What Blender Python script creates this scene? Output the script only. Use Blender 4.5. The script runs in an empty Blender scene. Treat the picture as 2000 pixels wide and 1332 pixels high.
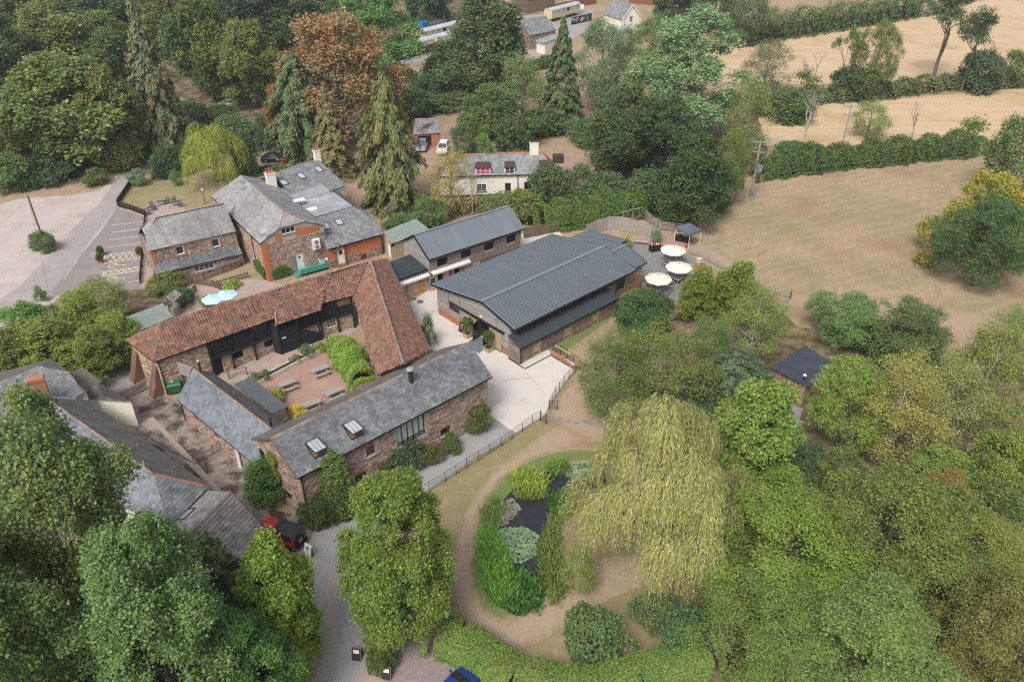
import bpy, bmesh, math, random
import numpy as np
from mathutils import Vector, Matrix
from math import radians, sin, cos, pi, hypot, atan2, sqrt
random.seed(7)
S = bpy.context.scene
COL = S.collection
# ------------------------------------------------------------------ camera
F_PX, PITCH, HC = 1540.0, radians(32.8), 47.0          # photo focal length in photo pixels, tilt below horizontal, flying height
cam_d = bpy.data.cameras.new('camera'); cam = bpy.data.objects.new('camera', cam_d); COL.objects.link(cam)
cam_d.sensor_fit = 'HORIZONTAL'; cam_d.sensor_width = 36.0; cam_d.lens = F_PX / 2000.0 * 36.0
cam_d.clip_start = 0.5; cam_d.clip_end = 4000
cam.location = (0, 0, HC); cam.rotation_euler = (pi/2 - PITCH, 0, 0)
S.camera = cam
# ------------------------------------------------------------------ sky, sun, exposure
SUN_AZ, SUN_EL = radians(205), radians(52)              # azimuth from +Y clockwise
w = bpy.data.worlds.new('World'); S.world = w; w.use_nodes = True
nt = w.node_tree; bg = nt.nodes['Background']
sky = nt.nodes.new('ShaderNodeTexSky'); sky.sky_type = 'NISHITA'; sky.sun_disc = False
sky.sun_elevation = SUN_EL; sky.sun_rotation = SUN_AZ
sky.air_density = 1.0; sky.dust_density = 6.0; sky.ozone_density = 1.0
hs = nt.nodes.new('ShaderNodeHueSaturation'); hs.inputs['Saturation'].default_value = 0.6
nt.links.new(sky.outputs[0], hs.inputs['Color']); nt.links.new(hs.outputs[0], bg.inputs['Color'])
bg.inputs['Strength'].default_value = 0.125
sun_d = bpy.data.lights.new('sun', 'SUN'); sun = bpy.data.objects.new('sun', sun_d); COL.objects.link(sun)
sun_d.energy = 1.4; sun_d.angle = radians(20); sun_d.color = (1.0, 0.985, 0.96)
sdir = Vector((sin(SUN_AZ)*cos(SUN_EL), cos(SUN_AZ)*cos(SUN_EL), sin(SUN_EL)))
sun.rotation_euler = sdir.to_track_quat('Z', 'Y').to_euler()
S.view_settings.view_transform = 'Standard'; S.view_settings.look = 'None'
S.view_settings.gamma = 1.0; S.view_settings.use_curve_mapping = False
S.view_settings.exposure = 0.64
S.cycles.max_bounces = 5; S.cycles.diffuse_bounces = 3; S.cycles.glossy_bounces = 2
S.cycles.transmission_bounces = 3; S.cycles.transparent_max_bounces = 4
S.cycles.use_denoising = False; S.cycles.filter_width = 1.25; S.cycles.sample_clamp_indirect = 4
# ------------------------------------------------------------------ photo pixel -> point at height z
def P(u, v, z=0.0):
    x = (u - 1000) / F_PX; y = (v - 666) / F_PX
    d = Vector((x, cos(PITCH) - y*sin(PITCH), -sin(PITCH) - y*cos(PITCH)))
    k = (z - HC) / d.z
    return Vector((0, 0, HC)) + d*k
def proj(p):
    x, y, z = p[0], p[1], p[2]-HC
    d = y*cos(PITCH) - z*sin(PITCH); v = y*sin(PITCH) + z*cos(PITCH)
    return 1000 + F_PX*x/d, 666 - F_PX*v/d
def above(u, vb, vt, zb=0.0):                      # height of a vertical thing standing at pixel (u,vb) whose top is at row vt
    b = P(u, vb, zb); y = (vt-666)/F_PX
    k = b.y / (cos(PITCH) - y*sin(PITCH))
    return HC + k*(-sin(PITCH) - y*cos(PITCH)) - zb
# ------------------------------------------------------------------ materials
MATS = {}
def N(nt, t, **kw):
    n = nt.nodes.new(t)
    for k, v in kw.items(): setattr(n, k, v)
    return n
def c4(c): return (c[0], c[1], c[2], 1.0)
def mat(name, c1, c2=None, scale=2.0, rough=0.85, bump=0.0, bscale=30.0, island=0.0, ihue=0.0, spots=None, big=0.0, metallic=0.0,
        stretch=None, detail=5.0, spec=0.3, objvar=0.0):
    if name in MATS: return MATS[name]
    m = bpy.data.materials.new(name); m.use_nodes = True; nt = m.node_tree; L = nt.links.new
    b = nt.nodes['Principled BSDF']
    b.inputs['Roughness'].default_value = rough; b.inputs['Metallic'].default_value = metallic
    b.inputs['Specular IOR Level'].default_value = spec
    geo = N(nt, 'ShaderNodeNewGeometry'); pos = geo.outputs['Position']
    if stretch:
        mp = N(nt, 'ShaderNodeMapping'); mp.inputs['Scale'].default_value = stretch[:3]
        if len(stretch) > 3: mp.inputs['Rotation'].default_value = (0, 0, stretch[3])
        L(pos, mp.inputs['Vector']); spos = mp.outputs[0]
    else: spos = pos
    def noise(sc, src, det=detail, ro=0.6):
        n = N(nt, 'ShaderNodeTexNoise'); n.inputs['Scale'].default_value = sc; n.inputs['Detail'].default_value = det
        n.inputs['Roughness'].default_value = ro; L(src, n.inputs['Vector']); return n.outputs['Fac']
    def ramp(src, a, b_, ):
        r = N(nt, 'ShaderNodeMapRange'); r.inputs['From Min'].default_value = a; r.inputs['From Max'].default_value = b_
        L(src, r.inputs['Value']); return r.outputs[0]
    def mix(fac, A, B, mode='MIX'):
        x = N(nt, 'ShaderNodeMix', data_type='RGBA', blend_type=mode)
        if isinstance(fac, float): x.inputs[0].default_value = fac
        else: L(fac, x.inputs[0])
        for s, v in ((6, A), (7, B)):
            if isinstance(v, tuple): x.inputs[s].default_value = c4(v)
            else: L(v, x.inputs[s])
        return x.outputs[2]
    col = c1
    if c2: col = mix(ramp(noise(scale, spos), 0.32, 0.68), c1, c2)
    if island:
        hsn = N(nt, 'ShaderNodeHueSaturation')
        L(ramp_out(nt, geo.outputs['Random Per Island'], 1-island, 1+island), hsn.inputs['Value'])
        if ihue:
            mul = N(nt, 'ShaderNodeMath', operation='MULTIPLY'); L(geo.outputs['Random Per Island'], mul.inputs[0]); mul.inputs[1].default_value = 37.7
            fr = N(nt, 'ShaderNodeMath', operation='FRACT'); L(mul.outputs[0], fr.inputs[0])
            L(ramp_out(nt, fr.outputs[0], 0.5-ihue, 0.5+ihue), hsn.inputs['Hue'])
        if isinstance(col, tuple): hsn.inputs['Color'].default_value = c4(col)
        else: L(col, hsn.inputs['Color'])
        col = hsn.outputs[0]
    if big:
        f = ramp(noise(0.12, pos, 3.0), 0.3, 0.7)
        mr = ramp_out(nt, f, 1-big, 1+big)
        cc = N(nt, 'ShaderNodeCombineColor'); [L(mr, cc.inputs[i]) for i in range(3)]
        col = mix(1.0, col, cc.outputs[0], 'MULTIPLY')
    if objvar:
        oi = N(nt, 'ShaderNodeObjectInfo'); mr = ramp_out(nt, oi.outputs['Random'], 1-objvar, 1+objvar); cc = N(nt, 'ShaderNodeCombineColor'); [L(mr, cc.inputs[i]) for i in range(3)]; col = mix(1.0, col, cc.outputs[0], 'MULTIPLY')
    for sp in (spots or []):
        col = mix(ramp(noise(sp[1], pos, 4.0, 0.65), sp[2], sp[2]+sp[3]), col, sp[0])
    if isinstance(col, tuple): b.inputs['Base Color'].default_value = c4(col)
    else: L(col, b.inputs['Base Color'])
    if bump:
        bn = N(nt, 'ShaderNodeBump'); bn.inputs['Strength'].default_value = min(1.0, bump); bn.inputs['Distance'].default_value = 0.03
        L(noise(bscale, spos, 4.0), bn.inputs['Height']); L(bn.outputs[0], b.inputs['Normal'])
    MATS[name] = m; return m
def ramp_out(nt, src, a, b_):
    r = N(nt, 'ShaderNodeMapRange'); r.inputs['To Min'].default_value = a; r.inputs['To Max'].default_value = b_
    nt.links.new(src, r.inputs['Value']); return r.outputs[0]
def leafmat(name, tip, rough=0.5, trans=0.42, var=0.32):      # colour of each plant = its object colour; tips towards `tip` by the sprig's own tint
    if name in MATS: return MATS[name]
    m = bpy.data.materials.new(name); m.use_nodes = True; nt = m.node_tree; L = nt.links.new
    b = nt.nodes['Principled BSDF']; out = nt.nodes['Material Output']
    b.inputs['Roughness'].default_value = rough; b.inputs['Specular IOR Level'].default_value = 0.25
    oi = N(nt, 'ShaderNodeObjectInfo'); at = N(nt, 'ShaderNodeAttribute', attribute_name='tint'); geo = N(nt, 'ShaderNodeNewGeometry')
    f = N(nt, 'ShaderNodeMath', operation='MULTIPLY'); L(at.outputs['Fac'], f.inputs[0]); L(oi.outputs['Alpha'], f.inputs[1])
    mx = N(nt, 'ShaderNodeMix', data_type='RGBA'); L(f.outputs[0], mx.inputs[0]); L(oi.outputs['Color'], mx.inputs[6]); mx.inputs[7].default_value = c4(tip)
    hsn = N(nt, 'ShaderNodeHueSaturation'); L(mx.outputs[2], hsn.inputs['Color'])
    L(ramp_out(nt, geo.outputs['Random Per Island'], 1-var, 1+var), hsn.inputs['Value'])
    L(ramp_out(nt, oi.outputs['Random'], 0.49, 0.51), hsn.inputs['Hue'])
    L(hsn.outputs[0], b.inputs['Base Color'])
    tr = N(nt, 'ShaderNodeBsdfTranslucent'); L(hsn.outputs[0], tr.inputs['Color'])
    ms = N(nt, 'ShaderNodeMixShader'); ms.inputs[0].default_value = trans
    L(b.outputs[0], ms.inputs[1]); L(tr.outputs[0], ms.inputs[2]); L(ms.outputs[0], out.inputs['Surface'])
    MATS[name] = m; return m
# ------------------------------------------------------------------ objects
def obj(name, me, m=None, parent=None):
    o = bpy.data.objects.new(name, me); COL.objects.link(o)
    if m is not None and me is not None and not me.materials: me.materials.append(m)
    if parent is not None: o.parent = parent
    return o
def thing(name, label, cat, loc=(0, 0, 0), rz=0.0, group=None):
    o = bpy.data.objects.new(name, None); COL.objects.link(o); o.location = loc; o.rotation_euler = (0, 0, rz)
    o.empty_display_size = 0.1
    return tag(o, label, cat, group)
def tag(o, label=None, cat=None, group=None, kind=None):
    if label: o['label'] = label
    if cat: o['category'] = cat
    if group: o['group'] = group
    if kind: o['kind'] = kind
    return o
def dup(root, loc, rz=None, label=None, group=None, scale=None):
    r = root.copy(); COL.objects.link(r); r.location = loc
    if rz is not None: r.rotation_euler = (0, 0, rz)
    if scale: r.scale = scale
    if label: r['label'] = label
    if group: r['group'] = group
    for ch in list(root.children):
        c = ch.copy(); COL.objects.link(c); c.parent = r
        for g in ch.children:
            d = g.copy(); COL.objects.link(d); d.parent = c
    return r
class MB:                                             # collects faces; build() links ONE mesh object
    def __init__(s): s.v = []; s.f = []
    def face(s, pts):
        n = len(s.v); s.v += [tuple(p) for p in pts]; s.f.append(tuple(range(n, n+len(pts)))); return s
    def raw(s, vs, fs):
        n = len(s.v); s.v += [tuple(p) for p in vs]; s.f += [tuple(i+n for i in f) for f in fs]; return s
    def box(s, c, d, rz=0.0, M=None):
        hx, hy, hz = d[0]/2, d[1]/2, d[2]/2
        vs = [Vector((x*hx, y*hy, z*hz)) for z in (-1, 1) for y in (-1, 1) for x in (-1, 1)]
        R = M if M is not None else Matrix.Rotation(rz, 3, 'Z')
        vs = [R @ v + Vector(c) for v in vs]
        return s.raw(vs, [(0, 2, 3, 1), (4, 5, 7, 6), (0, 1, 5, 4), (2, 6, 7, 3), (0, 4, 6, 2), (1, 3, 7, 5)])
    def bar(s, a, b, w, h=None, up=(0, 0, 1)):
        a = Vector(a); b = Vector(b); h = h or w; d = (b-a)
        if d.length < 1e-6: return s
        x = d.normalized(); u = Vector(up)
        if abs(x.dot(u)) > 0.98: u = Vector((1, 0, 0))
        y = u.cross(x).normalized(); z = x.cross(y)
        M = Matrix((x, y, z)).transposed()
        return s.box((a+b)/2, (d.length, w, h), M=M)
    def tube(s, pts, rad, n=6, cap=True):
        pts = [Vector(p) for p in pts]
        if not hasattr(rad, '__len__'): rad = [rad]*len(pts)
        rings = []
        for i, p in enumerate(pts):
            d = (pts[min(i+1, len(pts)-1)] - pts[max(i-1, 0)]).normalized()
            u = Vector((0, 0, 1)) if abs(d.z) < 0.9 else Vector((1, 0, 0))
            x = u.cross(d).normalized(); y = d.cross(x)
            rings.append([p + (x*cos(2*pi*k/n) + y*sin(2*pi*k/n))*rad[i] for k in range(n)])
        base = len(s.v); s.v += [tuple(q) for r in rings for q in r]
        for i in range(len(pts)-1):
            for k in range(n):
                a = base+i*n+k; b = base+i*n+(k+1) % n
                s.f.append((a, b, b+n, a+n))
        if cap:
            s.f.append(tuple(base+(len(pts)-1)*n+k for k in range(n))); s.f.append(tuple(base+k for k in reversed(range(n))))
        return s
    def lathe(s, prof, n=16, c=(0, 0, 0)):
        base = len(s.v)
        for r, z in prof:
            for k in range(n): s.v.append((c[0]+r*cos(2*pi*k/n), c[1]+r*sin(2*pi*k/n), c[2]+z))
        for i in range(len(prof)-1):
            for k in range(n):
                a = base+i*n+k; b = base+i*n+(k+1) % n; s.f.append((a, b, b+n, a+n))
        s.f.append(tuple(base+(len(prof)-1)*n+k for k in range(n))); s.f.append(tuple(base+k for k in reversed(range(n))))
        return s
    def prism(s, poly, z0, z1):                       # vertical prism over an xy polygon
        n = len(poly); b = len(s.v)
        s.v += [(p[0], p[1], z0) for p in poly] + [(p[0], p[1], z1) for p in poly]
        s.f.append(tuple(b+i for i in reversed(range(n)))); s.f.append(tuple(b+n+i for i in range(n)))
        for i in range(n):
            j = (i+1) % n; s.f.append((b+i, b+j, b+n+j, b+n+i))
        return s
    def mesh(s, name, smooth=False):
        me = bpy.data.meshes.new(name); me.from_pydata(s.v, [], s.f); me.update()
        if smooth: me.polygons.foreach_set('use_smooth', [True]*len(me.polygons))
        return me
    def build(s, name, m, parent=None, smooth=False, origin=None):
        if origin is not None:
            o = Vector(origin); s.v = [tuple(Vector(v)-o) for v in s.v]
        ob = obj(name, s.mesh(name, smooth), m, parent)
        if origin is not None: ob.location = origin
        return ob
def ccw(poly):
    a = sum(poly[i][0]*poly[(i+1) % len(poly)][1] - poly[(i+1) % len(poly)][0]*poly[i][1] for i in range(len(poly)))
    return poly if a > 0 else poly[::-1]
def rot2(p, a): return Vector((p[0]*cos(a)-p[1]*sin(a), p[0]*sin(a)+p[1]*cos(a)))
# ================================================================== ground and surfaces
_lay = {}
def lay(k):                                          # every sheet gets its own height, k groups of them one above the other
    _lay[k] = _lay.get(k, -1)+1; return 0.008*k + 0.0005*_lay[k]
def patch(name, px, k, m, jitter=0.0, sub=1.2, world=None, fringe=None):
    """flat sheet over a photo-pixel outline lying on the ground, k sheets (4 mm) above it, with a slightly uneven edge"""
    pts = [Vector(p).to_2d() for p in world] if world else [P(u, v).to_2d() for u, v in px]
    pts = ccw(pts); out = []
    rnd = random.Random(hash(name) % 1000 if False else sum(map(ord, name)))
    for i, p in enumerate(pts):
        q = pts[(i+1) % len(pts)]; n = max(1, int((q-p).length/sub)) if jitter else 1
        for j in range(n):
            t = p.lerp(q, j/n)
            if jitter and j: t = t + Vector((rnd.uniform(-1, 1), rnd.uniform(-1, 1)))*jitter
            out.append(t)
    z_ = lay(k); bm = bmesh.new(); vs = [bm.verts.new((p.x, p.y, z_)) for p in out]
    es = [bm.edges.new((vs[i], vs[(i+1) % len(vs)])) for i in range(len(vs))]
    bmesh.ops.triangle_fill(bm, use_beauty=True, use_dissolve=False, edges=es, normal=(0, 0, 1))
    for f in bm.faces:
        if f.normal.z < 0: f.normal_flip()
    if fringe:                                        # worn soft edge: attribute 'edge' 0 on the rim, 1 inside
        bmesh.ops.subdivide_edges(bm, edges=bm.edges[:], cuts=1)
    me = bpy.data.meshes.new(name); bm.to_mesh(me); bm.free()
    o = obj(name, me, m); tag(o, kind='structure'); return o
def ribbon(name, cl, widths, k, m, px=True):
    """strip along a centre line given in photo pixels; attribute 'edge' falls to 0 at its sides so the material can wear out there"""
    pts = [P(u, v) for u, v in cl] if px else [Vector(p) for p in cl]
    fine = []; wd = []
    for i in range(len(pts)-1):
        p0 = pts[max(i-1, 0)]; p1 = pts[i]; p2 = pts[i+1]; p3 = pts[min(i+2, len(pts)-1)]
        n = max(2, int((p2-p1).length/0.8))
        for j in range(n):
            t = j/n
            q = 0.5*((2*p1) + (p2-p0)*t + (2*p0-5*p1+4*p2-p3)*t*t + (3*p1-p0-3*p2+p3)*t**3)
            fine.append(q); wd.append(widths[i]*(1-t)+widths[i+1]*t)
    fine.append(pts[-1]); wd.append(widths[-1])
    z_ = lay(k)
    prof = [(-1, 0), (-0.55, 0.8), (0, 1), (0.55, 0.8), (1, 0)]
    V = []; E = []; Fs = []
    for i, p in enumerate(fine):
        d = (fine[min(i+1, len(fine)-1)] - fine[max(i-1, 0)]).normalized(); s = Vector((-d.y, d.x, 0))
        endf = 0.0 if i in (0, len(fine)-1) else 1.0
        for a, e in prof:
            q = p + s*a*wd[i]; V.append((q.x, q.y, z_)); E.append(e*endf)
    for i in range(len(fine)-1):
        for j in range(4):
            a = i*5+j; Fs.append((a, a+5, a+6, a+1))
    me = bpy.data.meshes.new(name); me.from_pydata(V, [], Fs); me.update()
    at = me.attributes.new('edge', 'FLOAT', 'POINT'); at.data.foreach_set('value', E)
    if me.polygons[0].normal.z < 0: me.flip_normals()
    return tag(obj(name, me, m), kind='structure')
# --- grass: one colour field in world space that every grass sheet shares
def grassgroup():
    g = bpy.data.node_groups.new('dry_grass_colour', 'ShaderNodeTree')
    g.interface.new_socket('Color', in_out='OUTPUT', socket_type='NodeSocketColor')
    out = g.nodes.new('NodeGroupOutput'); L = g.links.new
    geo = g.nodes.new('ShaderNodeNewGeometry')
    def nz(sc, det, ro=0.6, stretch=None):
        n = g.nodes.new('ShaderNodeTexNoise'); n.inputs['Scale'].default_value = sc; n.inputs['Detail'].default_value = det; n.inputs['Roughness'].default_value = ro
        if stretch:
            mp = g.nodes.new('ShaderNodeMapping'); mp.inputs['Scale'].default_value = stretch[:3]; mp.inputs['Rotation'].default_value = (0, 0, stretch[3])
            L(geo.outputs['Position'], mp.inputs['Vector']); L(mp.outputs[0], n.inputs['Vector'])
        else: L(geo.outputs['Position'], n.inputs['Vector'])
        return n.outputs['Fac']
    def rg(src, a, b):
        r = g.nodes.new('ShaderNodeMapRange'); r.inputs['From Min'].default_value = a; r.inputs['From Max'].default_value = b; L(src, r.inputs['Value']); return r.outputs[0]
    def mx(f, A, B):
        x = g.nodes.new('ShaderNodeMix'); x.data_type = 'RGBA'; L(f, x.inputs[0])
        for s, v in ((6, A), (7, B)):
            if isinstance(v, tuple): x.inputs[s].default_value = c4(v)
            else: L(v, x.inputs[s])
        return x.outputs[2]
    c = mx(rg(nz(5.0, 10, 0.8, (1, 0.5, 1, 0.75)), 0.34, 0.66), (0.19, 0.132, 0.083), (0.34, 0.25, 0.165))
    c = mx(rg(nz(1.6, 9, 0.78, (1, 0.4, 1, -0.5)), 0.40, 0.72), c, (0.40, 0.305, 0.205))
    c = mx(rg(nz(0.07, 6, 0.66), 0.46, 0.68), c, (0.20, 0.18, 0.09))
    wv = g.nodes.new('ShaderNodeTexWave'); wv.inputs['Scale'].default_value = 0.16; wv.inputs['Distortion'].default_value = 6.0; wv.inputs['Detail'].default_value = 3.0; mpw = g.nodes.new('ShaderNodeMapping'); mpw.inputs['Rotation'].default_value = (0, 0, 1.15); L(geo.outputs['Position'], mpw.inputs['Vector']); L(mpw.outputs[0], wv.inputs['Vector'])
    c = mx(rg(wv.outputs['Fac'], 0.5, 4.0), c, (0.44, 0.36, 0.26))
    c = mx(rg(nz(1.6, 6, 0.8), 0.57, 0.74), c, (0.15, 0.155, 0.065))
    c = mx(rg(nz(0.05, 3, 0.5), 0.55, 0.75), c, (0.22, 0.13, 0.075))
    L(c, out.inputs['Color']); return g
GRASS = grassgroup()
def grassmat(name, over=None, amount=1.0, nscale=0.7, lo=0.3, hi=0.6, edge=False, base=None):
    m = bpy.data.materials.new(name); m.use_nodes = True; nt = m.node_tree; L = nt.links.new; b = nt.nodes['Principled BSDF']
    b.inputs['Roughness'].default_value = 0.95; b.inputs['Specular IOR Level'].default_value = 0.1
    g = N(nt, 'ShaderNodeGroup'); g.node_tree = GRASS; col = g.outputs[0]
    geo = N(nt, 'ShaderNodeNewGeometry')
    if base: x = N(nt, 'ShaderNodeRGB'); x.outputs[0].default_value = c4(base); col = x.outputs[0]
    def nz(sc, det=6.0, ro=0.65):
        n = N(nt, 'ShaderNodeTexNoise'); n.inputs['Scale'].default_value = sc; n.inputs['Detail'].default_value = det; n.inputs['Roughness'].default_value = ro
        L(geo.outputs['Position'], n.inputs['Vector']); return n.outputs['Fac']
    if over:
        r = N(nt, 'ShaderNodeMapRange'); r.inputs['From Min'].default_value = lo; r.inputs['From Max'].default_value = hi
        r.inputs['To Max'].default_value = amount
        if edge:
            at = N(nt, 'ShaderNodeAttribute', attribute_name='edge')
            ad = N(nt, 'ShaderNodeMath', operation='ADD'); L(at.outputs['Fac'], ad.inputs[0])
            sb = N(nt, 'ShaderNodeMath', operation='SUBTRACT'); L(nz(nscale), sb.inputs[0]); sb.inputs[1].default_value = 0.5
            L(sb.outputs[0], ad.inputs[1]); L(ad.outputs[0], r.inputs['Value'])
        else: L(nz(nscale), r.inputs['Value'])
        x = N(nt, 'ShaderNodeMix', data_type='RGBA'); L(r.outputs[0], x.inputs[0]); L(col, x.inputs[6])
        y = N(nt, 'ShaderNodeMix', data_type='RGBA'); L(nz(3.5), y.inputs[0]); y.inputs[6].default_value = c4([v*0.65 for v in over]); y.inputs[7].default_value = c4([v*1.35 for v in over])
        L(y.outputs[2], x.inputs[7]); col = x.outputs[2]
    L(col, b.inputs['Base Color'])
    bn = N(nt, 'ShaderNodeBump'); bn.inputs['Strength'].default_value = 0.5; bn.inputs['Distance'].default_value = 0.06
    L(nz(9.0), bn.inputs['Height']); L(bn.outputs[0], b.inputs['Normal'])
    return m
M_field = grassmat('dry_field_grass')
M_green = grassmat('green_lawn_grass', (0.075, 0.105, 0.062), 0.85, 0.6, 0.30, 0.55)
M_lawn = grassmat('parched_lawn', (0.205, 0.178, 0.085), 0.8, 0.45, 0.28, 0.55)
M_path = grassmat('worn_earth_path', (0.33, 0.25, 0.185), 0.8, 0.9, 0.3, 1.0, edge=True)
M_bank = grassmat('lush_bank', (0.105, 0.155, 0.045), 0.85, 1.3, 0.25, 0.85, edge=True)
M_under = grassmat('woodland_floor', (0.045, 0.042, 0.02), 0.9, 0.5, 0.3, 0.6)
M_straw = mat('cut_straw', (0.40, 0.285, 0.17), (0.52, 0.40, 0.255), scale=0.5, stretch=(0.12, 2.4, 1, -0.18), bump=0.3, bscale=4, spots=[((0.36, 0.245, 0.13), 0.09, 0.5, 0.2), ((0.33, 0.26, 0.12), 0.5, 0.62, 0.1)])
M_gravelpale = mat('pale_gravel', (0.35, 0.305, 0.28), (0.425, 0.375, 0.345), scale=0.35, bump=0.25, bscale=14, spots=[((0.32, 0.265, 0.235), 0.22, 0.52, 0.16), ((0.45, 0.405, 0.375), 0.8, 0.58, 0.16)], detail=8)
M_tarmac = mat('worn_tarmac', (0.185, 0.165, 0.16), (0.235, 0.21, 0.2), scale=0.8, bump=0.15, bscale=25, spots=[((0.29, 0.255, 0.235), 0.25, 0.55, 0.2)], detail=7)
M_road = mat('lane_surface', (0.25, 0.225, 0.215), (0.30, 0.272, 0.26), scale=0.7, bump=0.15, bscale=20, spots=[((0.33, 0.30, 0.285), 0.2, 0.5, 0.2)], detail=7)
M_conc = mat('new_concrete', (0.475, 0.44, 0.40), (0.535, 0.50, 0.46), scale=0.6, bump=0.1, bscale=12, spots=[((0.41, 0.37, 0.33), 0.35, 0.58, 0.15), ((0.58, 0.55, 0.515), 1.3, 0.62, 0.12), ((0.39, 0.355, 0.32), 2.2, 0.68, 0.08), ((0.34, 0.30, 0.265), 0.18, 0.68, 0.1)], detail=8)
M_drive = mat('grey_gravel', (0.255, 0.25, 0.248), (0.295, 0.288, 0.284), scale=1.2, bump=0.4, bscale=22, spots=[((0.33, 0.275, 0.215), 0.18, 0.60, 0.12), ((0.38, 0.37, 0.36), 0.5, 0.6, 0.2)], detail=10)
M_mauve = mat('mauve_gravel', (0.20, 0.155, 0.15), (0.28, 0.225, 0.215), scale=3.0, bump=0.4, bscale=25, spots=[((0.30, 0.16, 0.075), 1.2, 0.66, 0.06)], detail=9)
M_redgravel = mat('red_gravel', (0.27, 0.165, 0.13), (0.34, 0.215, 0.17), scale=2.5, bump=0.4, bscale=25, spots=[((0.36, 0.25, 0.205), 0.3, 0.52, 0.2)], detail=9)
M_yard = mat('old_stone_yard', (0.16, 0.125, 0.105), (0.28, 0.235, 0.205), scale=1.1, bump=0.4, bscale=8, spots=[((0.05, 0.04, 0.03), 0.45, 0.47, 0.12), ((0.09, 0.10, 0.035), 0.9, 0.66, 0.06), ((0.33, 0.29, 0.26), 1.7, 0.62, 0.1)], detail=9)
M_slab = mat('pinkish_concrete', (0.29, 0.225, 0.19), (0.36, 0.29, 0.25), scale=1.0, bump=0.15, bscale=15, spots=[((0.2, 0.155, 0.13), 0.5, 0.6, 0.1)])
M_earth = mat('brown_earth', (0.26, 0.178, 0.125), (0.34, 0.245, 0.18), scale=0.8, bump=0.3, bscale=9, spots=[((0.2, 0.15, 0.06), 0.7, 0.6, 0.1)])
M_paint = mat('white_road_paint', (0.62, 0.60, 0.55), (0.42, 0.39, 0.36), scale=3)
M_paintY = mat('cream_road_paint', (0.66, 0.60, 0.38), (0.5, 0.45, 0.3), scale=3)
M_plumgravel = mat('plum_slate_chips', (0.185, 0.155, 0.17), (0.27, 0.235, 0.25), scale=4, bump=0.4, bscale=25, detail=8)
g = MB(); R_ = 900; g.face([(-R_, -300, -0.002), (R_, -300, -0.002), (R_, 1300, -0.002), (-R_, 1300, -0.002)])
tag(g.build('ground', M_field), kind='structure')
# woodland floor on the left behind the houses and at the lower edges
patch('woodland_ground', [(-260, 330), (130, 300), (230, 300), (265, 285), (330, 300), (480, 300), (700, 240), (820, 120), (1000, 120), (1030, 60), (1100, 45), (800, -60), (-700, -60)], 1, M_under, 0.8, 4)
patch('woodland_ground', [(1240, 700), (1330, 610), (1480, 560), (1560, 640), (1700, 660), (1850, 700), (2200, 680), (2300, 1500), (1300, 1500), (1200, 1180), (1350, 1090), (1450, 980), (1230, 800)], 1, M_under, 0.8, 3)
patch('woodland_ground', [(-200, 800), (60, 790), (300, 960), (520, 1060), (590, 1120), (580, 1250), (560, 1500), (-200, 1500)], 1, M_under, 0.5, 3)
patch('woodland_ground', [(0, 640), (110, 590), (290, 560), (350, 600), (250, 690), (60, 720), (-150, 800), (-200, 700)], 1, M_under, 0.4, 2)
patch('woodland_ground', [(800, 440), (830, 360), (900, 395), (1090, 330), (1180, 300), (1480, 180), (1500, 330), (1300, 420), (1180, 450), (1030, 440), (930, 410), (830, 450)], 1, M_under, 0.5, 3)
# straw fields beyond the hedges
patch('straw_field', [(1430, 80), (1480, 72), (1600, 58), (1800, 34), (2150, -60), (2400, -60), (2500, 120), (2000, 140), (1820, 160), (1560, 165), (1440, 160), (1200, 170), (1190, 120)], 1, M_straw, 0.6, 6)
patch('straw_field', [(1480, 232), (1600, 205), (1800, 190), (2060, 165), (2300, 160), (2300, 270), (1940, 285), (1760, 275), (1600, 290), (1500, 285)], 1, M_straw, 0.6, 5)
patch('paddock_path', [(1080, 250), (1160, 245), (1170, 330), (1120, 345), (1090, 320)], 2, M_earth, 0.5, 2)
patch('paddock_path', [(815, 245), (890, 205), (1000, 200), (1200, 200), (1200, 225), (1000, 222), (900, 225)], 2, M_earth, 0.4, 3)
patch('lane_verge', [(480, 305), (560, 292), (700, 300), (720, 350), (730, 420), (700, 420), (660, 350), (560, 330), (480, 325)], 2, M_earth, 0.3, 2)
patch('back_lane', [(475, 320), (520, 316), (570, 325), (560, 335), (475, 333)], 3, M_road, 0.1, 2)
patch('cottage_drive', [(800, 262), (905, 270), (890, 300), (860, 330), (840, 360), (835, 420), (770, 425), (790, 370), (800, 320)], 2, M_earth, 0.3, 1.5)
patch('cottage_terrace', [(880, 384), (1000, 380), (1000, 392), (930, 402), (870, 400)], 2, M_slab, 0.1, 2)
# car park and lane on the left
patch('car_park', [(-200, 380), (-20, 392), (60, 375), (120, 352), (200, 368), (236, 335), (255, 292), (300, 292), (300, 318), (262, 350), (228, 405), (292, 425), (285, 562), (120, 580), (92, 600), (0, 650), (-150, 720), (-300, 640)], 3, M_gravelpale, 0.15, 2)
patch('lane', [(252, 290), (300, 290), (296, 318), (262, 350), (228, 408), (100, 570), (60, 600), (-60, 668), (-140, 690), (-60, 625), (40, 560), (150, 440), (200, 390), (236, 340)], 4, M_road, 0.12, 1.5)
patch('parking_bays', [(229, 407), (284, 424), (279, 562), (120, 580), (98, 572), (140, 520), (195, 455)], 5, M_tarmac, 0.06, 2)
patch('dirt_verge', [(-60, 395), (0, 380), (50, 356), (110, 345), (165, 345), (200, 352), (196, 372), (130, 383), (40, 388), (0, 400)], 4, M_earth, 0.25, 1.5)
patch('back_track', [(255, 690), (262, 760), (232, 770), (190, 745), (160, 715), (200, 700)], 2, M_road, 0.2, 1.5)
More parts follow.
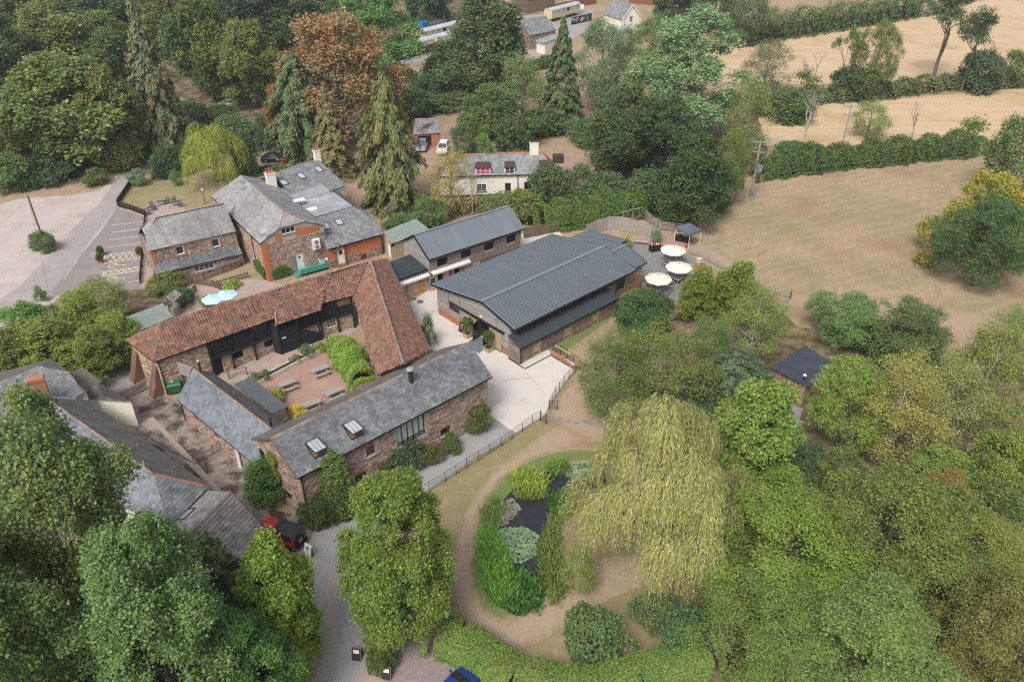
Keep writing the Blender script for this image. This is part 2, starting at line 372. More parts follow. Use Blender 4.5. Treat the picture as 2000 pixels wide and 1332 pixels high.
patch('house_lawn', [(228, 378), (265, 350), (290, 352), (420, 362), (470, 372), (440, 420), (300, 415), (238, 408)], 3, M_lawn, 0.1, 2)
patch('brick_terrace', [(283, 402), (345, 388), (360, 402), (360, 430), (288, 432)], 4, M_slab, 0.05, 2)
patch('side_path', [(279, 470), (296, 470), (310, 560), (276, 566)], 5, M_slab, 0.05, 2)
# yards
patch('garden_terrace', [(360, 600), (392, 560), (430, 548), (510, 545), (560, 560), (640, 540), (640, 560), (420, 620), (370, 630)], 3, M_slab, 0.03, 2)
patch('concrete_yard', [(745, 575), (800, 590), (832, 570), (862, 545), (1010, 460), (1045, 450), (1085, 445), (1100, 462), (900, 600), (1000, 690), (1085, 690), (1128, 713), (1073, 790), (1062, 813), (1006, 846), (940, 800), (860, 700)], 3, M_conc, 0.0)
patch('barn_walk', [(1012, 712), (1204, 608), (1216, 617), (1085, 690), (1034, 722)], 4, M_conc)
patch('driveway', [(955, 815), (1008, 845), (930, 893), (842, 955), (790, 990), (735, 1060), (705, 1130), (690, 1200), (724, 1250), (715, 1345), (700, 1480), (560, 1480), (575, 1280), (600, 1180), (618, 1110), (555, 1075), (540, 1060), (640, 1020), (690, 1000), (760, 935), (830, 900)], 3, M_drive, 0.12, 1.0)
patch('lower_car_park', [(722, 1300), (752, 1300), (775, 1262), (842, 1240), (880, 1262), (960, 1312), (1060, 1370), (1060, 1500), (690, 1500), (714, 1350)], 4, M_mauve, 0.1, 1.0)
patch('concrete_apron', [(712, 1300), (752, 1322), (742, 1345), (690, 1345)], 5, M_slab)
patch('courtyard_gravel', [(500, 752), (655, 672), (700, 690), (716, 770), (600, 838), (540, 800)], 3, M_redgravel)
patch('courtyard_walk', [(425, 735), (520, 690), (700, 610), (705, 640), (655, 674), (500, 752), (470, 765)], 3, M_slab)
patch('stone_yard', [(200, 765), (262, 755), (325, 775), (350, 790), (440, 870), (505, 930), (520, 990), (590, 1010), (640, 1020), (560, 1045), (548, 1075), (500, 1090), (380, 960), (290, 870), (230, 800)], 3, M_yard, 0.1, 1.0)
patch('yard_strip', [(262, 820), (300, 815), (385, 905), (425, 950), (520, 1040), (540, 1060), (525, 1072), (430, 968), (375, 915), (312, 840), (290, 840)], 4, M_slab, 0.04, 1.0)
patch('patio', [(1196, 500), (1240, 478), (1290, 478), (1347, 505), (1352, 545), (1338, 572), (1300, 600), (1255, 600), (1225, 560)], 3, mat('patio_bed', (0.17, 0.165, 0.16), (0.22, 0.215, 0.21), scale=2))
patch('slate_chip_circle', [(1200, 492), (1215, 470), (1260, 466), (1285, 472), (1285, 482), (1245, 490), (1222, 515)], 4, M_plumgravel, 0.05, 1.0)
patch('log_yard', [(1180, 470), (1200, 440), (1250, 430), (1300, 440), (1345, 470), (1340, 500), (1290, 472), (1230, 450)], 2, M_earth, 0.3, 1.0)
# grass round the pond
patch('pond_lawn', [(1128, 715), (1215, 618), (1260, 600), (1300, 640), (1240, 700), (1200, 800), (1240, 1000), (1420, 1190), (1300, 1290), (1100, 1300), (960, 1240), (880, 1190), (820, 1100), (835, 960), (1062, 816)], 2, M_lawn, 0.2, 2)
ribbon('worn_path', [(1190, 838), (1110, 850), (1040, 885), (975, 935), (930, 1000), (910, 1070), (912, 1140), (935, 1200), (985, 1240), (1050, 1215), (1110, 1170), (1180, 1130), (1260, 1110)], [1.8, 1.5, 1.1, .85, .8, .8, .9, 1.1, 1.2, 1.4, 1.7, 1.8, 1.5], 4, M_path)
ribbon('worn_path', [(1150, 700), (1130, 760), (1110, 800), (1150, 838), (1230, 840)], [.8, 1.0, 1.7, 1.7, 1.2], 4, M_path)
ribbon('field_edge_path', [(1345, 478), (1420, 520), (1520, 580), (1700, 600), (1900, 640), (2100, 690)], [2.5, 2, 2, 3, 5, 6], 2, M_path)
ribbon('green_verge', [(1210, 585), (1180, 620), (1120, 665), (1080, 690)], [.9, 1.1, 1.1, .8], 4, M_bank)
# pond
POND = [(1185, 908), (1145, 905), (1085, 915), (1020, 940), (985, 975), (975, 1020), (972, 1060), (980, 1110), (1000, 1150), (1040, 1165), (1075, 1130), (1070, 1080), (1065, 1030), (1085, 985), (1140, 960), (1185, 950)]
ribbon('pond_bank', POND + POND[:1], [1.1]*(len(POND)+1), 5, M_bank)
ribbon('pond_bank', [(1190, 893), (1120, 890), (1060, 905), (1000, 940), (962, 990), (948, 1050), (945, 1120), (965, 1180), (1010, 1205)], [1.0, 1.1, 1.2, 1.2, 1.2, 1.2, 1.2, 1.2, 0.9], 5, M_bank)
M_water = mat('pond_water', (0.018, 0.021, 0.026), (0.026, 0.028, 0.03), scale=1, rough=0.06, bump=0.02, bscale=3, spec=0.5)
patch('pond_water', POND, 7, M_water, 0.15, 1.0)
# parking lines: each painted line is its own sheet lying on the tarmac
def pline(name, a, b, wpx=0.1, m=M_paint, k=6, parent=None):
    a = P(*a); b = P(*b); d = (b-a).normalized(); s = Vector((-d.y, d.x, 0))*wpx/2; z = Vector((0, 0, lay(k)))
    mb = MB().face([a-s+z, b-s+z, b+s+z, a+s+z]); me = mb.mesh(name)
    if me.polygons[0].normal.z < 0: me.flip_normals()
    return tag(obj(name, me, m, parent), kind=None if parent else 'structure')
for a, b in (((217, 441), (282, 433)), ((219, 455), (281, 447)), ((215, 469), (280, 461)), ((211, 484), (278, 475))): pline('bay_line', a, b, 0.13)
for q in ([(204.5, 499), (279, 489.5), (276, 504.5), (203, 515.5)], [(202, 531.5), (274, 521), (273.5, 530), (200.5, 540.5)]):
    for i in range(4): pline('hatch_line', q[i], q[(i+1) % 4], 0.11, M_paintY)
    n = 6
    L2 = lambda A, B, t: (A[0]+(B[0]-A[0])*t, A[1]+(B[1]-A[1])*t)
    for i in range(n):
        for s in (0, 1):
            A = L2(q[0], q[1], i/n) if (i+s) % 2 == 0 else L2(q[3], q[2], i/n)
            B = L2(q[3], q[2], (i+1)/n) if (i+s) % 2 == 0 else L2(q[0], q[1], (i+1)/n)
            pline('hatch_line', A, B, 0.09, M_paintY, 7)
pline('bay_line', (250, 552), (279, 548), 0.12, M_paintY)
for (u, v) in ((222, 520), (220, 546)):               # wheelchair signs: wheel arc, seat, legs
    c = P(u, v)
    mb = MB()
    def arc(cx, cy, r, a0, a1, w_, n=12):
        for i in range(n):
            t0 = a0+(a1-a0)*i/n; t1 = a0+(a1-a0)*(i+1)/n
            mb.face([(c.x+cx+(r-w_)*cos(t0), c.y+cy+(r-w_)*sin(t0), .062), (c.x+cx+(r+w_)*cos(t0), c.y+cy+(r+w_)*sin(t0), .062), (c.x+cx+(r+w_)*cos(t1), c.y+cy+(r+w_)*sin(t1), .062), (c.x+cx+(r-w_)*cos(t1), c.y+cy+(r-w_)*sin(t1), .062)])
    arc(0, 0, 0.62, pi*0.45, pi*1.75, 0.06)
    for a, b in (((-.1, .62), (.35, .5)), ((.35, .5), (.5, .05)), ((.5, .05), (1.0, .15)), ((-.1, .62), (.05, .25)), ((.05, .25), (.45, .18)), ((1.0, .15), (1.3, .2))):
        a = Vector(a); b = Vector(b); d = (b-a).normalized(); s = Vector((-d.y, d.x))*.06
        mb.face([(c.x+p.x, c.y+p.y, .063) for p in (a-s, b-s, b+s, a+s)])
    arc(1.35, .2, 0.1, 0, 2*pi, 0.06, 8)
    tag(mb.build('wheelchair_marking', M_paintY), kind='structure')
for a, b in (((60, 600), (45, 622)), ((121, 572), (97, 592)), ((150, 510), (125, 545)), ((190, 455), (165, 490)), ((222, 415), (205, 437))): pline('edge_line', a, b, 0.08, M_paint, 5)

M_track = grassmat('tan_tyre_track', (0.36, 0.285, 0.22), 0.8, 1.2, 0.25, 1.1, edge=True, base=(0.275, 0.268, 0.263))
ribbon('tyre_track', [(668, 1090), (650, 1140), (640, 1190), (632, 1250), (612, 1345)], [.5, .9, 1.0, 1.0, .9], 5, M_track)
# ================================================================== building helpers
M_slate = mat('roof_slate', (0.15, 0.154, 0.158), (0.225, 0.23, 0.234), scale=0.9, rough=0.6, island=0.26, ihue=0.02, spots=[((0.34, 0.335, 0.30), 3.5, 0.66, 0.06), ((0.105, 0.108, 0.11), 0.35, 0.58, 0.15)], big=0.12)
M_slatelich = mat('lichen_slate', (0.10, 0.106, 0.114), (0.165, 0.172, 0.18), scale=0.8, rough=0.68, island=0.26, ihue=0.02, spots=[((0.37, 0.355, 0.28), 4.2, 0.64, 0.05), ((0.30, 0.285, 0.22), 0.9, 0.66, 0.08), ((0.085, 0.085, 0.084), 0.5, 0.57, 0.14)], big=0.15)
M_slateold = mat('old_mossy_slate', (0.19, 0.19, 0.186), (0.29, 0.288, 0.278), scale=1.0, rough=0.75, island=0.16, spots=[((0.33, 0.32, 0.235), 1.5, 0.61, 0.12), ((0.125, 0.127, 0.13), 0.6, 0.58, 0.1)], big=0.18, stretch=(1, 1, 0.3))
M_slateblue = mat('blue_grey_slate', (0.118, 0.134, 0.152), (0.175, 0.193, 0.212), scale=0.6, rough=0.52, island=0.24, ihue=0.02, spots=[((0.40, 0.40, 0.385), 2.6, 0.68, 0.04), ((0.13, 0.135, 0.14), 0.4, 0.6, 0.1)])
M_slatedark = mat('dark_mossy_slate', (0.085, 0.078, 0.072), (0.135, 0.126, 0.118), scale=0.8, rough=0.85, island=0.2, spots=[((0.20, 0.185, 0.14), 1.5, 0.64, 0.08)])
M_stonetile = mat('stone_roof_tile', (0.20, 0.185, 0.17), (0.30, 0.28, 0.26), scale=1.5, rough=0.85, island=0.28, ihue=0.015, spots=[((0.1, 0.095, 0.085), 2.0, 0.6, 0.12)])
M_pan = mat('clay_pantile', (0.145, 0.076, 0.053), (0.22, 0.122, 0.084), scale=1.3, rough=0.85, island=0.36, ihue=0.018, spots=[((0.125, 0.085, 0.072), 0.55, 0.52, 0.2), ((0.36, 0.26, 0.20), 2.8, 0.68, 0.06)], big=0.12)
M_ridge = mat('ridge_tile', (0.16, 0.13, 0.11), (0.25, 0.20, 0.165), scale=1.2, rough=0.85, island=0.25, spots=[((0.32, 0.15, 0.085), 1.1, 0.63, 0.05)])
M_ridgered = mat('red_ridge_tile', (0.33, 0.125, 0.075), (0.27, 0.135, 0.095), scale=1.5, rough=0.85, island=0.25)
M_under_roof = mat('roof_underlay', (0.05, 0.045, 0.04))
M_metal = mat('anthracite_metal', (0.115, 0.137, 0.154), (0.135, 0.158, 0.175), scale=0.5, rough=0.4, spec=0.6, big=0.1, objvar=0.07, spots=[((0.15, 0.165, 0.175), 0.7, 0.62, 0.12)], stretch=(1, 1, .4))
M_metalg = mat('grey_skylit_metal', (0.15, 0.174, 0.192), (0.172, 0.196, 0.212), scale=0.5, rough=0.38, spec=0.6, big=0.08, objvar=0.06, spots=[((0.18, 0.195, 0.205), 0.8, 0.62, 0.12)])  # grey fittings; on left-hand slopes the sky's brighter reflection put into the colour
M_seamshade = mat('shaded_seam', (0.062, 0.074, 0.084), rough=0.45, spec=0.5)  # shading on the sides of the barn roof ribs put into the seam colour
M_metaldk = mat('dark_blue_metal', (0.022, 0.028, 0.035), (0.032, 0.04, 0.047), scale=1, rough=0.38, spec=0.5)
M_corrgreen = mat('green_corrugated', (0.15, 0.185, 0.17), (0.20, 0.235, 0.215), scale=1.2, rough=0.55, spots=[((0.22, 0.2, 0.15), 0.9, 0.62, 0.1)], spec=0.4)
M_corrgrey = mat('grey_corrugated', (0.085, 0.097, 0.105), (0.11, 0.122, 0.13), scale=1, rough=0.45, spec=0.45)
M_flat = mat('flat_roof_felt', (0.21, 0.225, 0.24), (0.30, 0.315, 0.33), scale=0.9, rough=0.5, spots=[((0.37, 0.385, 0.40), 0.45, 0.55, 0.2), ((0.17, 0.18, 0.19), 0.7, 0.6, 0.15)])
M_black = mat('black_trim', (0.012, 0.013, 0.015), rough=0.5)
M_blackwood = mat('black_boards', (0.012, 0.013, 0.016), (0.022, 0.023, 0.026), scale=4, rough=0.7, stretch=(1, 1, 6), island=0.3)
M_clad = mat('weathered_cladding', (0.155, 0.118, 0.092), (0.24, 0.19, 0.155), scale=2.5, rough=0.8, stretch=(0.6, 0.6, 5), island=0.2, spots=[((0.26, 0.235, 0.21), 0.35, 0.5, 0.2)], bump=0.3, bscale=20)
M_cladgrey = mat('silvered_cladding', (0.215, 0.20, 0.185), (0.30, 0.285, 0.265), scale=2.5, rough=0.8, stretch=(0.6, 0.6, 6), island=0.16, bump=0.3, bscale=20)
M_cladwarm = mat('warm_cladding', (0.24, 0.145, 0.09), (0.31, 0.205, 0.14), scale=2.0, rough=0.8, stretch=(0.6, 0.6, 5), island=0.18, bump=0.3, bscale=20)
M_brick = mat('orange_brick', (0.36, 0.115, 0.048), (0.44, 0.165, 0.075), scale=3, rough=0.9, spots=[((0.30, 0.13, 0.075), 0.9, 0.56, 0.15)], bump=0.5, bscale=14)
M_brickred = mat('red_brick', (0.27, 0.11, 0.07), (0.35, 0.165, 0.11), scale=5, rough=0.9, island=0.25, bump=0.3, bscale=20)
M_mortar = mat('lime_mortar', (0.34, 0.285, 0.24), (0.43, 0.37, 0.315), scale=2.5, rough=0.95, bump=0.4, bscale=20)
M_stone = mat('rubble_stone', (0.225, 0.148, 0.118), (0.34, 0.25, 0.205), scale=3.5, rough=0.9, island=0.5, ihue=0.02, bump=0.4, bscale=18, spots=[((0.18, 0.145, 0.125), 0.5, 0.6, 0.15)])
M_stonetan = mat('tan_rubble_stone', (0.28, 0.19, 0.13), (0.40, 0.30, 0.215), scale=3.0, rough=0.9, island=0.5, ihue=0.025, bump=0.4, bscale=18, spots=[((0.24, 0.155, 0.115), 0.6, 0.55, 0.2)])
M_stonedk = mat('dark_rubble_stone', (0.20, 0.14, 0.118), (0.30, 0.225, 0.19), scale=3.5, rough=0.9, island=0.5, ihue=0.02, bump=0.4, bscale=18)
M_buttress = mat('stained_render', (0.105, 0.068, 0.05), (0.19, 0.115, 0.08), scale=0.8, rough=0.95, bump=0.4, bscale=10, spots=[((0.29, 0.155, 0.095), 0.5, 0.56, 0.15)], stretch=(1, 1, 0.35))
M_white = mat('white_paint', (0.72, 0.72, 0.70), (0.66, 0.66, 0.64), scale=2, rough=0.5)
M_cream = mat('cream_render', (0.68, 0.65, 0.56), (0.73, 0.70, 0.62), scale=0.8, rough=0.9, spots=[((0.52, 0.46, 0.34), 0.5, 0.6, 0.15)])
M_pinkrender = mat('pinkish_render', (0.40, 0.285, 0.225), (0.46, 0.34, 0.275), scale=1, rough=0.9)
M_glass = mat('window_glass', (0.012, 0.015, 0.017), (0.03, 0.035, 0.037), scale=0.6, rough=0.06, spec=0.6)
M_glassl = mat('skylight_glass', (0.30, 0.34, 0.36), (0.4, 0.43, 0.44), scale=0.8, rough=0.05, spec=0.6)
M_curtain = mat('pale_curtain', (0.30, 0.36, 0.35), (0.40, 0.45, 0.43), scale=3, stretch=(5, 5, 0.3), rough=0.9)
M_lead = mat('lead_flashing', (0.26, 0.275, 0.285), (0.33, 0.345, 0.35), scale=2, rough=0.5)
M_oak = mat('golden_oak', (0.50, 0.22, 0.05), (0.56, 0.27, 0.075), scale=2, stretch=(4, 4, 0.4), rough=0.5)
M_palewood = mat('pale_timber', (0.33, 0.255, 0.165), (0.40, 0.32, 0.215), scale=2, stretch=(5, 5, 0.35), rough=0.8)
M_grey_wood = mat('silver_timber', (0.24, 0.215, 0.19), (0.33, 0.305, 0.275), scale=3, stretch=(3, 3, 0.5), rough=0.85, bump=0.2, bscale=15, island=0.15)
M_brownwood = mat('brown_timber', (0.115, 0.078, 0.055), (0.17, 0.12, 0.09), scale=3, stretch=(3, 3, 0.5), rough=0.85, bump=0.2, bscale=15, island=0.22)
M_steel = mat('galvanised_steel', (0.38, 0.39, 0.40), (0.46, 0.47, 0.48), scale=3, rough=0.4, metallic=0.6)
M_flue = mat('flue_pipe', (0.035, 0.037, 0.04), rough=0.45, metallic=0.3)

def clip_half(poly, a, b, keep):                       # keep side of line through a-b (2D): left if keep>0
    out = []; n = len(poly)
    def sd(p): return ((b[0]-a[0])*(p[1]-a[1]) - (b[1]-a[1])*(p[0]-a[0]))*keep
    for i in range(n):
        p, q = poly[i], poly[(i+1) % n]; sp, sq = sd(p), sd(q)
        if sp >= 0: out.append(p)
        if sp*sq < 0:
            t = sp/(sp-sq); out.append((p[0]+(q[0]-p[0])*t, p[1]+(q[1]-p[1])*t))
    return out
def clip_poly(poly, conv):
    for i in range(len(conv)):
        if len(poly) < 3: return []
        poly = clip_half(poly, conv[i], conv[(i+1) % len(conv)], 1)
    return poly
class RoofFrame:
    """local frame of a roof face: poly[0]->poly[1] is the eave; gently twisted quads allowed"""
    def __init__(s, poly):
        s.poly = [Vector(p) for p in poly]; E0, E1 = s.poly[0], s.poly[1]
        s.o = E0; s.ex = (E1-E0).normalized(); top = sum((p for p in s.poly[2:]), Vector())/len(s.poly[2:])
        s.n = s.ex.cross(top-E0).normalized()
        if s.n.z < 0: s.n = -s.n
        s.ey = s.n.cross(s.ex)
        if s.ey.dot(top-E0) < 0: s.ey = -s.ey
        s.p2 = [((p-s.o).dot(s.ex), (p-s.o).dot(s.ey)) for p in s.poly]
        s.res = [(p-s.o).dot(s.n) for p in s.poly]
        s.len = (E1-E0).length; s.H = max(p[1] for p in s.p2)
        s.r = (s.res[-1]-s.res[2])/2 if len(poly) == 4 else 0.0
        cw = sum(s.p2[i][0]*s.p2[(i+1) % len(s.p2)][1]-s.p2[(i+1) % len(s.p2)][0]*s.p2[i][1] for i in range(len(s.p2)))
        s.conv = s.p2 if cw > 0 else s.p2[::-1]
        s.x0 = min(p[0] for p in s.p2); s.x1 = max(p[0] for p in s.p2)
    def pt(s, x, y, h=0.0):
        k = s.r*(1-2*min(1, max(0, x/s.len)))*min(1.0, max(0.0, y/s.H)) if s.r else 0.0
        return s.o + s.ex*x + s.ey*y + s.n*(h+k)
def slates(parent, poly, m, tw=0.32, te=0.26, name='slates', lift=0.03, seed=1, ragged=0.012, sheet=True):
    fr = RoofFrame(poly); rnd = random.Random(seed); mb = MB()
    y = -0.03; row = 0
    while y < fr.H:
        x = fr.x0 - tw*(0.5 if row % 2 else 0.0) - 0.02
        while x < fr.x1:
            wv = tw*rnd.uniform(0.85, 1.15); e = te
            rect = [(x+0.004, y), (x+wv-0.004, y), (x+wv-0.004, y+e), (x+0.004, y+e)]
            c = clip_poly(rect, fr.conv) if (row > 0 and x > fr.x0 and x+wv < fr.x1 and False) else clip_poly(rect, fr.conv)
            if len(c) >= 3:
                j = rnd.uniform(-ragged, ragged); tl = rnd.uniform(-.3, .3)*ragged
                top = [fr.pt(px, py + (j if py < y+0.01 and row else 0), 0.012 + lift*(1-(py-y)/e) + tl*(px-x)/wv) for px, py in c]
                bot = [fr.pt(px, py, -0.01) for px, py in c]
                n = len(c)
                mb.raw(top+bot, [tuple(range(n))] + [(i, n+i, n+(i+1) % n, (i+1) % n) for i in range(n)])
            x += wv
        y += te; row += 1
    o = mb.build(name, m, parent); tag(o, kind='stuff')
    if sheet: MB().face([fr.pt(px, py, -0.02) for px, py in fr.conv]).build('underlay', M_under_roof, parent)
    return o
def pantiles(parent, poly, m=None, tw=0.27, te=0.33, seed=1, name='pantiles'):
    fr = RoofFrame(poly); rnd = random.Random(seed); mb = MB(); prof = [(0, 0.0), (0.2, 0.055), (0.4, 0.06), (0.58, 0.02), (0.8, -0.008), (1.03, 0.01)]
    def inside(x, y):
        c = fr.conv
        return all((c[(i+1) % len(c)][0]-c[i][0])*(y-c[i][1]) - (c[(i+1) % len(c)][1]-c[i][1])*(x-c[i][0]) >= -0.02 for i in range(len(c)))
    nrow = int(fr.H/te)+1; ncol = int((fr.x1-fr.x0)/tw)+1
    for r in range(nrow):
        for c in range(ncol):
            x = fr.x0+c*tw; y = r*te
            if not inside(x+tw/2, min(y+te/2, fr.H-0.01)): continue
            j = rnd.uniform(-0.02, 0.02); t = rnd.uniform(-0.012, 0.012); sk = rnd.uniform(-0.012, 0.012); y1 = min(y+te+0.03, fr.H+.02)
            V = []
            for k, (a, h) in enumerate(prof): V += [fr.pt(x+a*tw, y+j, h+0.035+t), fr.pt(x+a*tw+sk, y1, h+0.004)]
            for a, h in (prof[0], prof[2], prof[5]): V.append(fr.pt(x+a*tw, y+j, h-0.02))
            mb.raw(V, [(2*k, 2*k+2, 2*k+3, 2*k+1) for k in range(5)] + [(12, 13, 4, 2, 0), (13, 14, 10, 8, 6, 4)])
    o = mb.build(name, m or M_pan, parent); tag(o, kind='stuff')
    MB().face([fr.pt(px, py, -0.14) for px, py in fr.conv]).build('underlay', M_under_roof, parent); return o
def panels(parent, poly, m, tw=0.42, rib=0.035, name='roof_panel', trim=True):
    """standing seam roof: each panel is a piece of its own with its seam"""
    fr = RoofFrame(poly); n = max(1, round((fr.x1-fr.x0)/tw)); tw = (fr.x1-fr.x0)/n
    for k in range(n):
        x = fr.x0+k*tw
        c = clip_poly([(x, -1), (x+tw, -1), (x+tw, fr.H+1), (x, fr.H+1)], fr.conv)
        if len(c) < 3: continue
        ys = [p[1] for p in c]; xa = x+0.02
        ya = [p[1] for p in c if abs(p[0]-x) < 0.02] or ys
        mb = MB()
        mb.raw([fr.pt(a, b, 0.03) for a, b in c]+[fr.pt(a, b, 0.0) for a, b in c], [tuple(range(len(c)))]+[(i, len(c)+i, len(c)+(i+1) % len(c), (i+1) % len(c)) for i in range(len(c))])
        nf = len(mb.f)
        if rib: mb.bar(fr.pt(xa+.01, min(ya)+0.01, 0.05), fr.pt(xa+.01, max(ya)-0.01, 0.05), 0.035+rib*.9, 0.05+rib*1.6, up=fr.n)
        me = mb.mesh(name); me.materials.append(m); me.materials.append(M_seamshade)
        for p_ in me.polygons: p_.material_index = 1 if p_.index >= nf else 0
        obj(name, me, None, parent)
    MB().face([fr.pt(px, py, -0.02) for px, py in fr.conv]).build('underlay', M_under_roof, parent)
    return fr
def sheets(parent, poly, m, pitch=0.15, amp=0.025, width=0.9, name='roof_sheet'):
    fr = RoofFrame(poly); n = max(1, round((fr.x1-fr.x0)/width)); tw = (fr.x1-fr.x0)/n; nn = max(3, int(tw/pitch))*4
    for k in range(n):
        mb = MB(); V = []; Fq = []
        for i in range(nn+1):
            x = fr.x0+k*tw+tw*i/nn
            seg = [p for p in clip_poly([(x-1e-3, -1), (x+1e-3, -1), (x+1e-3, fr.H+1), (x-1e-3, fr.H+1)], fr.conv)]
            if not seg: seg = [(x, 0), (x, 0.01)]
            y0 = min(p[1] for p in seg); y1 = max(p[1] for p in seg); h = amp*sin(2*pi*i*max(3, int(tw/pitch))/nn)+0.03+(0.004 if k % 2 else 0)
            V += [fr.pt(x, y0-.04, h), fr.pt(x, y1, h)]
        Fq = [(2*i, 2*i+2, 2*i+3, 2*i+1) for i in range(nn)]
        mb.raw(V, Fq).build(name, m, parent)
    MB().face([fr.pt(px, py, -0.03) for px, py in fr.conv]).build('underlay', M_under_roof, parent); return fr
def ridge(parent, a, b, m=None, w=0.26, h=0.1, seg=0.45, name='ridge_tile', lift=0.04):
    a = Vector(a); b = Vector(b); n = max(1, int((b-a).length/seg)); mb = MB(); d = (b-a).normalized(); s = d.cross(Vector((0, 0, 1))).normalized(); u = s.cross(d)
    for i in range(n):
        p = a.lerp(b, i/n)+u*lift; q = a.lerp(b, (i+0.97)/n)+u*(lift+0.015)
        prof = [(-w/2, -h), (-w/4, -h*.15), (0, 0.03), (w/4, -h*.15), (w/2, -h)]
        V = [p+s*x+u*z for x, z in prof]+[q+s*x+u*z for x, z in prof]
        mb.raw(V, [(k, k+1, k+6, k+5) for k in range(4)]+[(0, 1, 2, 3, 4), (9, 8, 7, 6, 5)])
    return tag(mb.build(name, m or M_ridge, parent), kind='stuff')
class Wall:
    """vertical wall A->B; outside is on the right of A->B"""
    def __init__(s, A, B):
        s.A = Vector((A[0], A[1], 0)); s.B = Vector((B[0], B[1], 0)); s.d = (s.B-s.A).normalized(); s.len = (s.B-s.A).length; s.n = Vector((s.d.y, -s.d.x, 0))
    def pt(s, x, z, off=0.0): return s.A + s.d*x + s.n*off + Vector((0, 0, z))
    def px(s, u, v):                                  # pixel ray meets the wall plane -> (along, height)
        q = P(u, v, 0)-Vector((0, 0, HC)); k = (s.A-Vector((0, 0, HC))).dot(s.n)/q.dot(s.n); p = Vector((0, 0, HC))+q*k
        return (p-s.A).dot(s.d), p.z
def prof_at(prof, x):
    for (x0, z0), (x1, z1) in zip(prof, prof[1:]):
        if x0 <= x <= x1: return z0+(z1-z0)*((x-x0)/(x1-x0) if x1 > x0 else 0)
    return prof[0][1] if x < prof[0][0] else prof[-1][1]
def wall(parent, W, z0, top, m, ops=(), name='wall', reveal=0.16):
    """top: height or list of (x,z); ops: list of (x0,x1,z0,z1) openings"""
    prof = [(0, top), (W.len, top)] if not isinstance(top, list) else top
    xs = sorted({0.0, W.len} | {p[0] for p in prof} | {x for o in ops for x in o[:2] if 0 < x < W.len}); mb = MB()
    for xa, xb in zip(xs, xs[1:]):
        if xb-xa < 1e-4: continue
        xm = (xa+xb)/2; cuts = sorted([(o[2], o[3]) for o in ops if o[0] < xm < o[1]]); z = z0
        for a, b in cuts:
            if a > z: mb.face([W.pt(xa, z), W.pt(xb, z), W.pt(xb, a), W.pt(xa, a)])
            z = max(z, b)
        ta, tb = prof_at(prof, xa), prof_at(prof, xb)
        if ta > z or tb > z: mb.face([W.pt(xa, z), W.pt(xb, z), W.pt(xb, tb), W.pt(xa, ta)])
    for a, b, c, d in ops:
        r = -reveal
        mb.face([W.pt(a, c), W.pt(a, d), W.pt(a, d, r), W.pt(a, c, r)]); mb.face([W.pt(b, d), W.pt(b, c), W.pt(b, c, r), W.pt(b, d, r)])
        mb.face([W.pt(a, d), W.pt(b, d), W.pt(b, d, r), W.pt(a, d, r)]); mb.face([W.pt(b, c), W.pt(a, c), W.pt(a, c, r), W.pt(b, c, r)])
    return mb.build(name, m, parent)
def stones(parent, W, z0, top, m, ops=(), sw=0.38, sh=0.17, seed=1, off=0.0, x0=0.0, x1=None, name='stones'):
    prof = [(0, top), (W.len, top)] if not isinstance(top, list) else top
    rnd = random.Random(seed); mb = MB(); x1 = W.len if x1 is None else x1; z = z0
    while z < max(p[1] for p in prof):
        h = sh*rnd.uniform(0.7, 1.3); x = x0-rnd.uniform(0, sw)
        while x < x1:
            wv = sw*rnd.uniform(0.45, 1.5); a = max(x, x0)+0.012; b = min(x+wv, x1)-0.012; c = z+0.01+rnd.uniform(-.02, .02); d = z+h-0.012+rnd.uniform(-.02, .02)
            x += wv
            if b-a < 0.06: continue
            if d > min(prof_at(prof, a), prof_at(prof, b))-0.02: continue
            if any(a < o[1] and b > o[0] and c < o[3] and d > o[2] for o in ops): continue
            t = off+rnd.uniform(0.012, 0.05); i = 0.025
            k = [rnd.uniform(-.02, .02) for _ in range(8)]
            V = [W.pt(a+k[0], c+k[1], off-.01), W.pt(b+k[2], c+k[3], off-.01), W.pt(b+k[4], d+k[5], off-.01), W.pt(a+k[6], d+k[7], off-.01),
                 W.pt(a+i+k[0], c+i+k[1], t), W.pt(b-i+k[2], c+i+k[3], t), W.pt(b-i+k[4], d-i+k[5], t), W.pt(a+i+k[6], d-i+k[7], t)]
            mb.raw(V, [(4, 5, 6, 7), (0, 1, 5, 4), (1, 2, 6, 5), (2, 3, 7, 6), (3, 0, 4, 7)])
        z += h
    return tag(mb.build(name, m, parent), kind='stuff')
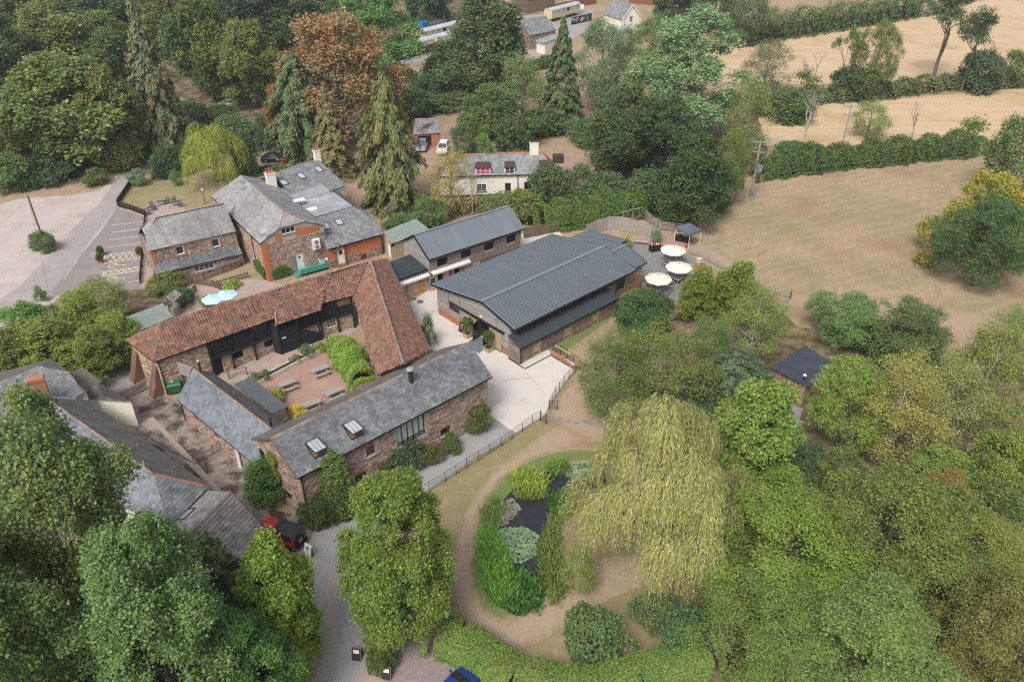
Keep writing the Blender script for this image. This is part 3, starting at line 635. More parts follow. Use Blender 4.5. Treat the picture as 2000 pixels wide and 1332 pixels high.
def boards(parent, W, z0, top, m, ops=(), pitch=0.18, off=0.0, x0=0.0, x1=None, gap=0.0, seed=1, name='boards', vertical=False, thick=0.025):
    prof = [(0, top), (W.len, top)] if not isinstance(top, list) else top
    x1 = W.len if x1 is None else x1; mb = MB(); rnd = random.Random(seed)
    def slab(a, b, c, d):
        t = off+thick+rnd.uniform(0, .008)
        V = [W.pt(a, c, off-.005), W.pt(b, c, off-.005), W.pt(b, d, off-.005), W.pt(a, d, off-.005), W.pt(a, c, t+.01), W.pt(b, c, t+.01), W.pt(b, d, t-.01), W.pt(a, d, t-.01)]
        mb.raw(V, [(4, 5, 6, 7), (0, 1, 5, 4), (1, 2, 6, 5), (2, 3, 7, 6), (3, 0, 4, 7)])
    if vertical:
        x = x0
        while x < x1-0.01:
            b = min(x+pitch, x1); zt = min(prof_at(prof, x), prof_at(prof, b)); z = z0
            for o in sorted(ops, key=lambda o: o[2]):
                if x < o[1] and b > o[0]:
                    if o[2]-z > .05: slab(x+.004, b-.004-gap, z, o[2])
                    z = o[3]
            if zt-z > .05: slab(x+.004, b-.004-gap, z, zt)
            x += pitch
    else:
        z = z0
        while z < max(p[1] for p in prof)-0.03:
            zt = z+pitch-gap
            # extent along the wall where the profile is above the board's top
            xs = [x0+(x1-x0)*i/60 for i in range(61)]; ok = [x for x in xs if prof_at(prof, x) >= zt-0.02]
            if ok:
                segs = [(min(ok), max(ok))]
                for o in ops:
                    if z < o[3]-.01 and zt > o[2]+.01:
                        ns = []
                        for a, b in segs:
                            if o[1] <= a or o[0] >= b: ns.append((a, b))
                            else:
                                if o[0] > a: ns.append((a, o[0]))
                                if o[1] < b: ns.append((o[1], b))
                        segs = ns
                for a, b in segs:
                    # split long runs into board lengths
                    while b-a > 4.2:
                        c = a+rnd.uniform(2.4, 3.8); slab(a+.003, c-.003, z, zt); a = c
                    if b-a > .05: slab(a+.003, b-.003, z, zt)
            z += pitch
    return tag(mb.build(name, m, parent), kind='stuff')
def op(W, u, v, w_, h_):                               # opening centred on a photo pixel, size in metres
    s, z = W.px(u, v); return (s-w_/2, s+w_/2, z-h_/2, z+h_/2)
def window(parent, W, o, m=None, nx=2, ny=1, glass=None, name='window', depth=-0.1, fw=0.06, sill=None, proud=0.0):
    m = m or M_white; a, b, c, d = o; mb = MB(); y = depth+proud
    def rect(x0, x1, z0, z1, t=0.05):
        V = [W.pt(x, z, yy) for yy in (y, y+t) for x, z in ((x0, z0), (x1, z0), (x1, z1), (x0, z1))]
        mb.raw(V, [(4, 5, 6, 7), (0, 1, 5, 4), (1, 2, 6, 5), (2, 3, 7, 6), (3, 0, 4, 7)])
    rect(a, a+fw, c, d); rect(b-fw, b, c, d); rect(a+fw, b-fw, c, c+fw); rect(a+fw, b-fw, d-fw, d)
    for i in range(1, nx):
        x = a+(b-a)*i/nx; rect(x-fw/2.4, x+fw/2.4, c+fw, d-fw, 0.045)
    for j in range(1, ny):
        z = c+(d-c)*j/ny; rect(a+fw, b-fw, z-fw/3.5, z+fw/3.5, 0.04)
    w_ = mb.build(name, m, parent)
    MB().face([W.pt(a, c, y+.012), W.pt(b, c, y+.012), W.pt(b, d, y+.012), W.pt(a, d, y+.012)]).build('pane', glass or M_glass, w_)
    if sill:
        s = MB(); s.box(W.pt((a+b)/2, c-.04, .03), (b-a+.16, .2, .07), rz=atan2(W.d.y, W.d.x)); s.build('sill', sill, w_)
    return w_
def door(parent, W, o, m, name='door', depth=-0.08, planks=4, handle=True, light=None):
    a, b, c, d = o; mb = MB(); n = max(1, planks)
    for i in range(n):
        x0 = a+(b-a)*i/n+.006; x1 = a+(b-a)*(i+1)/n-.006
        V = [W.pt(x, z, yy) for yy in (depth-.03, depth+.02) for x, z in ((x0, c), (x1, c), (x1, d), (x0, d))]
        mb.raw(V, [(4, 5, 6, 7), (0, 1, 5, 4), (1, 2, 6, 5), (2, 3, 7, 6), (3, 0, 4, 7)])
    mb.face([W.pt(a, c, depth-.01), W.pt(b, c, depth-.01), W.pt(b, d, depth-.01), W.pt(a, d, depth-.01)])
    o_ = mb.build(name, m, parent)
    if handle: MB().box(W.pt(b-.12, (c+d)/2-.05, depth+.05), (.04, .06, .14), rz=atan2(W.d.y, W.d.x)).build('handle', M_black, o_)
    if light:
        MB().box(W.pt((a+b)/2, d-.42, depth+.03), (light[0], .03, light[1]), rz=atan2(W.d.y, W.d.x)).build('light', M_glass, o_)
    return o_
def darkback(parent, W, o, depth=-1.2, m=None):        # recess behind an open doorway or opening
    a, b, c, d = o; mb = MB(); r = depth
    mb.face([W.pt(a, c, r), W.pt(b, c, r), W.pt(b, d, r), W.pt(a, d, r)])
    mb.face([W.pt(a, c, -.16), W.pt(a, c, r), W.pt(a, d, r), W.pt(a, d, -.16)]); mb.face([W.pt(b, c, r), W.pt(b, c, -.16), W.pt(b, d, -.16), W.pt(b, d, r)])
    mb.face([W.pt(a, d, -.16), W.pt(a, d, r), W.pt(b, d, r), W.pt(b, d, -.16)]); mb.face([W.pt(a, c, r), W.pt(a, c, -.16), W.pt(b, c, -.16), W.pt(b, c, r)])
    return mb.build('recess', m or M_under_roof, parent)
def pipe(parent, pts, r=0.04, m=None, name='downpipe'): return MB().tube(pts, r, 6).build(name, m or M_black, parent)
def beam(parent, a, b, w_, h_, m, name='fascia', up=(0, 0, 1)): return MB().bar(a, b, w_, h_, up).build(name, m, parent)
def rooflight(parent, poly, u, v, z_guess, w_=0.78, h_=1.15, openang=0.0, pane=None, ny=1):
    """roof window centred at a photo pixel on the face poly"""
    fr = RoofFrame(poly); q = P(u, v, 0)-Vector((0, 0, HC)); k = (fr.o-Vector((0, 0, HC))).dot(fr.n)/q.dot(fr.n); p = Vector((0, 0, HC))+q*k
    x = (p-fr.o).dot(fr.ex); y = (p-fr.o).dot(fr.ey); mb = MB()
    for a, b, c, d in ((-.5, .5, -.5, -.42), (-.5, .5, .42, .5), (-.5, -.42, -.42, .42), (.42, .5, -.42, .42)):
        V = [fr.pt(x+i*w_, y+j*h_, hh) for hh in (0.0, .11) for i, j in ((a, c), (b, c), (b, d), (a, d))]
        mb.raw(V, [(4, 5, 6, 7), (0, 1, 5, 4), (1, 2, 6, 5), (2, 3, 7, 6), (3, 0, 4, 7)])
    f = mb.build('roof_window', M_flue, parent)
    if openang:
        # top-hung sash tilted open, bottom edge raised, with dark gap and timber bars beneath
        R = lambda i, j, t=0.0: fr.pt(x+i*w_, y+(.5-(.5-j)*cos(openang))*h_, .12+(.5-j)*sin(openang)*h_+t)
        s = MB(); V = [R(i, j, t) for t in (0, .05) for i, j in ((-.5, -.5), (.5, -.5), (.5, .5), (-.5, .5))]
        s.raw(V, [(4, 5, 6, 7), (3, 2, 1, 0), (0, 1, 5, 4), (1, 2, 6, 5), (2, 3, 7, 6), (3, 0, 4, 7)]); so = s.build('sash', M_flue, f)
        for c in range(3):
            a = -.44+.88*c/3+.015; b = -.44+.88*(c+1)/3-.015
            MB().face([R(a, -.44, .056), R(b, -.44, .056), R(b, .44, .056), R(a, .44, .056)]).build('pane', pane or M_glassl, f)
        MB().face([fr.pt(x+i*w_, y+j*h_, .04) for i, j in ((-.42, -.42), (.42, -.42), (.42, .42), (-.42, .42))]).build('shaft', M_under_roof, f)
        t = MB()
        for j in (-.42, -.3, -.18): t.bar(fr.pt(x-.4*w_, y+j*h_, .07), fr.pt(x+.4*w_, y+j*h_, .07), .05, .04, fr.n)
        for i in (-.4, .4): t.bar(fr.pt(x+i*w_, y-.45*h_, .07), fr.pt(x+i*w_, y+.1*h_, .07), .04, .04, fr.n)
        t.build('timber_lining', M_oak, f)
    else:
        for c in range(ny):
            a = -.42+.84*c/ny+.01; b = -.42+.84*(c+1)/ny-.01
            MB().face([fr.pt(x+i*w_, y+j*h_, .08) for i, j in ((a, -.42), (b, -.42), (b, .42), (a, .42))]).build('pane', pane or M_glassl, f)
    return f
def roof_point(poly, u, v):
    fr = RoofFrame(poly); q = P(u, v, 0)-Vector((0, 0, HC)); k = (fr.o-Vector((0, 0, HC))).dot(fr.n)/q.dot(fr.n); return Vector((0, 0, HC))+q*k
def flue(parent, p, h=1.0, r=0.12, cap=None):
    f = MB().lathe([(r, -.25), (r, h)], 12, p).build('flue', M_flue, parent)
    MB().lathe([(r*1.5, h), (r*1.7, h+.05), (r*1.5, h+.14), (r*.6, h+.2)], 12, p).build('cowl', cap or M_steel, f); return f
def chimney(parent, p, wx, wy, h, m, rz=0.0, pots=0, potm=None, capm=None, name='chimney'):
    c = MB(); c.box((p[0], p[1], p[2]+h/2), (wx, wy, h), rz=rz); c.box((p[0], p[1], p[2]+h-.12), (wx+.14, wy+.14, .14), rz=rz)
    o = c.build(name, m, parent)
    top = MB(); top.box((p[0], p[1], p[2]+h+.03), (wx+.05, wy+.05, .08), rz=rz); top.build('capping', capm or m, o)
    for i in range(pots):
        d = rot2(((i-(pots-1)/2)*wx/pots, 0), rz)
        MB().lathe([(.13, 0), (.11, .1), (.1, .42), (.13, .46), (.12, .5)], 10, (p[0]+d.x, p[1]+d.y, p[2]+h+.07)).build('chimney_pot', potm or M_brick, o)
    return o
# ================================================================== timber events barn with grey seamed roof
def frame(ox, oy, deg):
    a = radians(deg); c, s = cos(a), sin(a)
    return lambda x, y, z=0.0: Vector((ox+c*x-s*y, oy+s*x+c*y, z))
G = frame(-.15, 69.76, 42.81); BW, BL = 12.27, 19.24
barn = thing('timber_barn', 'large timber barn with a dark grey seamed metal roof between concrete yard and patio', 'barn', (0, 0, 0))
LE, RI, RE = 3.69, 5.13, 3.93
def zl(y): return RI-(y-4.24)*(RI-LE)/(BW+.81-4.24)
def zr(y): return RI-(4.24-y)*(RI-RE)/(4.24+.86)
left = [G(BL, BW+.81, LE), G(-.34, BW+.81, LE), G(-.34, 4.24, RI), G(BL, 4.24, RI)]
right = [G(-.34, -.86, RE), G(BL, -.86, RE), G(BL, 4.24, RI), G(-.34, 4.24, RI)]
panels(barn, left, M_metalg); panels(barn, right, M_metal)  # same roof metal; left slope coloured paler to paint in the sky reflection
beam(barn, G(-.34, 4.24, RI+.07), G(BL, 4.24, RI+.07), .42, .08, M_metalg, 'ridge_capping')
for a, b in ((G(-.36, BW+.83, LE-.04), G(-.36, 4.24, RI-.04)), (G(-.36, 4.24, RI-.04), G(-.36, -.88, RE-.04)), (G(BL+.02, BW+.83, LE-.04), G(BL+.02, 4.24, RI-.04)), (G(BL+.02, 4.24, RI-.04), G(BL+.02, -.88, RE-.04))):
    beam(barn, a, b, .06, .2, M_black, 'verge_trim')
beam(barn, G(-.36, BW+.85, LE-.06), G(BL+.02, BW+.85, LE-.06), .12, .14, M_black, 'gutter'); beam(barn, G(-.36, -.92, RE-.06), G(BL+.02, -.92, RE-.06), .12, .14, M_black, 'gutter')
for yy in ((BW+.8, 4.4), (4.1, -.84)):                # pale soffit boards under the front verge
    f0 = zl if yy[0] > 5 else zr
    MB().face([G(-.34, yy[0], f0(yy[0])-.16), G(.02, yy[0], f0(yy[0])-.16), G(.02, yy[1], f0(yy[1])-.16), G(-.34, yy[1], f0(yy[1])-.16)]).build('soffit', M_cladgrey, barn)
Wf = Wall(G(0, BW), G(0, 0)); Wr = Wall(G(0, 0), G(BL, 0)); Wb = Wall(G(BL, 0), G(BL, BW)); Wl = Wall(G(BL, BW), G(0, BW))
pf = [(0, zl(BW)-.2), (BW-4.24, RI-.2), (BW, zr(0)-.2)]
pit = (BW-7.4, BW-1.23)                                # doorway bay between the open sliding doors
o_door = (BW-5.25, BW-3.3, 0, 2.25); o_win = op(Wf, 830+385/6.66, 520+540/6.66, 1.75, 1.0)
wall(barn, Wf, 0, pf, M_under_roof, [o_door, o_win]); boards(barn, Wf, .95, pf, M_cladgrey, [o_win, (BW-5.3, BW-3.25, 0, 2.3)], .16, .01, seed=3)
for x0, x1 in ((0, pit[0]+.1), (BW-1.25, BW)):
    b = MB(); b.box(Wf.pt((x0+x1)/2, .475, .03), (x1-x0, .1, .95), rz=atan2(Wf.d.y, Wf.d.x)); b.build('brick_plinth', M_brickred, barn)
for x in (.02, 2.0, 4.0, 7.6, 10.2):
    if not (o_door[0]-.1 < x < o_door[1]): beam(barn, Wf.pt(x, 1.0, .06), Wf.pt(x, prof_at(pf, x)-.02, .06), .07, .05, M_clad, 'batten', up=Wf.n)
window(barn, Wf, o_win, M_black, 1, 1, depth=-.05, fw=.07)
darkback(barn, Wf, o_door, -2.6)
sd = MB()
for x0, x1 in ((BW-7.35, BW-5.35), (BW-3.25, BW-1.3)):
    d_ = door(barn, Wf, (x0, x1, .06, 2.5), M_palewood, 'sliding_door', .12, 12, False)
    beam(d_, Wf.pt(x0, .06, .13), Wf.pt(x1, .06, .13), .1, .08, M_black, 'bottom_rail')
beam(barn, Wf.pt(BW-8.1, 2.66, .2), Wf.pt(BW-.85, 2.66, .2), .18, .2, M_black, 'door_track')
gd = MB(); gdW = Wall(Wf.pt(o_door[0], 0, .05), Wf.pt(o_door[0]+.25, 0, 1.0))
window(barn, gdW, (0, .95, .05, 2.2), M_black, 2, 4, depth=0, fw=.07, name='glazed_door')
gdW2 = Wall(Wf.pt(o_door[1]-.1, 0, .95), Wf.pt(o_door[1], 0, .05)); window(barn, gdW2, (0, .9, .05, 2.2), M_black, 2, 4, depth=0, fw=.07, name='glazed_door')
MB().box(Wf.pt(BW-4.6, 3.05, .12), (.3, .14, .1), rz=atan2(Wf.d.y, Wf.d.x)).build('wall_lamp', M_cream, barn)
# long right wall with its row of open top-hung windows above the lean-to
hx = [1000+200/6.054, 1000+548/6.054, 1000+880/6.054, 1000+1190/6.054]; hy = [440+1205/6.054, 440+1040/6.054, 440+870/6.054, 440+710/6.054]
ops_r = []
for u, v in zip(hx, hy):
    s, z = Wr.px(u, v); ops_r.append((s-.75, s+.75, 2.95, 3.62))
s_, z_ = Wr.px(1000+1390/6.054, 440+605/6.054); o_pw = (BL-2.3, BL-.9, 1.7, 2.9)
wall(barn, Wr, 0, zr(0)-.2, M_under_roof, ops_r+[o_pw]); boards(barn, Wr, .9, zr(0)-.2, M_cladwarm, ops_r+[o_pw], .17, .01, seed=5)
MB().box(Wr.pt(BL/2, .45, .03), (BL, .1, .9), rz=atan2(Wr.d.y, Wr.d.x)).build('brick_plinth', M_brickred, barn)
for o in ops_r:
    window(barn, Wr, o, M_black, 2, 1, depth=-.08)
    tilt = MB(); a, b, c, d = o                        # sash hung open at the top
    V = [Wr.pt(a, d, .05), Wr.pt(b, d, .05), Wr.pt(b, c+.12, .34), Wr.pt(a, c+.12, .34)]
    for i in range(4): tilt.bar(V[i], V[(i+1) % 4], .06)
    so = tilt.build('open_sash', M_black, barn); MB().face([v+Vector((0, 0, .01)) for v in V]).build('pane', M_glass, so)
window(barn, Wr, o_pw, M_black, 2, 1, depth=-.05)
wall(barn, Wb, 0, [(0, zr(0)-.2), (4.24, RI-.2), (BW, zl(BW)-.2)], M_clad); wall(barn, Wl, 0, zl(BW)-.2, M_clad)
boards(barn, Wl, .1, zl(BW)-.2, M_clad, (), .17, .01, seed=8)
pipe(barn, [G(.15, -.9, RE-.1), G(.15, -.35, RE-.45), G(.15, -.12, RE-.7), G(.15, -.12, 2.9)]); pipe(barn, [G(BL-2.5, -.12, RE-.2), G(BL-2.5, -.12, .2)])
# lean-to store along the right wall
LT0, LT1, LTD = -.45, 15.0, 1.62
lt = [G(LT0, -LTD-.3, 2.12), G(LT1+.15, -LTD-.3, 2.12), G(LT1+.15, -.02, 2.9), G(LT0, -.02, 2.9)]
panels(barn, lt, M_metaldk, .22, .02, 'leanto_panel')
beam(barn, lt[0]+Vector((0, 0, -.06)), lt[1]+Vector((0, 0, -.06)), .1, .12, M_black, 'gutter')
Wlt = Wall(G(LT0+.15, -LTD), G(LT1, -LTD)); Wle = Wall(G(LT0+.15, 0), G(LT0+.15, -LTD))
wall(barn, Wlt, 0, 2.15, M_under_roof); wall(barn, Wle, 0, [(0, 2.85), (LTD, 2.2)], M_under_roof); wall(barn, Wall(G(LT1, -LTD), G(LT1, 0)), 0, [(0, 2.2), (LTD, 2.85)], M_clad)
dpos = [2.6, 7.4, 11.9]
dops = [(x-.55, x+.55, 0.05, 1.95) for x in dpos]
boards(barn, Wlt, .12, 2.12, M_clad, dops, .17, .02, gap=.06, seed=11); boards(barn, Wle, .12, [(0, 2.8), (LTD, 2.15)], M_clad, (), .17, .02, gap=.06, seed=12)
for o in dops:
    d_ = door(barn, Wlt, o, M_palewood, 'store_door', .05, 5, True)
    for zz in (.45, 1.6): beam(d_, Wlt.pt(o[0]+.05, zz, .09), Wlt.pt(o[0]+.7, zz, .09), .03, .07, M_black, 'strap_hinge')
for x in [0.05]+[o[0]-.1 for o in dops]+[4.9, 9.7, 13.6, LT1-LT0-.3]: beam(barn, Wlt.pt(x, 0, .05), Wlt.pt(x, 2.1, .05), .12, .1, M_cladwarm, 'post', up=Wlt.n)
pipe(barn, [G(LT0+.3, -LTD-.15, 2.1), G(LT0+.3, -LTD-.15, .05)], .05)
# rear extension: lower gable and a low mono-pitch wing towards the fence
e_r = [G(BL+.02, -.3, 3.75), G(BL+2.65, -.3, 3.75), G(BL+2.65, 2.95, 4.9), G(BL+.02, 2.95, 4.9)]
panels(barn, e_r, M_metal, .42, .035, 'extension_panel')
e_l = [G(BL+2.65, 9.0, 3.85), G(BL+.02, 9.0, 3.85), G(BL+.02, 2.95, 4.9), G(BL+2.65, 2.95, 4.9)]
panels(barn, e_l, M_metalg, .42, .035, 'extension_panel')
beam(barn, G(BL, 2.95, 4.97), G(BL+2.65, 2.95, 4.97), .34, .07, M_metalg, 'ridge_capping')
beam(barn, G(BL+2.67, -.34, 3.72), G(BL+2.67, 2.95, 4.88), .06, .2, M_black, 'verge_trim'); beam(barn, G(BL, -.34, 3.7), G(BL+2.67, -.34, 3.7), .1, .14, M_black, 'gutter')
We1 = Wall(G(BL, .05), G(BL+2.3, .05)); We2 = Wall(G(BL+2.3, .05), G(BL+2.3, 9.0))
wall(barn, We1, 0, 3.8, M_brickred); boards(barn, We1, 1.0, 3.8, M_cladwarm, (), .17, .01); wall(barn, We2, 0, [(0, 3.8), (2.9, 4.75), (8.95, 3.8)], M_clad)
MB().box(G(BL+2.55, -.35, .45), (.35, .6, .9), rz=radians(42.81)).build('brick_pier', M_brickred, barn)
mono = [G(24.1, 11.2, 3.4), G(20.7, 11.2, 3.4), G(20.7, 4.7, 4.2), G(24.1, 4.7, 4.2)]
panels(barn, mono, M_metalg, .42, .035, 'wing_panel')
beam(barn, G(20.7, 4.66, 4.1), G(24.15, 4.66, 4.1), .08, .26, M_black, 'fascia')
for a, b in ((G(20.9, 5.0), G(23.9, 5.0)), (G(23.9, 5.0), G(23.9, 11)), (G(23.9, 11), G(20.9, 11))): wall(barn, Wall(a, b), 0, 3.35, M_cladgrey)
# ================================================================== long two-storey timber building behind
Q = frame(-9.88, 84.02, 37.55); QL, QW = 13.92, 5.76; QE, QR = 4.5, 6.5
lg = thing('timber_lodge', 'long two-storey timber-clad building with a smooth grey roof and white awning', 'building')
qf = [Q(-.2, -.3, QE), Q(QL+.2, -.3, QE), Q(QL+.2, QW/2, QR), Q(-.2, QW/2, QR)]; qb = [Q(QL+.2, QW+.3, QE), Q(-.2, QW+.3, QE), Q(-.2, QW/2, QR), Q(QL+.2, QW/2, QR)]
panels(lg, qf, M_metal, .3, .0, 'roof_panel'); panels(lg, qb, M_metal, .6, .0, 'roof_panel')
beam(lg, Q(-.2, QW/2, QR+.05), Q(QL+.2, QW/2, QR+.05), .34, .07, M_metalg, 'ridge_capping')
for x in (-.22, QL+.22):
    beam(lg, Q(x, -.32, QE-.02), Q(x, QW/2, QR-.02), .1, .2, M_metalg if x > 0 else M_black, 'verge_trim'); beam(lg, Q(x, QW+.32, QE-.02), Q(x, QW/2, QR-.02), .1, .2, M_black, 'verge_trim')
beam(lg, Q(-.2, -.36, QE-.06), Q(QL+.2, -.36, QE-.06), .12, .12, M_black, 'gutter')
W1 = Wall(Q(0, 0), Q(QL, 0)); W0 = Wall(Q(0, QW), Q(0, 0)); W2 = Wall(Q(QL, 0), Q(QL, QW)); W3 = Wall(Q(QL, QW), Q(0, QW))
z3 = lambda x, y: (740+x/6.053, 380+y/6.053)
up = [op(W1, *z3(748, 785), 1.5, 1.0), op(W1, *z3(1027, 682), 1.5, 1.0), op(W1, *z3(1297, 590), 1.45, 1.0), op(W1, *z3(1560, 498), 1.4, 1.0)]
up = [(a, b, 3.0, 4.05) for a, b, c, d in up]
lowd = [(*[W1.px(*z3(730, 985))[0]+d for d in (-.42, .42)], 0, 1.95), (*[W1.px(*z3(848, 930))[0]+d for d in (-.17, .17)], .7, 1.9), (*[W1.px(*z3(925, 900))[0]+d for d in (-.45, .45)], 0, 1.95), (*[W1.px(*z3(993, 872))[0]+d for d in (-.45, .45)], 0, 1.95), (*[W1.px(*z3(638, 993))[0]+d for d in (-.35, .35)], 1.0, 1.7)]
wall(lg, W1, 0, QE-.1, M_pinkrender, up+lowd); boards(lg, W1, 2.0, QE-.1, M_clad, up, .17, .01, seed=21)
boards(lg, W1, 0.05, 2.0, M_brownwood, lowd, .2, .01, x0=7.4, vertical=True, seed=22)
for o in up: window(lg, W1, o, M_black, 2, 1, depth=-.06)
for i, o in enumerate(lowd):
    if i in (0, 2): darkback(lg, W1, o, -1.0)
    elif i == 3: door(lg, W1, o, M_oak, light=(.3, .4))
    else: window(lg, W1, o, M_black, 1, 1)
gp = [(0, QE-.1), (QW/2, QR-.1), (QW, QE-.1)]
wall(lg, W0, 0, gp, M_cladgrey); boards(lg, W0, .1, gp, M_cladgrey, (), .17, .01, seed=23); wall(lg, W2, 0, gp, M_clad); wall(lg, W3, 0, QE-.1, M_clad)
pipe(lg, [Q(QL+.05, -.3, QE-.1), Q(QL-.1, -.08, QE-.4), Q(QL-.1, -.08, .1)], .05, M_steel)
M_awn = mat('white_awning', (0.62, 0.62, 0.62), (0.54, 0.54, 0.54), scale=4, stretch=(3, 3, .2), rough=.8)
def awning(parent, W, x0, x1, z, depth=.55):
    mb = MB(); mb.face([W.pt(x0, z+.12, .02), W.pt(x0, z, depth), W.pt(x1, z, depth), W.pt(x1, z+.12, .02)])
    n = int((x1-x0)/.25)
    for i in range(n):
        a = x0+(x1-x0)*i/n; b = x0+(x1-x0)*(i+1)/n; m_ = (a+b)/2
        mb.face([W.pt(a, z, depth), W.pt(a, z-.16, depth), W.pt(m_, z-.24, depth), W.pt(b, z-.16, depth), W.pt(b, z, depth)])
    o = mb.build('awning', M_awn, parent); beam(o, W.pt(x0, z+.1, .12), W.pt(x1, z+.1, .12), .2, .14, M_white, 'cassette')
awning(lg, W1, .1, 5.7, 2.55)
# low link building with oak door
lk = thing('link_building', 'low rendered link building with dark flat roof, awning and golden oak door', 'building')
l_p = [Q(-4.6, .3, 2.85), Q(-.02, .3, 3.0), Q(-.05, 4.3, 3.35), Q(-3.6, 4.3, 3.2)]
panels(lk, l_p, M_metaldk, .28, .01, 'roof_panel'); beam(lk, Q(-4.6, .27, 2.8), Q(0, .27, 2.95), .08, .16, M_black, 'fascia')
Wk = Wall(Q(-4.5, .5), Q(-.02, .5)); od = (Wk.px(*z3(500, 1080))[0]-.46, Wk.px(*z3(500, 1080))[0]+.46, 0.02, 2.0); ow = (.55, 1.5, .75, 1.9)
wall(lk, Wk, 0, 2.8, M_pinkrender, [od, ow]); boards(lk, Wk, 2.2, 2.8, M_cladgrey, (), .16, .01)
door(lk, Wk, od, M_oak, light=(.26, .36)); window(lk, Wk, ow, M_black, 1, 1, glass=M_glassl)
wall(lk, Wall(Q(-4.5, 4.2), Q(-4.5, .5)), 0, 2.8, M_pinkrender); wall(lk, Wall(Q(-.02, 4.2), Q(-4.0, 4.2)), 0, 2.9, M_cladgrey)
awning(lk, Wk, -.1, 4.45, 2.3)
# green corrugated shed
sh = thing('green_shed', 'small shed with green corrugated roof and white door behind the red pantile barn', 'shed')
a_, b_, c_, d_ = P(764, 476, 2.35), P(843, 452, 2.35), P(812, 428, 3.0), P(748, 453, 3.0)
sheets(sh, [a_, b_, c_, d_], M_corrgreen, .16, .03)
off = (d_-a_).to_2d().normalized().to_3d()
Ws = Wall(a_+off*.25, b_+off*.25); wall(sh, Ws, 0, 2.3, M_under_roof); boards(sh, Ws, .05, 2.3, M_palewood, (), .2, .01, vertical=True)
Ws2 = Wall(d_, a_+off*.25); so = (Ws2.len-1.15, Ws2.len-.2, .05, 1.95)
wall(sh, Ws2, 0, [(0, 2.95), (Ws2.len, 2.35)], M_palewood, [so]); door(sh, Ws2, so, M_white, planks=1)
so2 = op(Ws, *z3(157, 600), .5, .3); window(sh, Ws, so2, M_black, 1, 1, proud=.14)
wall(sh, Wall(b_+off*.25, c_), 0, [(0, 2.35), ((c_-b_-off*.25).to_2d().length, 2.95)], M_brownwood); wall(sh, Wall(c_, d_), 0, 2.9, M_brownwood)
# ================================================================== red pantile barn, north range (open timber front)
pb = thing('pantile_barn', 'long hipped barn with red clay pantile roof, stone walls and black boarded galleries', 'barn')
PE, PR = 4.25, 6.6
E0 = P(301, 707, PE); Em = P(527.4, 625, PE); E1 = P(690, 577.5, PE); EB = P(246, 664, PE)
RH = P(316, 630, PR); RT = P(722, 508.5, PR)
B1 = E1 + (EB-E0)                                       # hidden back eave keeps the barn's depth
dirx = (E1-E0).to_2d().normalized().to_3d(); nin = Vector((-dirx.y, dirx.x, 0))
M1, M2 = P(527.4, 625, PE), P(624, 594, PE); t1 = (M1-E0).dot(dirx)/(E1-E0).length; t2 = (M2-E0).dot(dirx)/(E1-E0).length; r1_ = RH.lerp(RT, t1*.95); r2_ = RH.lerp(RT, t2*.97)
pantiles(pb, [E0, M1, r1_, RH], seed=2); pantiles(pb, [M1, M2, r2_, r1_], seed=5); pantiles(pb, [M2, E1, RT, r2_], seed=9); pantiles(pb, [EB, E0, RH], seed=3); pantiles(pb, [B1, EB, RH, RT], seed=4)
ridge(pb, RH, RT, M_ridge); ridge(pb, E0, RH, M_pan, .3, .1); ridge(pb, EB, RH, M_pan, .3, .1)
up1 = Vector((0, 0, .13)); p0 = P(539, 635.5, 3.93); p1 = P(625, 606.5, 3.93)
pantiles(pb, [p0, p1, M2.lerp(r2_, .5)+up1, M1.lerp(r1_, .5)+up1], seed=6, name='porch_pantiles')
for q, m_ in ((p0, M1.lerp(r1_, .5)+up1), (p1, M2.lerp(r2_, .5)+up1)): beam(pb, q+Vector((0, 0, -.06)), q.lerp(m_, .6)+Vector((0, 0, -.06)), .1, .12, M_lead if q is p0 else M_blackwood, 'porch_verge')
A_ = E0+nin*.3+dirx*.3; Bm = E0+dirx*12.1+nin*1.15; B_ = E1+nin*.5
Wp = Wall(A_, Bm); Wn = Wall(Bm, B_); WpL = Wall(EB+dirx*.3-nin*.3, A_)
z6 = lambda x, y: (240+x/6.343, 580+y/6.343); z8 = lambda x, y: (240+x/3.027, 520+y/3.027)
gal0 = Wp.px(*z6(1060, 640))[0]; dW = Wp.px(*z6(1175, 850))[0]
wd = (dW-.5, dW+.5, 0, 1.95)
sw1 = (*[Wp.px(*z6(1425, 710))[0]+d for d in (-.55, .55)], .95, 1.75); sw2 = (*[min(Wp.len-.6, Wp.px(*z8(868, 450))[0])+d for d in (-.5, .5)], .9, 1.7)
wn0 = Wn.px(*z8(1232, 325))[0]; ww = (wn0-.55, wn0+.55, .9, 1.75)
wall(pb, Wp, 0, PE-.05, M_mortar, [wd, sw1, sw2]); wall(pb, Wn, 0, PE-.05, M_mortar, [ww])
stones(pb, Wp, .05, PE-.15, M_stonetan, [], .36, .17, 31, x1=gal0); stones(pb, Wp, .05, 2.05, M_stonetan, [wd, sw1, sw2], .36, .17, 32, x0=gal0); stones(pb, Wn, .05, 2.05, M_stonetan, [ww], .36, .17, 37)
door(pb, Wp, wd, M_blackwood, planks=6)
MB().box(Wp.pt(wd[1]+.14, 1.6, .05), (.22, .06, .8), rz=atan2(Wp.d.y, Wp.d.x)).build('brick_quoin', M_brick, pb)
for o in (sw1, sw2):
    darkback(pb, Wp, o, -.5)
    for k in range(7): beam(pb, Wp.pt(o[0]+.08+k*(o[1]-o[0]-.16)/6, o[2], .0), Wp.pt(o[0]+.08+k*(o[1]-o[0]-.16)/6, o[3], .0), .05, .05, M_blackwood, 'window_bar', up=Wp.n)
window(pb, Wn, ww, M_white, 3, 2)
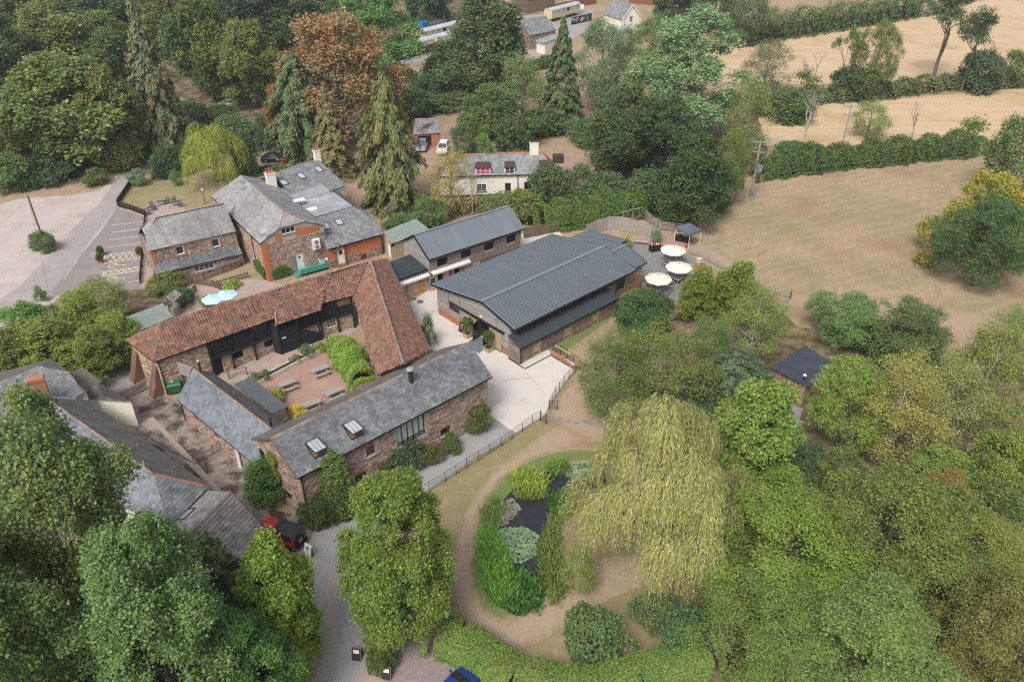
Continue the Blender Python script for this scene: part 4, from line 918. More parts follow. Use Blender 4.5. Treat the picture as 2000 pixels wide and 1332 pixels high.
# gallery: upper floor boarded black with glazed strips between posts
bays = [Wp.px(*z6(x, y))[0] for x, y in ((1060, 640), (1310, 580), (1590, 480))]+[Wp.len-.1]; bay2 = [Wn.px(*z8(1165, 330))[0], Wn.px(*z8(1265, 300))[0], Wn.len-.15]
g1_ = [(bays[0]+.1, bays[1]-.3, 3.3, 3.95), (bays[2]+.2, bays[3]-.3, 3.3, 3.95)]; g2_ = [(bay2[0]+.1, bay2[1]-.1, 3.0, 3.95), (bay2[1]+.15, bay2[2]-.05, 3.2, 3.95)]
boards(pb, Wp, 2.05, PE-.12, M_blackwood, g1_, .15, .05, x0=bays[0], seed=41, name='black_boards'); boards(pb, Wn, 2.05, PE-.12, M_blackwood, g2_, .15, .05, seed=42, name='black_boards')
for W, x0, x1 in ((Wp, bays[0], Wp.len), (Wn, 0, Wn.len)): beam(pb, W.pt(x0, 2.08, .2), W.pt(x1, 2.08, .2), .22, .14, M_blackwood, 'gallery_beam')
window(pb, Wp, g1_[0], M_blackwood, 2, 1, depth=.02, name='gallery_window'); window(pb, Wp, g1_[1], M_blackwood, 3, 1, depth=.02, name='gallery_window'); window(pb, Wn, g2_[0], M_blackwood, 1, 1, depth=.02, name='gallery_window'); window(pb, Wn, g2_[1], M_blackwood, 5, 1, depth=.02, glass=M_palewood, name='gallery_window')
for W, xs in ((Wp, bays), (Wn, bay2)):
    for x in xs: beam(pb, W.pt(x, 0, .22), W.pt(x, PE-.1, .22), .16, .14, M_blackwood, 'post', up=W.n)
# boarded porch under the projecting roof
po = (p1-p0).to_2d().normalized().to_3d(); pn = Vector((po.y, -po.x, 0))
WA = Wall(p0-pn*.42+po*.15, p1-pn*.42-po*.1); Lp = WA.len
boards(pb, WA, 0.05, 3.0, M_blackwood, [], .16, .02, x0=0, x1=Lp*.47, seed=51, name='porch_boards')
boards(pb, WA, 0.05, [(Lp*.47, 2.5), (Lp, 1.05)], M_blackwood, [], .16, .02, x0=Lp*.47, x1=Lp, seed=52, name='stair_boards')
wall(pb, WA, 0, [(0, 3.0), (Lp*.46, 3.0), (Lp*.47, 2.5), (Lp, 1.0)], M_blackwood, name='porch_wall')
for x in (0.06, Lp*.47, Lp*.97): beam(pb, WA.pt(x, 0, .06), WA.pt(x, 3.8, .06), .14, .14, M_blackwood, 'porch_post', up=WA.n)
beam(pb, WA.pt(0, 3.75, .06), WA.pt(Lp, 3.75, .06), .14, .2, M_blackwood, 'porch_beam')
WC = Wall(Wp.pt(Wp.len-.1, 0, .1), WA.pt(0, 0)); wall(pb, WC, 0, 3.95, M_blackwood, name='porch_side'); boards(pb, WC, .05, 3.95, M_blackwood, (), .16, .02)
MB().box(WA.pt(.55, 1.95, .09), (.45, .02, .16), rz=atan2(WA.d.y, WA.d.x)).build('white_notice', M_white, pb)
# left gable wall, buttresses, dish, gutters
wall(pb, WpL, 0, PE-.1, M_mortar); stones(pb, WpL, .05, PE-.15, M_stonetan, (), .36, .17, 33)
wall(pb, Wall(B_+(EB-E0)*.9, EB+dirx*.3-nin*.3), 0, PE-.1, M_mortar)
for s in (.6, WpL.len-.75):
    bt = MB(); hb = 3.3; w_ = .95; dp = 1.25
    V = [WpL.pt(s-w_/2, 0, 0), WpL.pt(s+w_/2, 0, 0), WpL.pt(s+w_/2, hb, 0), WpL.pt(s-w_/2, hb, 0), WpL.pt(s-w_/2, 0, dp), WpL.pt(s+w_/2, 0, dp), WpL.pt(s+w_/2, hb-.25, .18), WpL.pt(s-w_/2, hb-.25, .18)]
    bt.raw(V, [(4, 5, 6, 7), (0, 4, 7, 3), (5, 1, 2, 6), (7, 6, 2, 3)]); bt.build('buttress', M_buttress, pb)
MB().lathe([(.02, 0), (.3, .07), (.32, .09)], 16).build('satellite_dish', M_metalg, pb)
dish = pb.children[-1]; dp_ = Wp.px(*z6(583, 800)); dish.location = Wp.pt(dp_[0], dp_[1], .25); dish.rotation_euler = (radians(70), 0, atan2(Wp.n.y, Wp.n.x)+pi/2)
[beam(pb, a+Vector((0, 0, -.05)), b+Vector((0, 0, -.05)), .12, .1, M_black, 'gutter') for a, b in ((E0, M1), (M1, M2), (M2, E1))]; beam(pb, EB+Vector((0, 0, -.05)), E0+Vector((0, 0, -.05)), .1, .08, M_black, 'gutter')
for x in (.08, gal0-.1): pipe(pb, [Wp.pt(x, PE-.1, .1), Wp.pt(x, .05, .1)], .05)
# east range of the pantile barn
eb = thing('pantile_wing', 'red pantile wing running from the long barn down to the slate barn', 'barn')
ER, EE = 6.6, 4.0
r0 = P(724, 509, ER); r1 = P(788.5, 710, ER); el0 = P(689, 577, EE); el1 = P(737, 731.5, EE); er1 = P(841, 682, EE); er0 = P(757, 505, EE)
pantiles(eb, [el0, el1, r1, r0], tw=.2, te=.3, seed=7); pantiles(eb, [er1, er0, r0, r1], seed=8)
ridge(eb, r0, r1, M_ridge, .3, .1); ridge(eb, r0+Vector((0, 0, .03)), r0.lerp(el0, .98)+Vector((0, 0, .0)), M_lead, .16, .04, name='valley_lead')
MB().lathe([(.12, 0), (.14, .1), (.05, .25)], 8, r0.lerp(r1, .1)).build('vent_tile', M_lead, eb)
Wv = Wall(el0, el1); Wv = Wall(el0-Wv.n*.3, el1-Wv.n*.3); wall(eb, Wv, 0, EE-.05, M_mortar); stones(eb, Wv, .05, EE-.1, M_stonetan, (), .4, .2, 35)
Wx = Wall(er1, er0); Wx = Wall(er1-Wx.n*.3, er0-Wx.n*.3); wall(eb, Wx, 0, EE-.05, M_mortar); stones(eb, Wx, .05, EE-.1, M_stone, (), .4, .2, 36)
wall(eb, Wall(el1, er1), 0, EE, M_mortar); wall(eb, Wall(er0, el0), 0, EE, M_mortar)
beam(eb, el0+Vector((0, 0, -.05)), el1+Vector((0, 0, -.05)), .1, .1, M_black, 'gutter'); beam(eb, er1+Vector((0, 0, -.05)), er0+Vector((0, 0, -.05)), .1, .1, M_black, 'gutter')
# ================================================================== foreground slate barn
sb = thing('slate_barn', 'long rubble-stone barn with lichen-spotted slate roof and two open roof windows', 'barn')
SE, SR = 5.14, 7.19
e0 = P(581, 934, SE); e1 = P(961.5, 735.5, SE); s0 = P(527.6, 856, SR); s1 = P(917, 668.5, SR); b0 = P(491, 857.5, SE); 
b1 = e1+(b0-e0)
b1 = Vector((b1.x, b1.y, SE))
front = [e0, e1, s1, s0]; back = [b1, b0, s0, s1]
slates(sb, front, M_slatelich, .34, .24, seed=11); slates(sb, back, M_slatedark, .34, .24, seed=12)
ridge(sb, s0, s1, M_ridge, .3, .11)
dx = (e1-e0).normalized(); ny = Vector((-dx.y, dx.x, 0))
iA = e0+dx*.3+ny*.35; iB = e1-dx*.3+ny*.35; iC = b1-dx*.3-ny*.35; iD = b0+dx*.3-ny*.35
Sf = Wall(iA, iB); Sr = Wall(iB, iC); Sk = Wall(iC, iD); Sl = Wall(iD, iA)
z2 = lambda x, y: (460+x/3.33, 640+y/3.33)
o_big = op(Sf, *z2(1140, 665), 3.0, 2.45); o_s1 = op(Sf, *z2(880, 800), .85, 1.0); o_s2 = op(Sf, *z2(1365, 672), 1.1, .85); o_s3 = op(Sf, *z2(815, 970), 1.1, .8); o_s4 = op(Sf, *z2(560, 1095), 1.3, .9)
fo = [o_big, o_s1, o_s2, o_s3, o_s4]
wall(sb, Sf, 0, SE-.12, M_mortar, fo, reveal=.25); stones(sb, Sf, .03, SE-.15, M_stone, [(a-.05, b+.05, c-.12, d+.18) for a, b, c, d in fo], .42, .15, 61)
window(sb, Sf, o_big, M_black, 5, 1, M_curtain, depth=-.15, fw=.1)
beam(sb, Sf.pt(o_big[0]-.3, o_big[3]+.1, .0), Sf.pt(o_big[1]+.3, o_big[3]+.1, .0), .12, .18, M_brownwood, 'lintel')
beam(sb, Sf.pt(o_big[0]+.1, o_big[2]+.5, .02), Sf.pt(o_big[1]-.1, o_big[2]+.5, .02), .06, .08, M_black, 'balustrade')
for o in (o_s1, o_s2, o_s3, o_s4):
    window(sb, Sf, o, M_brownwood if o is o_s1 else M_black, 2, 1, depth=-.18, sill=M_pinkrender)
    ar = MB(); n = 7
    for k in range(n): ar.box(Sf.pt(o[0]+(o[1]-o[0])*(k+.5)/n, o[3]+.1+.06*(1-abs(k-3)/3), .03), ((o[1]-o[0])/n-.015, .06, .22), rz=atan2(Sf.d.y, Sf.d.x))
    ar.build('brick_arch', M_brickred, sb)
gpl = [(0, SE-.15), (Sl.len/2, SR-.2), (Sl.len, SE-.15)]
o_g1 = op(Sl, *z2(180, 850), .85, 1.9); o_g2 = op(Sl, *z2(345, 1090), 1.1, .75)
wall(sb, Sl, 0, gpl, M_mortar, [o_g1, o_g2]); stones(sb, Sl, .03, gpl, M_stone, [(a-.05, b+.05, c-.05, d+.05) for a, b, c, d in (o_g1, o_g2)], .42, .15, 62)
window(sb, Sl, o_g1, M_black, 2, 2); window(sb, Sl, o_g2, M_brownwood, 2, 1)
MB().box(Sl.pt(Sl.len*.72, .35, .03), (Sl.len*.55, .08, .7), rz=atan2(Sl.d.y, Sl.d.x)).build('plinth', M_slab, sb)
wall(sb, Sr, 0, gpl, M_mortar); wall(sb, Sk, 0, SE-.12, M_mortar); stones(sb, Sk, .03, SE-.15, M_stone, (), .42, .16, 63)
for a, b in ((b0, s0), (s0, e0)): beam(sb, a+Vector((0, 0, -.07)), b+Vector((0, 0, -.07)), .06, .2, M_brownwood, 'barge_board')
beam(sb, e0+Vector((0, 0, -.06)), e1+Vector((0, 0, -.06)), .11, .1, M_black, 'gutter'); pipe(sb, [Sf.pt(.1, SE-.15, .1), Sf.pt(.1, .05, .1)], .05)
rooflight(sb, front, 460+522/3.33, 640+785/3.33, 6, 1.15, 1.5, radians(26)); rooflight(sb, front, 460+762/3.33, 640+665/3.33, 6, 1.15, 1.5, radians(26))
flue(sb, roof_point(front, 803, 745), 1.25, .22)
# ================================================================== slate wing closing the courtyard on the left
sw = thing('slate_wing', 'narrow stone range with blue-grey slate roof between stone yard and picnic courtyard', 'barn')
WE, WR = 2.5, 4.85
t0 = P(378, 720, WR); t1 = P(531, 838, WR); le0 = P(345.5, 780, WE); le1 = P(506, 914, WE); re0 = P(417, 729, WE); re1 = P(560, 833, WE)
wf = [le0, le1, t1, t0]; wb = [re1, re0, t0, t1]
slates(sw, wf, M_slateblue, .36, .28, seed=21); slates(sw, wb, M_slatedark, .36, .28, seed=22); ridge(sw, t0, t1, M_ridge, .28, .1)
Wa = Wall(le0, le1); Wa = Wall(le0-Wa.n*.25+Wa.d*.2, le1-Wa.n*.25); Wc = Wall(re1, re0); Wc = Wall(re1-Wc.n*.25, re0-Wc.n*.25-Wc.d*.2)
z8b = lambda x, y: (330+x/5.552, 690+y/5.552)
o1 = (*[Wa.px(*z8b(290, 690))[0]+d for d in (-.5, .5)], 1.2, 2.1); o2 = (*[Wa.px(*z8b(520, 900))[0]+d for d in (-.5, .5)], 1.2, 2.1); o3 = (*[Wa.px(*z8b(790, 1150))[0]+d for d in (-.75, .75)], 0, 2.0)
wall(sw, Wa, 0, WE-.05, M_mortar, [o1, o2, o3]); stones(sw, Wa, .03, WE-.1, M_stone, [o1, o2, o3], .4, .16, 64)
for o in (o1, o2):
    window(sw, Wa, o, M_brickred, 1, 1, mat('red_shutter', (.2, .07, .045), (.26, .1, .06), scale=3))
door(sw, Wa, (o3[0]+.55, o3[1], 0, 1.95), M_grey_wood); MB().box(Wa.pt(o3[0]+.25, 1.0, .05), (.45, .12, 1.95), rz=atan2(Wa.d.y, Wa.d.x)).build('white_jamb', M_cream, sw)
wall(sw, Wc, 0, WE-.05, M_mortar); eg = Wall(Wc.B, Wa.A); gpw = [(0, WE-.1), (eg.len/2, WR-.15), (eg.len, WE-.1)]
wall(sw, eg, 0, gpw, M_mortar); stones(sw, eg, .03, gpw, M_stone, (), .4, .16, 65)
flue(sw, roof_point(wb, 330+345/5.552, 690+195/5.552)+Vector((0, 0, -.05)), 1.15, .1); flue(sw, roof_point(wb, 330+1110/5.552, 690+785/5.552), .75, .09, M_flue)
pipe(sw, [Wa.pt(.1, WE-.1, .12), Wa.pt(.1, .05, .12)], .05); beam(sw, le0+Vector((0, 0, -.05)), le1+Vector((0, 0, -.05)), .1, .08, M_black, 'gutter')
# open lean-to with grey corrugated roof in the courtyard
ol = thing('corrugated_shelter', 'open timber shelter with grey corrugated roof backing on the slate wing', 'shelter')
h0, h1 = 2.75, 2.3
c0 = P(458, 750, h0); c1 = P(531, 809, h0); c2 = P(562, 795, h1); c3 = P(490, 737, h1)
sheets(ol, [c2, c3, c0, c1], M_corrgrey, .17, .03)
for p in (c2.lerp(c3, .03), c2.lerp(c3, .97)): beam(ol, (p.x, p.y, 0), (p.x, p.y, h1-.05), .14, .14, M_brownwood, 'post')
Wo = Wall(c1.lerp(c2, .1), c1.lerp(c2, .95))
for z in (.35, .8, 1.25): beam(ol, Wo.pt(0, z), Wo.pt(Wo.len, z), .05, .16, M_grey_wood, 'rail')
beam(ol, c2+Vector((0, 0, -.1)), c3+Vector((0, 0, -.1)), .1, .14, M_brownwood, 'wall_plate')

sh2 = thing('green_shed', 'small shed with green corrugated roof at the back corner of the pantile barn', 'shed')
v_ = [P(264, 650, 2.2), P(338, 619, 2.2), P(318, 592, 2.7), P(246, 620, 2.7)]; sheets(sh2, v_, M_corrgreen, .16, .03)
for i in range(4):
    a, b = v_[i], v_[(i+1) % 4]; wall(sh2, Wall(a, b), 0, [(0, a.z-.1), ((b-a).to_2d().length, b.z-.1)], M_brownwood)
# ================================================================== tall stone house with half-hipped slate roof
K = frame(-30.3, 86.6, 35.5); HW, HL, HE, HR = 8.1, 17.9, 5.35, 7.5
hs_ = thing('stone_house', 'tall rubble-stone house with half-hipped slate roof and orange brick corners', 'house')
f_ = .62; zt = HE+f_*(HR-HE)
TL = K(-.3+f_*(HW/2+.3), -.2, zt); TR = K(HW+.3-f_*(HW/2+.3), -.2, zt); RN = K(HW/2, 2.1, HR); RF = K(HW/2, HL-.4, HR)
hl = [K(-.3, HL+.2, HE), K(-.3, -.2, HE), TL, RN, RF]; hr_ = [K(HW+.3, -.2, HE), K(HW+.3, HL+.2, HE), RF, RN, TR]
slates(hs_, hl, M_slateold, .34, .25, seed=31); slates(hs_, hr_, M_slate, .34, .25, seed=32); slates(hs_, [TL, TR, RN], M_slateold, .34, .25, seed=33); slates(hs_, [K(HW+.3, HL+.2, HE), K(-.3, HL+.2, HE), RF], M_slate, .34, .25, seed=34)
ridge(hs_, RN, RF, M_ridge); ridge(hs_, TL, RN, M_ridgered, .22, .08); ridge(hs_, TR, RN, M_ridgered, .22, .08)
Hf = Wall(K(0, 0), K(HW, 0)); Hl = Wall(K(0, HL), K(0, 0)); Hr = Wall(K(HW, 0), K(HW, HL)); Hb = Wall(K(HW, HL), K(0, HL))
z4 = lambda x, y: (410+x/4.757, 300+y/4.757)
pfh = [(0, HE-.05), (f_*HW/2, zt-.05), (HW-f_*HW/2, zt-.05), (HW, HE-.05)]
o_t = op(Hf, *z4(727, 712), 1.75, .75); o_wd = op(Hf, *z4(838, 1003), .95, 2.0)
wall(hs_, Hf, 0, pfh, M_mortar, [o_t, o_wd])
stones(hs_, Hf, .03, [(0, HE-.3), (2.4, HE-.3), (2.41, HE-.45), (HW, HE-.45)], M_stone, [o_t, (o_wd[0]-.1, o_wd[1]+.1, o_wd[2], o_wd[3]+.1)], .36, .16, 71, x0=.65)
for xa, xb, za, zb in ((o_t[1]+.05, HW-.6, HE-.42, min(zt-.1, HE+.75)), (1.75, o_t[0]-.05, HE-.42, HE+.55)):
    MB().face([Hf.pt(xa, za, .035), Hf.pt(xb, za, .035), Hf.pt(xb, min(zb, prof_at(pfh, xb)-.06), .035), Hf.pt(xa, zb, .035)]).build('brick_gable', M_brick, hs_)
for W, x0, x1 in ((Hf, 0, .62), (Hl, HL-.5, HL)):
    qn = MB(); z = .02; k = 0
    while z < HE-.25:
        e = .14 if k % 2 else 0
        a, b = (x0, x1+e) if W is Hf else (x0-e, x1)
        qn.box(W.pt((a+b)/2, z+.15, .03), (b-a, .08, .29), rz=atan2(W.d.y, W.d.x)); z += .3; k += 1
    tag(qn.build('brick_quoins', M_brick, hs_), kind='stuff')
window(hs_, Hf, o_t, M_white, 3, 1, sill=M_flat); door(hs_, Hf, o_wd, M_white, planks=1, light=(.28, .3))
MB().box(Hf.pt(o_wd[0]-.35, (o_wd[2]+o_wd[3])/2, .04), (.5, .05, 2.0), rz=atan2(Hf.d.y, Hf.d.x)).build('slate_cheek', M_slate, hs_)
ac = Hf.px(*z4(980, 835)); acm = MB(); acm.box(Hf.pt(ac[0], ac[1], .22), (.95, .4, 1.35), rz=atan2(Hf.d.y, Hf.d.x)); aco = acm.build('air_unit', M_white, hs_)
for dz in (-.32, .32): MB().lathe([(.26, 0), (.26, .02)], 16).build('fan_grille', M_metalg, aco); g_ = aco.children[-1]; g_.location = Hf.pt(ac[0], ac[1]+dz, .43); g_.rotation_euler = (pi/2, 0, atan2(Hf.n.y, Hf.n.x)+pi/2)
lo = []
for x, y, w_, h_ in ((315, 840, .55, 1.1), (425, 810, .6, 1.1), (408, 940, .7, 1.2), (478, 1000, .7, 1.1)):
    lo.append(op(Hl, *z4(x, y), w_, h_))
wall(hs_, Hl, 0, HE-.05, M_mortar, lo); stones(hs_, Hl, .03, HE-.1, M_stone, [(a-.1, b+.1, c-.1, d+.1) for a, b, c, d in lo], .36, .16, 72, x1=HL-.62)
for o in lo:
    window(hs_, Hl, o, M_white, 2, 2, glass=M_glass, sill=M_flat)
    for x in (o[0]-.12, o[1]+.12): MB().box(Hl.pt(x, (o[2]+o[3])/2, .03), (.2, .07, o[3]-o[2]+.1), rz=atan2(Hl.d.y, Hl.d.x)).build('brick_jamb', M_brick, hs_)
wall(hs_, Hr, 0, HE-.05, M_mortar); wall(hs_, Hb, 0, HE, M_mortar)
beam(hs_, K(-.33, -.2, HE-.05), K(-.33, HL+.2, HE-.05), .1, .1, M_black, 'gutter'); pipe(hs_, [Hl.pt(HL-3.6, HE-.1, .1), Hl.pt(HL-3.6, .05, .1)], .05)
chimney(hs_, roof_point(hr_, 531, 362)+Vector((0, 0, -.6)), 1.25, .85, 2.5, M_cream, radians(35), 3, M_brickred, M_brickred)
# green balcony and stair on the near gable
bl = thing('green_balcony', 'green painted steel balcony with railing and stair on the gable of the stone house', 'balcony')
M_greenp = mat('green_paint', (0.04, 0.24, 0.18), (0.055, 0.29, 0.22), scale=2, rough=.5)
bz = o_wd[2]-.03; x0, x1 = o_wd[0]-.2, HW+3.6
MB().box(Hf.pt((x0+x1)/2, bz-.05, .75), (x1-x0, 1.35, .1), rz=atan2(Hf.d.y, Hf.d.x)).build('deck', M_greenp, bl)
MB().box(Hf.pt((x0+x1)/2, bz+.25, 1.45), (x1-x0, .03, .6), rz=atan2(Hf.d.y, Hf.d.x)).build('apron_panel', M_greenp, bl)
for k in range(9): beam(bl, Hf.pt(x0+(x1-x0)*k/8, bz, 1.47), Hf.pt(x0+(x1-x0)*k/8, bz+1.05, 1.47), .04, .04, M_greenp, 'baluster')
for z in (.55, .8, 1.05): beam(bl, Hf.pt(x0, bz+z, 1.47), Hf.pt(x1, bz+z, 1.47), .035, .035, M_greenp, 'rail')
for z in (.55, 1.05): beam(bl, Hf.pt(x1, bz+z, 1.47), Hf.pt(x1, bz+z, .3), .035, .035, M_greenp, 'rail')
for k in range(6): MB().box(Hf.pt(x0-.15-.27*k, bz-.2*(k+1), .85), (.3, 1.0, .05), rz=atan2(Hf.d.y, Hf.d.x)).build('tread', M_greenp, bl)
for k, x in enumerate((x0+.6, x1-.6)): beam(bl, Hf.pt(x, 0, 1.3), Hf.pt(x, bz, 1.3), .1, .1, M_greenp, 'support_post')
# lichen-covered wing on the left of the house
lw = thing('lichen_wing', 'lower stone wing with pale lichen-covered slate roof beside the marked parking bays', 'house')
LE_, LR_ = 4.48, 7.4
w0 = P(288.5, 491, LE_); w1 = P(461, 452, LE_); wa = P(304, 424, LR_); wr = P(437, 396, LR_); wt = P(283, 458, 5.9)
depth = (wa-w0.lerp(w1, .15)).to_2d(); ddx = (w1-w0).normalized(); ddn = Vector((-ddx.y, ddx.x, 0))
dep = (wr-w1).dot(ddn)
kw0 = w0+ddn*2*dep; kw1 = w1+ddn*2*dep; wt2 = wt+ddn*(2*dep-2*(wt-w0).dot(ddn))
slates(lw, [w0, w1, wr, wa, wt], M_slateold, .34, .25, seed=41); slates(lw, [kw1, kw0, wt2, wa, wr], M_slateold, .4, .3, seed=42); slates(lw, [wt2, wt, wa], M_slateold, .34, .25, seed=43)
ridge(lw, wa, wr, M_slateold, .26, .08); ridge(lw, wt, wa, M_slateold, .24, .08)
Lf = Wall(w0+ddn*.25+ddx*.3, w1+ddn*.25); Ll = Wall(kw0-ddn*.25+ddx*.3, w0+ddn*.25+ddx*.3)
z5 = lambda x, y: (270+x/7.009, 380+y/7.009)
oo = [op(Lf, *z5(570, 765), .95, 1.1), op(Lf, *z5(1060, 660), .95, 1.1)]
wall(lw, Lf, 0, LE_-.05, M_mortar, oo); stones(lw, Lf, .03, LE_-.08, M_stonedk, [(a-.2, b+.2, c-.1, d+.2) for a, b, c, d in oo], .36, .17, 73, x0=.45)
for o in oo:
    window(lw, Lf, o, M_white, 1, 1, fw=.09, sill=M_flat)
    for x in (o[0]-.13, o[1]+.13): MB().box(Lf.pt(x, (o[2]+o[3])/2, .03), (.24, .07, 1.2), rz=atan2(Lf.d.y, Lf.d.x)).build('brick_jamb', M_brick, lw)
MB().box(Lf.pt(.22, LE_/2, .03), (.45, .08, LE_-.15), rz=atan2(Lf.d.y, Lf.d.x)).build('brick_corner', M_brick, lw)
wall(lw, Ll, 0, LE_, M_mortar); stones(lw, Ll, .03, LE_-.1, M_stonedk, (), .36, .17, 74)
wall(lw, Wall(kw1, kw0), 0, LE_-.1, M_mortar)
t0s, t0z = Lf.px(297, 517); t1s, t1z = Lf.px(465, 481); tz = (t0z+t1z)/2
lz = tz-.75
l0 = P(299.5, 537, lz); l1 = P(474, 496, lz)
slates(lw, [l0, l1, Lf.pt(Lf.len, tz, .02), Lf.pt(0, tz, .02)], M_slatelich, .34, .25, seed=44, name='lean_to_slates')
Lt = Wall(l0+ddn*.2, l1+ddn*.2); ow1 = op(Lt, *z5(905, 990), 2.4, .75); ow2 = op(Lt, *z5(485, 1070), .9, .6)
ow1 = (ow1[0], ow1[1], lz-1.05, lz-.3); ow2 = (ow2[0], ow2[1], lz-1.0, lz-.35)
wall(lw, Lt, 0, lz-.05, M_mortar, [ow1, ow2]); stones(lw, Lt, .03, lz-.1, M_stonedk, [ow1, ow2], .36, .17, 75)
window(lw, Lt, ow1, M_white, 4, 2); window(lw, Lt, ow2, M_white, 2, 2); wall(lw, Wall(Lf.A, Lt.A), 0, lz, M_mortar)
beam(lw, l0+Vector((0, 0, -.05)), l1+Vector((0, 0, -.05)), .1, .1, M_black, 'gutter')
# brick-fronted extension: front slate slope, flat felt top, dark side slope, white skylight boxes
bx_ = thing('brick_extension', 'orange brick extension with slate slope, flat grey felt roof and small gabled doorway', 'house')
Fz = 4.9
f1, f2, f3, f4 = P(544, 372, Fz), P(608.7, 348, Fz), P(685.4, 403, Fz), P(612, 424, Fz)
MB().prism(ccw([p.to_2d() for p in (f1, f2, f3, f4)]), Fz-.3, Fz).build('flat_roof', M_flat, bx_)
for a, b in ((f2, f3), (f1, f2), (f3, f4)): beam(bx_, a+Vector((0, 0, .03)), b+Vector((0, 0, .03)), .28, .1, M_lead, 'roof_kerb')
for t in (.25, .5, .75): beam(bx_, f1.lerp(f4, t)+Vector((0, 0, .012)), f2.lerp(f3, t)+Vector((0, 0, .012)), .05, .014, M_flat, 'felt_lap')
x1_, x2_, xv = P(639, 487.5, 3.0), P(748.5, 457, 3.0), P(727.4, 421, 4.05)
slope = [x1_, x2_, xv, f3+Vector((0, 0, -.05)), f4+Vector((0, 0, -.05))]
slates(bx_, slope, M_slate, .36, .27, seed=51)
x3_ = P(655, 371, 3.4); slates(bx_, [xv, x3_, f2+Vector((0, 0, -.05)), f3+Vector((0, 0, -.05))], M_slatedark, .36, .27, seed=52)
bd = (x2_-x1_).normalized(); bn = Vector((-bd.y, bd.x, 0)); Xf = Wall(x1_+bn*.3, x2_+bn*.3-bd*.2)
dd = op(Xf, *z4(1205, 900), .95, 2.0); dd = (dd[0], dd[1], bz, bz+2.0); aw = op(Xf, *z4(1432, 960), .8, .75)
wall(bx_, Xf, 0, 2.95, M_brick, [aw]); stones(bx_, Xf, .03, 1.35, M_stonedk, [aw], .36, .17, 76, off=.02); window(bx_, Xf, aw, M_brownwood, 2, 1)
Xr = Wall(Xf.B, (xv.x, xv.y)); wall(bx_, Xr, 0, [(0, 2.95), (Xr.len, 4.0)], M_brick)
for p, q in ((1075, 680), (1200, 640)): rooflight(bx_, slope, *z4(p, q), 4, .95, 1.3, pane=M_glassl, ny=2)
# gabled dormer doorway onto the balcony
Xd = Wall(Xf.pt(dd[0]-.15, 0, .25), Xf.pt(dd[1]+.15, 0, .25))
wall(bx_, Xd, 0, [(0, bz+2.05), (Xd.len/2, bz+2.6), (Xd.len, bz+2.05)], M_brickred, [(.15, Xd.len-.15, bz, bz+2.0)], name='dormer_wall'); door(bx_, Xd, (.15, Xd.len-.15, bz, bz+2.0), M_white, planks=2, light=(.5, .6))
for sx in (0, 1):
    a = Xd.pt(-.25 if sx == 0 else Xd.len+.25, bz+1.95, .25); m_ = Xd.pt(Xd.len/2, bz+2.75, .25); bk = -Xd.n*1.9
    slates(bx_, [a, a+bk, m_+bk, m_] if sx else [a+bk, a, m_, m_+bk], M_slatedark, .25, .22, seed=53+sx, name='dormer_slates')
beam(bx_, Xf.pt(.3, 2.92, .33), Xf.pt(Xf.len, 2.92, .33), .1, .1, M_black, 'gutter'); pipe(bx_, [Xf.pt(Xf.len-.05, 2.9, .1), Xf.pt(Xf.len-.05, .1, .1)], .05)
ws = MB(); p_ = P(584, 391, Fz+.75); ws.box(p_, (1.5, .9, .06), rz=radians(35)); wso = ws.build('vent_board', M_white, bx_); beam(wso, P(586.5, 404, Fz), P(586.5, 391, Fz+.75), .12, .12, M_black, 'vent_post')
MB().box(P(608, 409, Fz+.06), (1.5, .9, .12), rz=radians(35)).build('roof_hatch', M_white, bx_)
MB().lathe([(.3, 0), (.28, .25), (.1, .33)], 12, P(647, 375, Fz+.05)).build('roof_cowl', M_corrgrey, bx_); MB().lathe([(.16, 0), (.16, .2)], 10, P(604, 363, Fz)).build('roof_vent', M_white, bx_)
# rear slate range with three roof lights and white chimney
rr = thing('rear_slate_range', 'rear slate-roofed range with three pale roof lights and a white chimney', 'house')
g0, g1 = P(532, 343, 6.6), P(621, 311.5, 6.6); h1_ = P(675, 361.5, 4.2); h0_ = h1_+(g0-g1); h0_.z = 4.2
sl = [h0_, h1_, g1, g0]; slates(rr, sl, M_slate, .34, .25, seed=61); bk_ = (g1-h1_); 
k1 = g1+Vector((bk_.x, bk_.y, 4.2-6.6)); k0 = g0+Vector((bk_.x, bk_.y, 4.2-6.6)); slates(rr, [k1, k0, g0, g1], M_slate, .4, .3, seed=62); ridge(rr, g0, g1)
for x, y in ((683, 270), (850, 210), (1010, 150)): rooflight(rr, sl, *z4(x, y), 5, 1.0, 1.3)
Rw = Wall(h0_, h1_); wall(rr, Wall(h0_-Rw.n*.25, h1_-Rw.n*.25), 0, 4.15, M_cream); gl_ = Wall(h1_-Rw.n*.25-Rw.d*.25, k1-Rw.d*.25+Rw.n*.25); gw = op(gl_, *z4(1225, 345), .7, .8)
wall(rr, gl_, 0, [(0, 4.15), (gl_.len/2, 6.45), (gl_.len, 4.15)], M_cream, [gw]); window(rr, gl_, gw, M_white, 2, 2); wall(rr, Wall(k1, k0), 0, 4.1, M_cream); wall(rr, Wall(k0, h0_), 0, 4.1, M_cream)
chimney(rr, g1.lerp(g0, -.05)+Vector((0, 0, -.5))+(g0-g1).normalized()*.5, .9, .6, 2.0, M_cream, radians(35), 3, M_brickred, M_brickred)
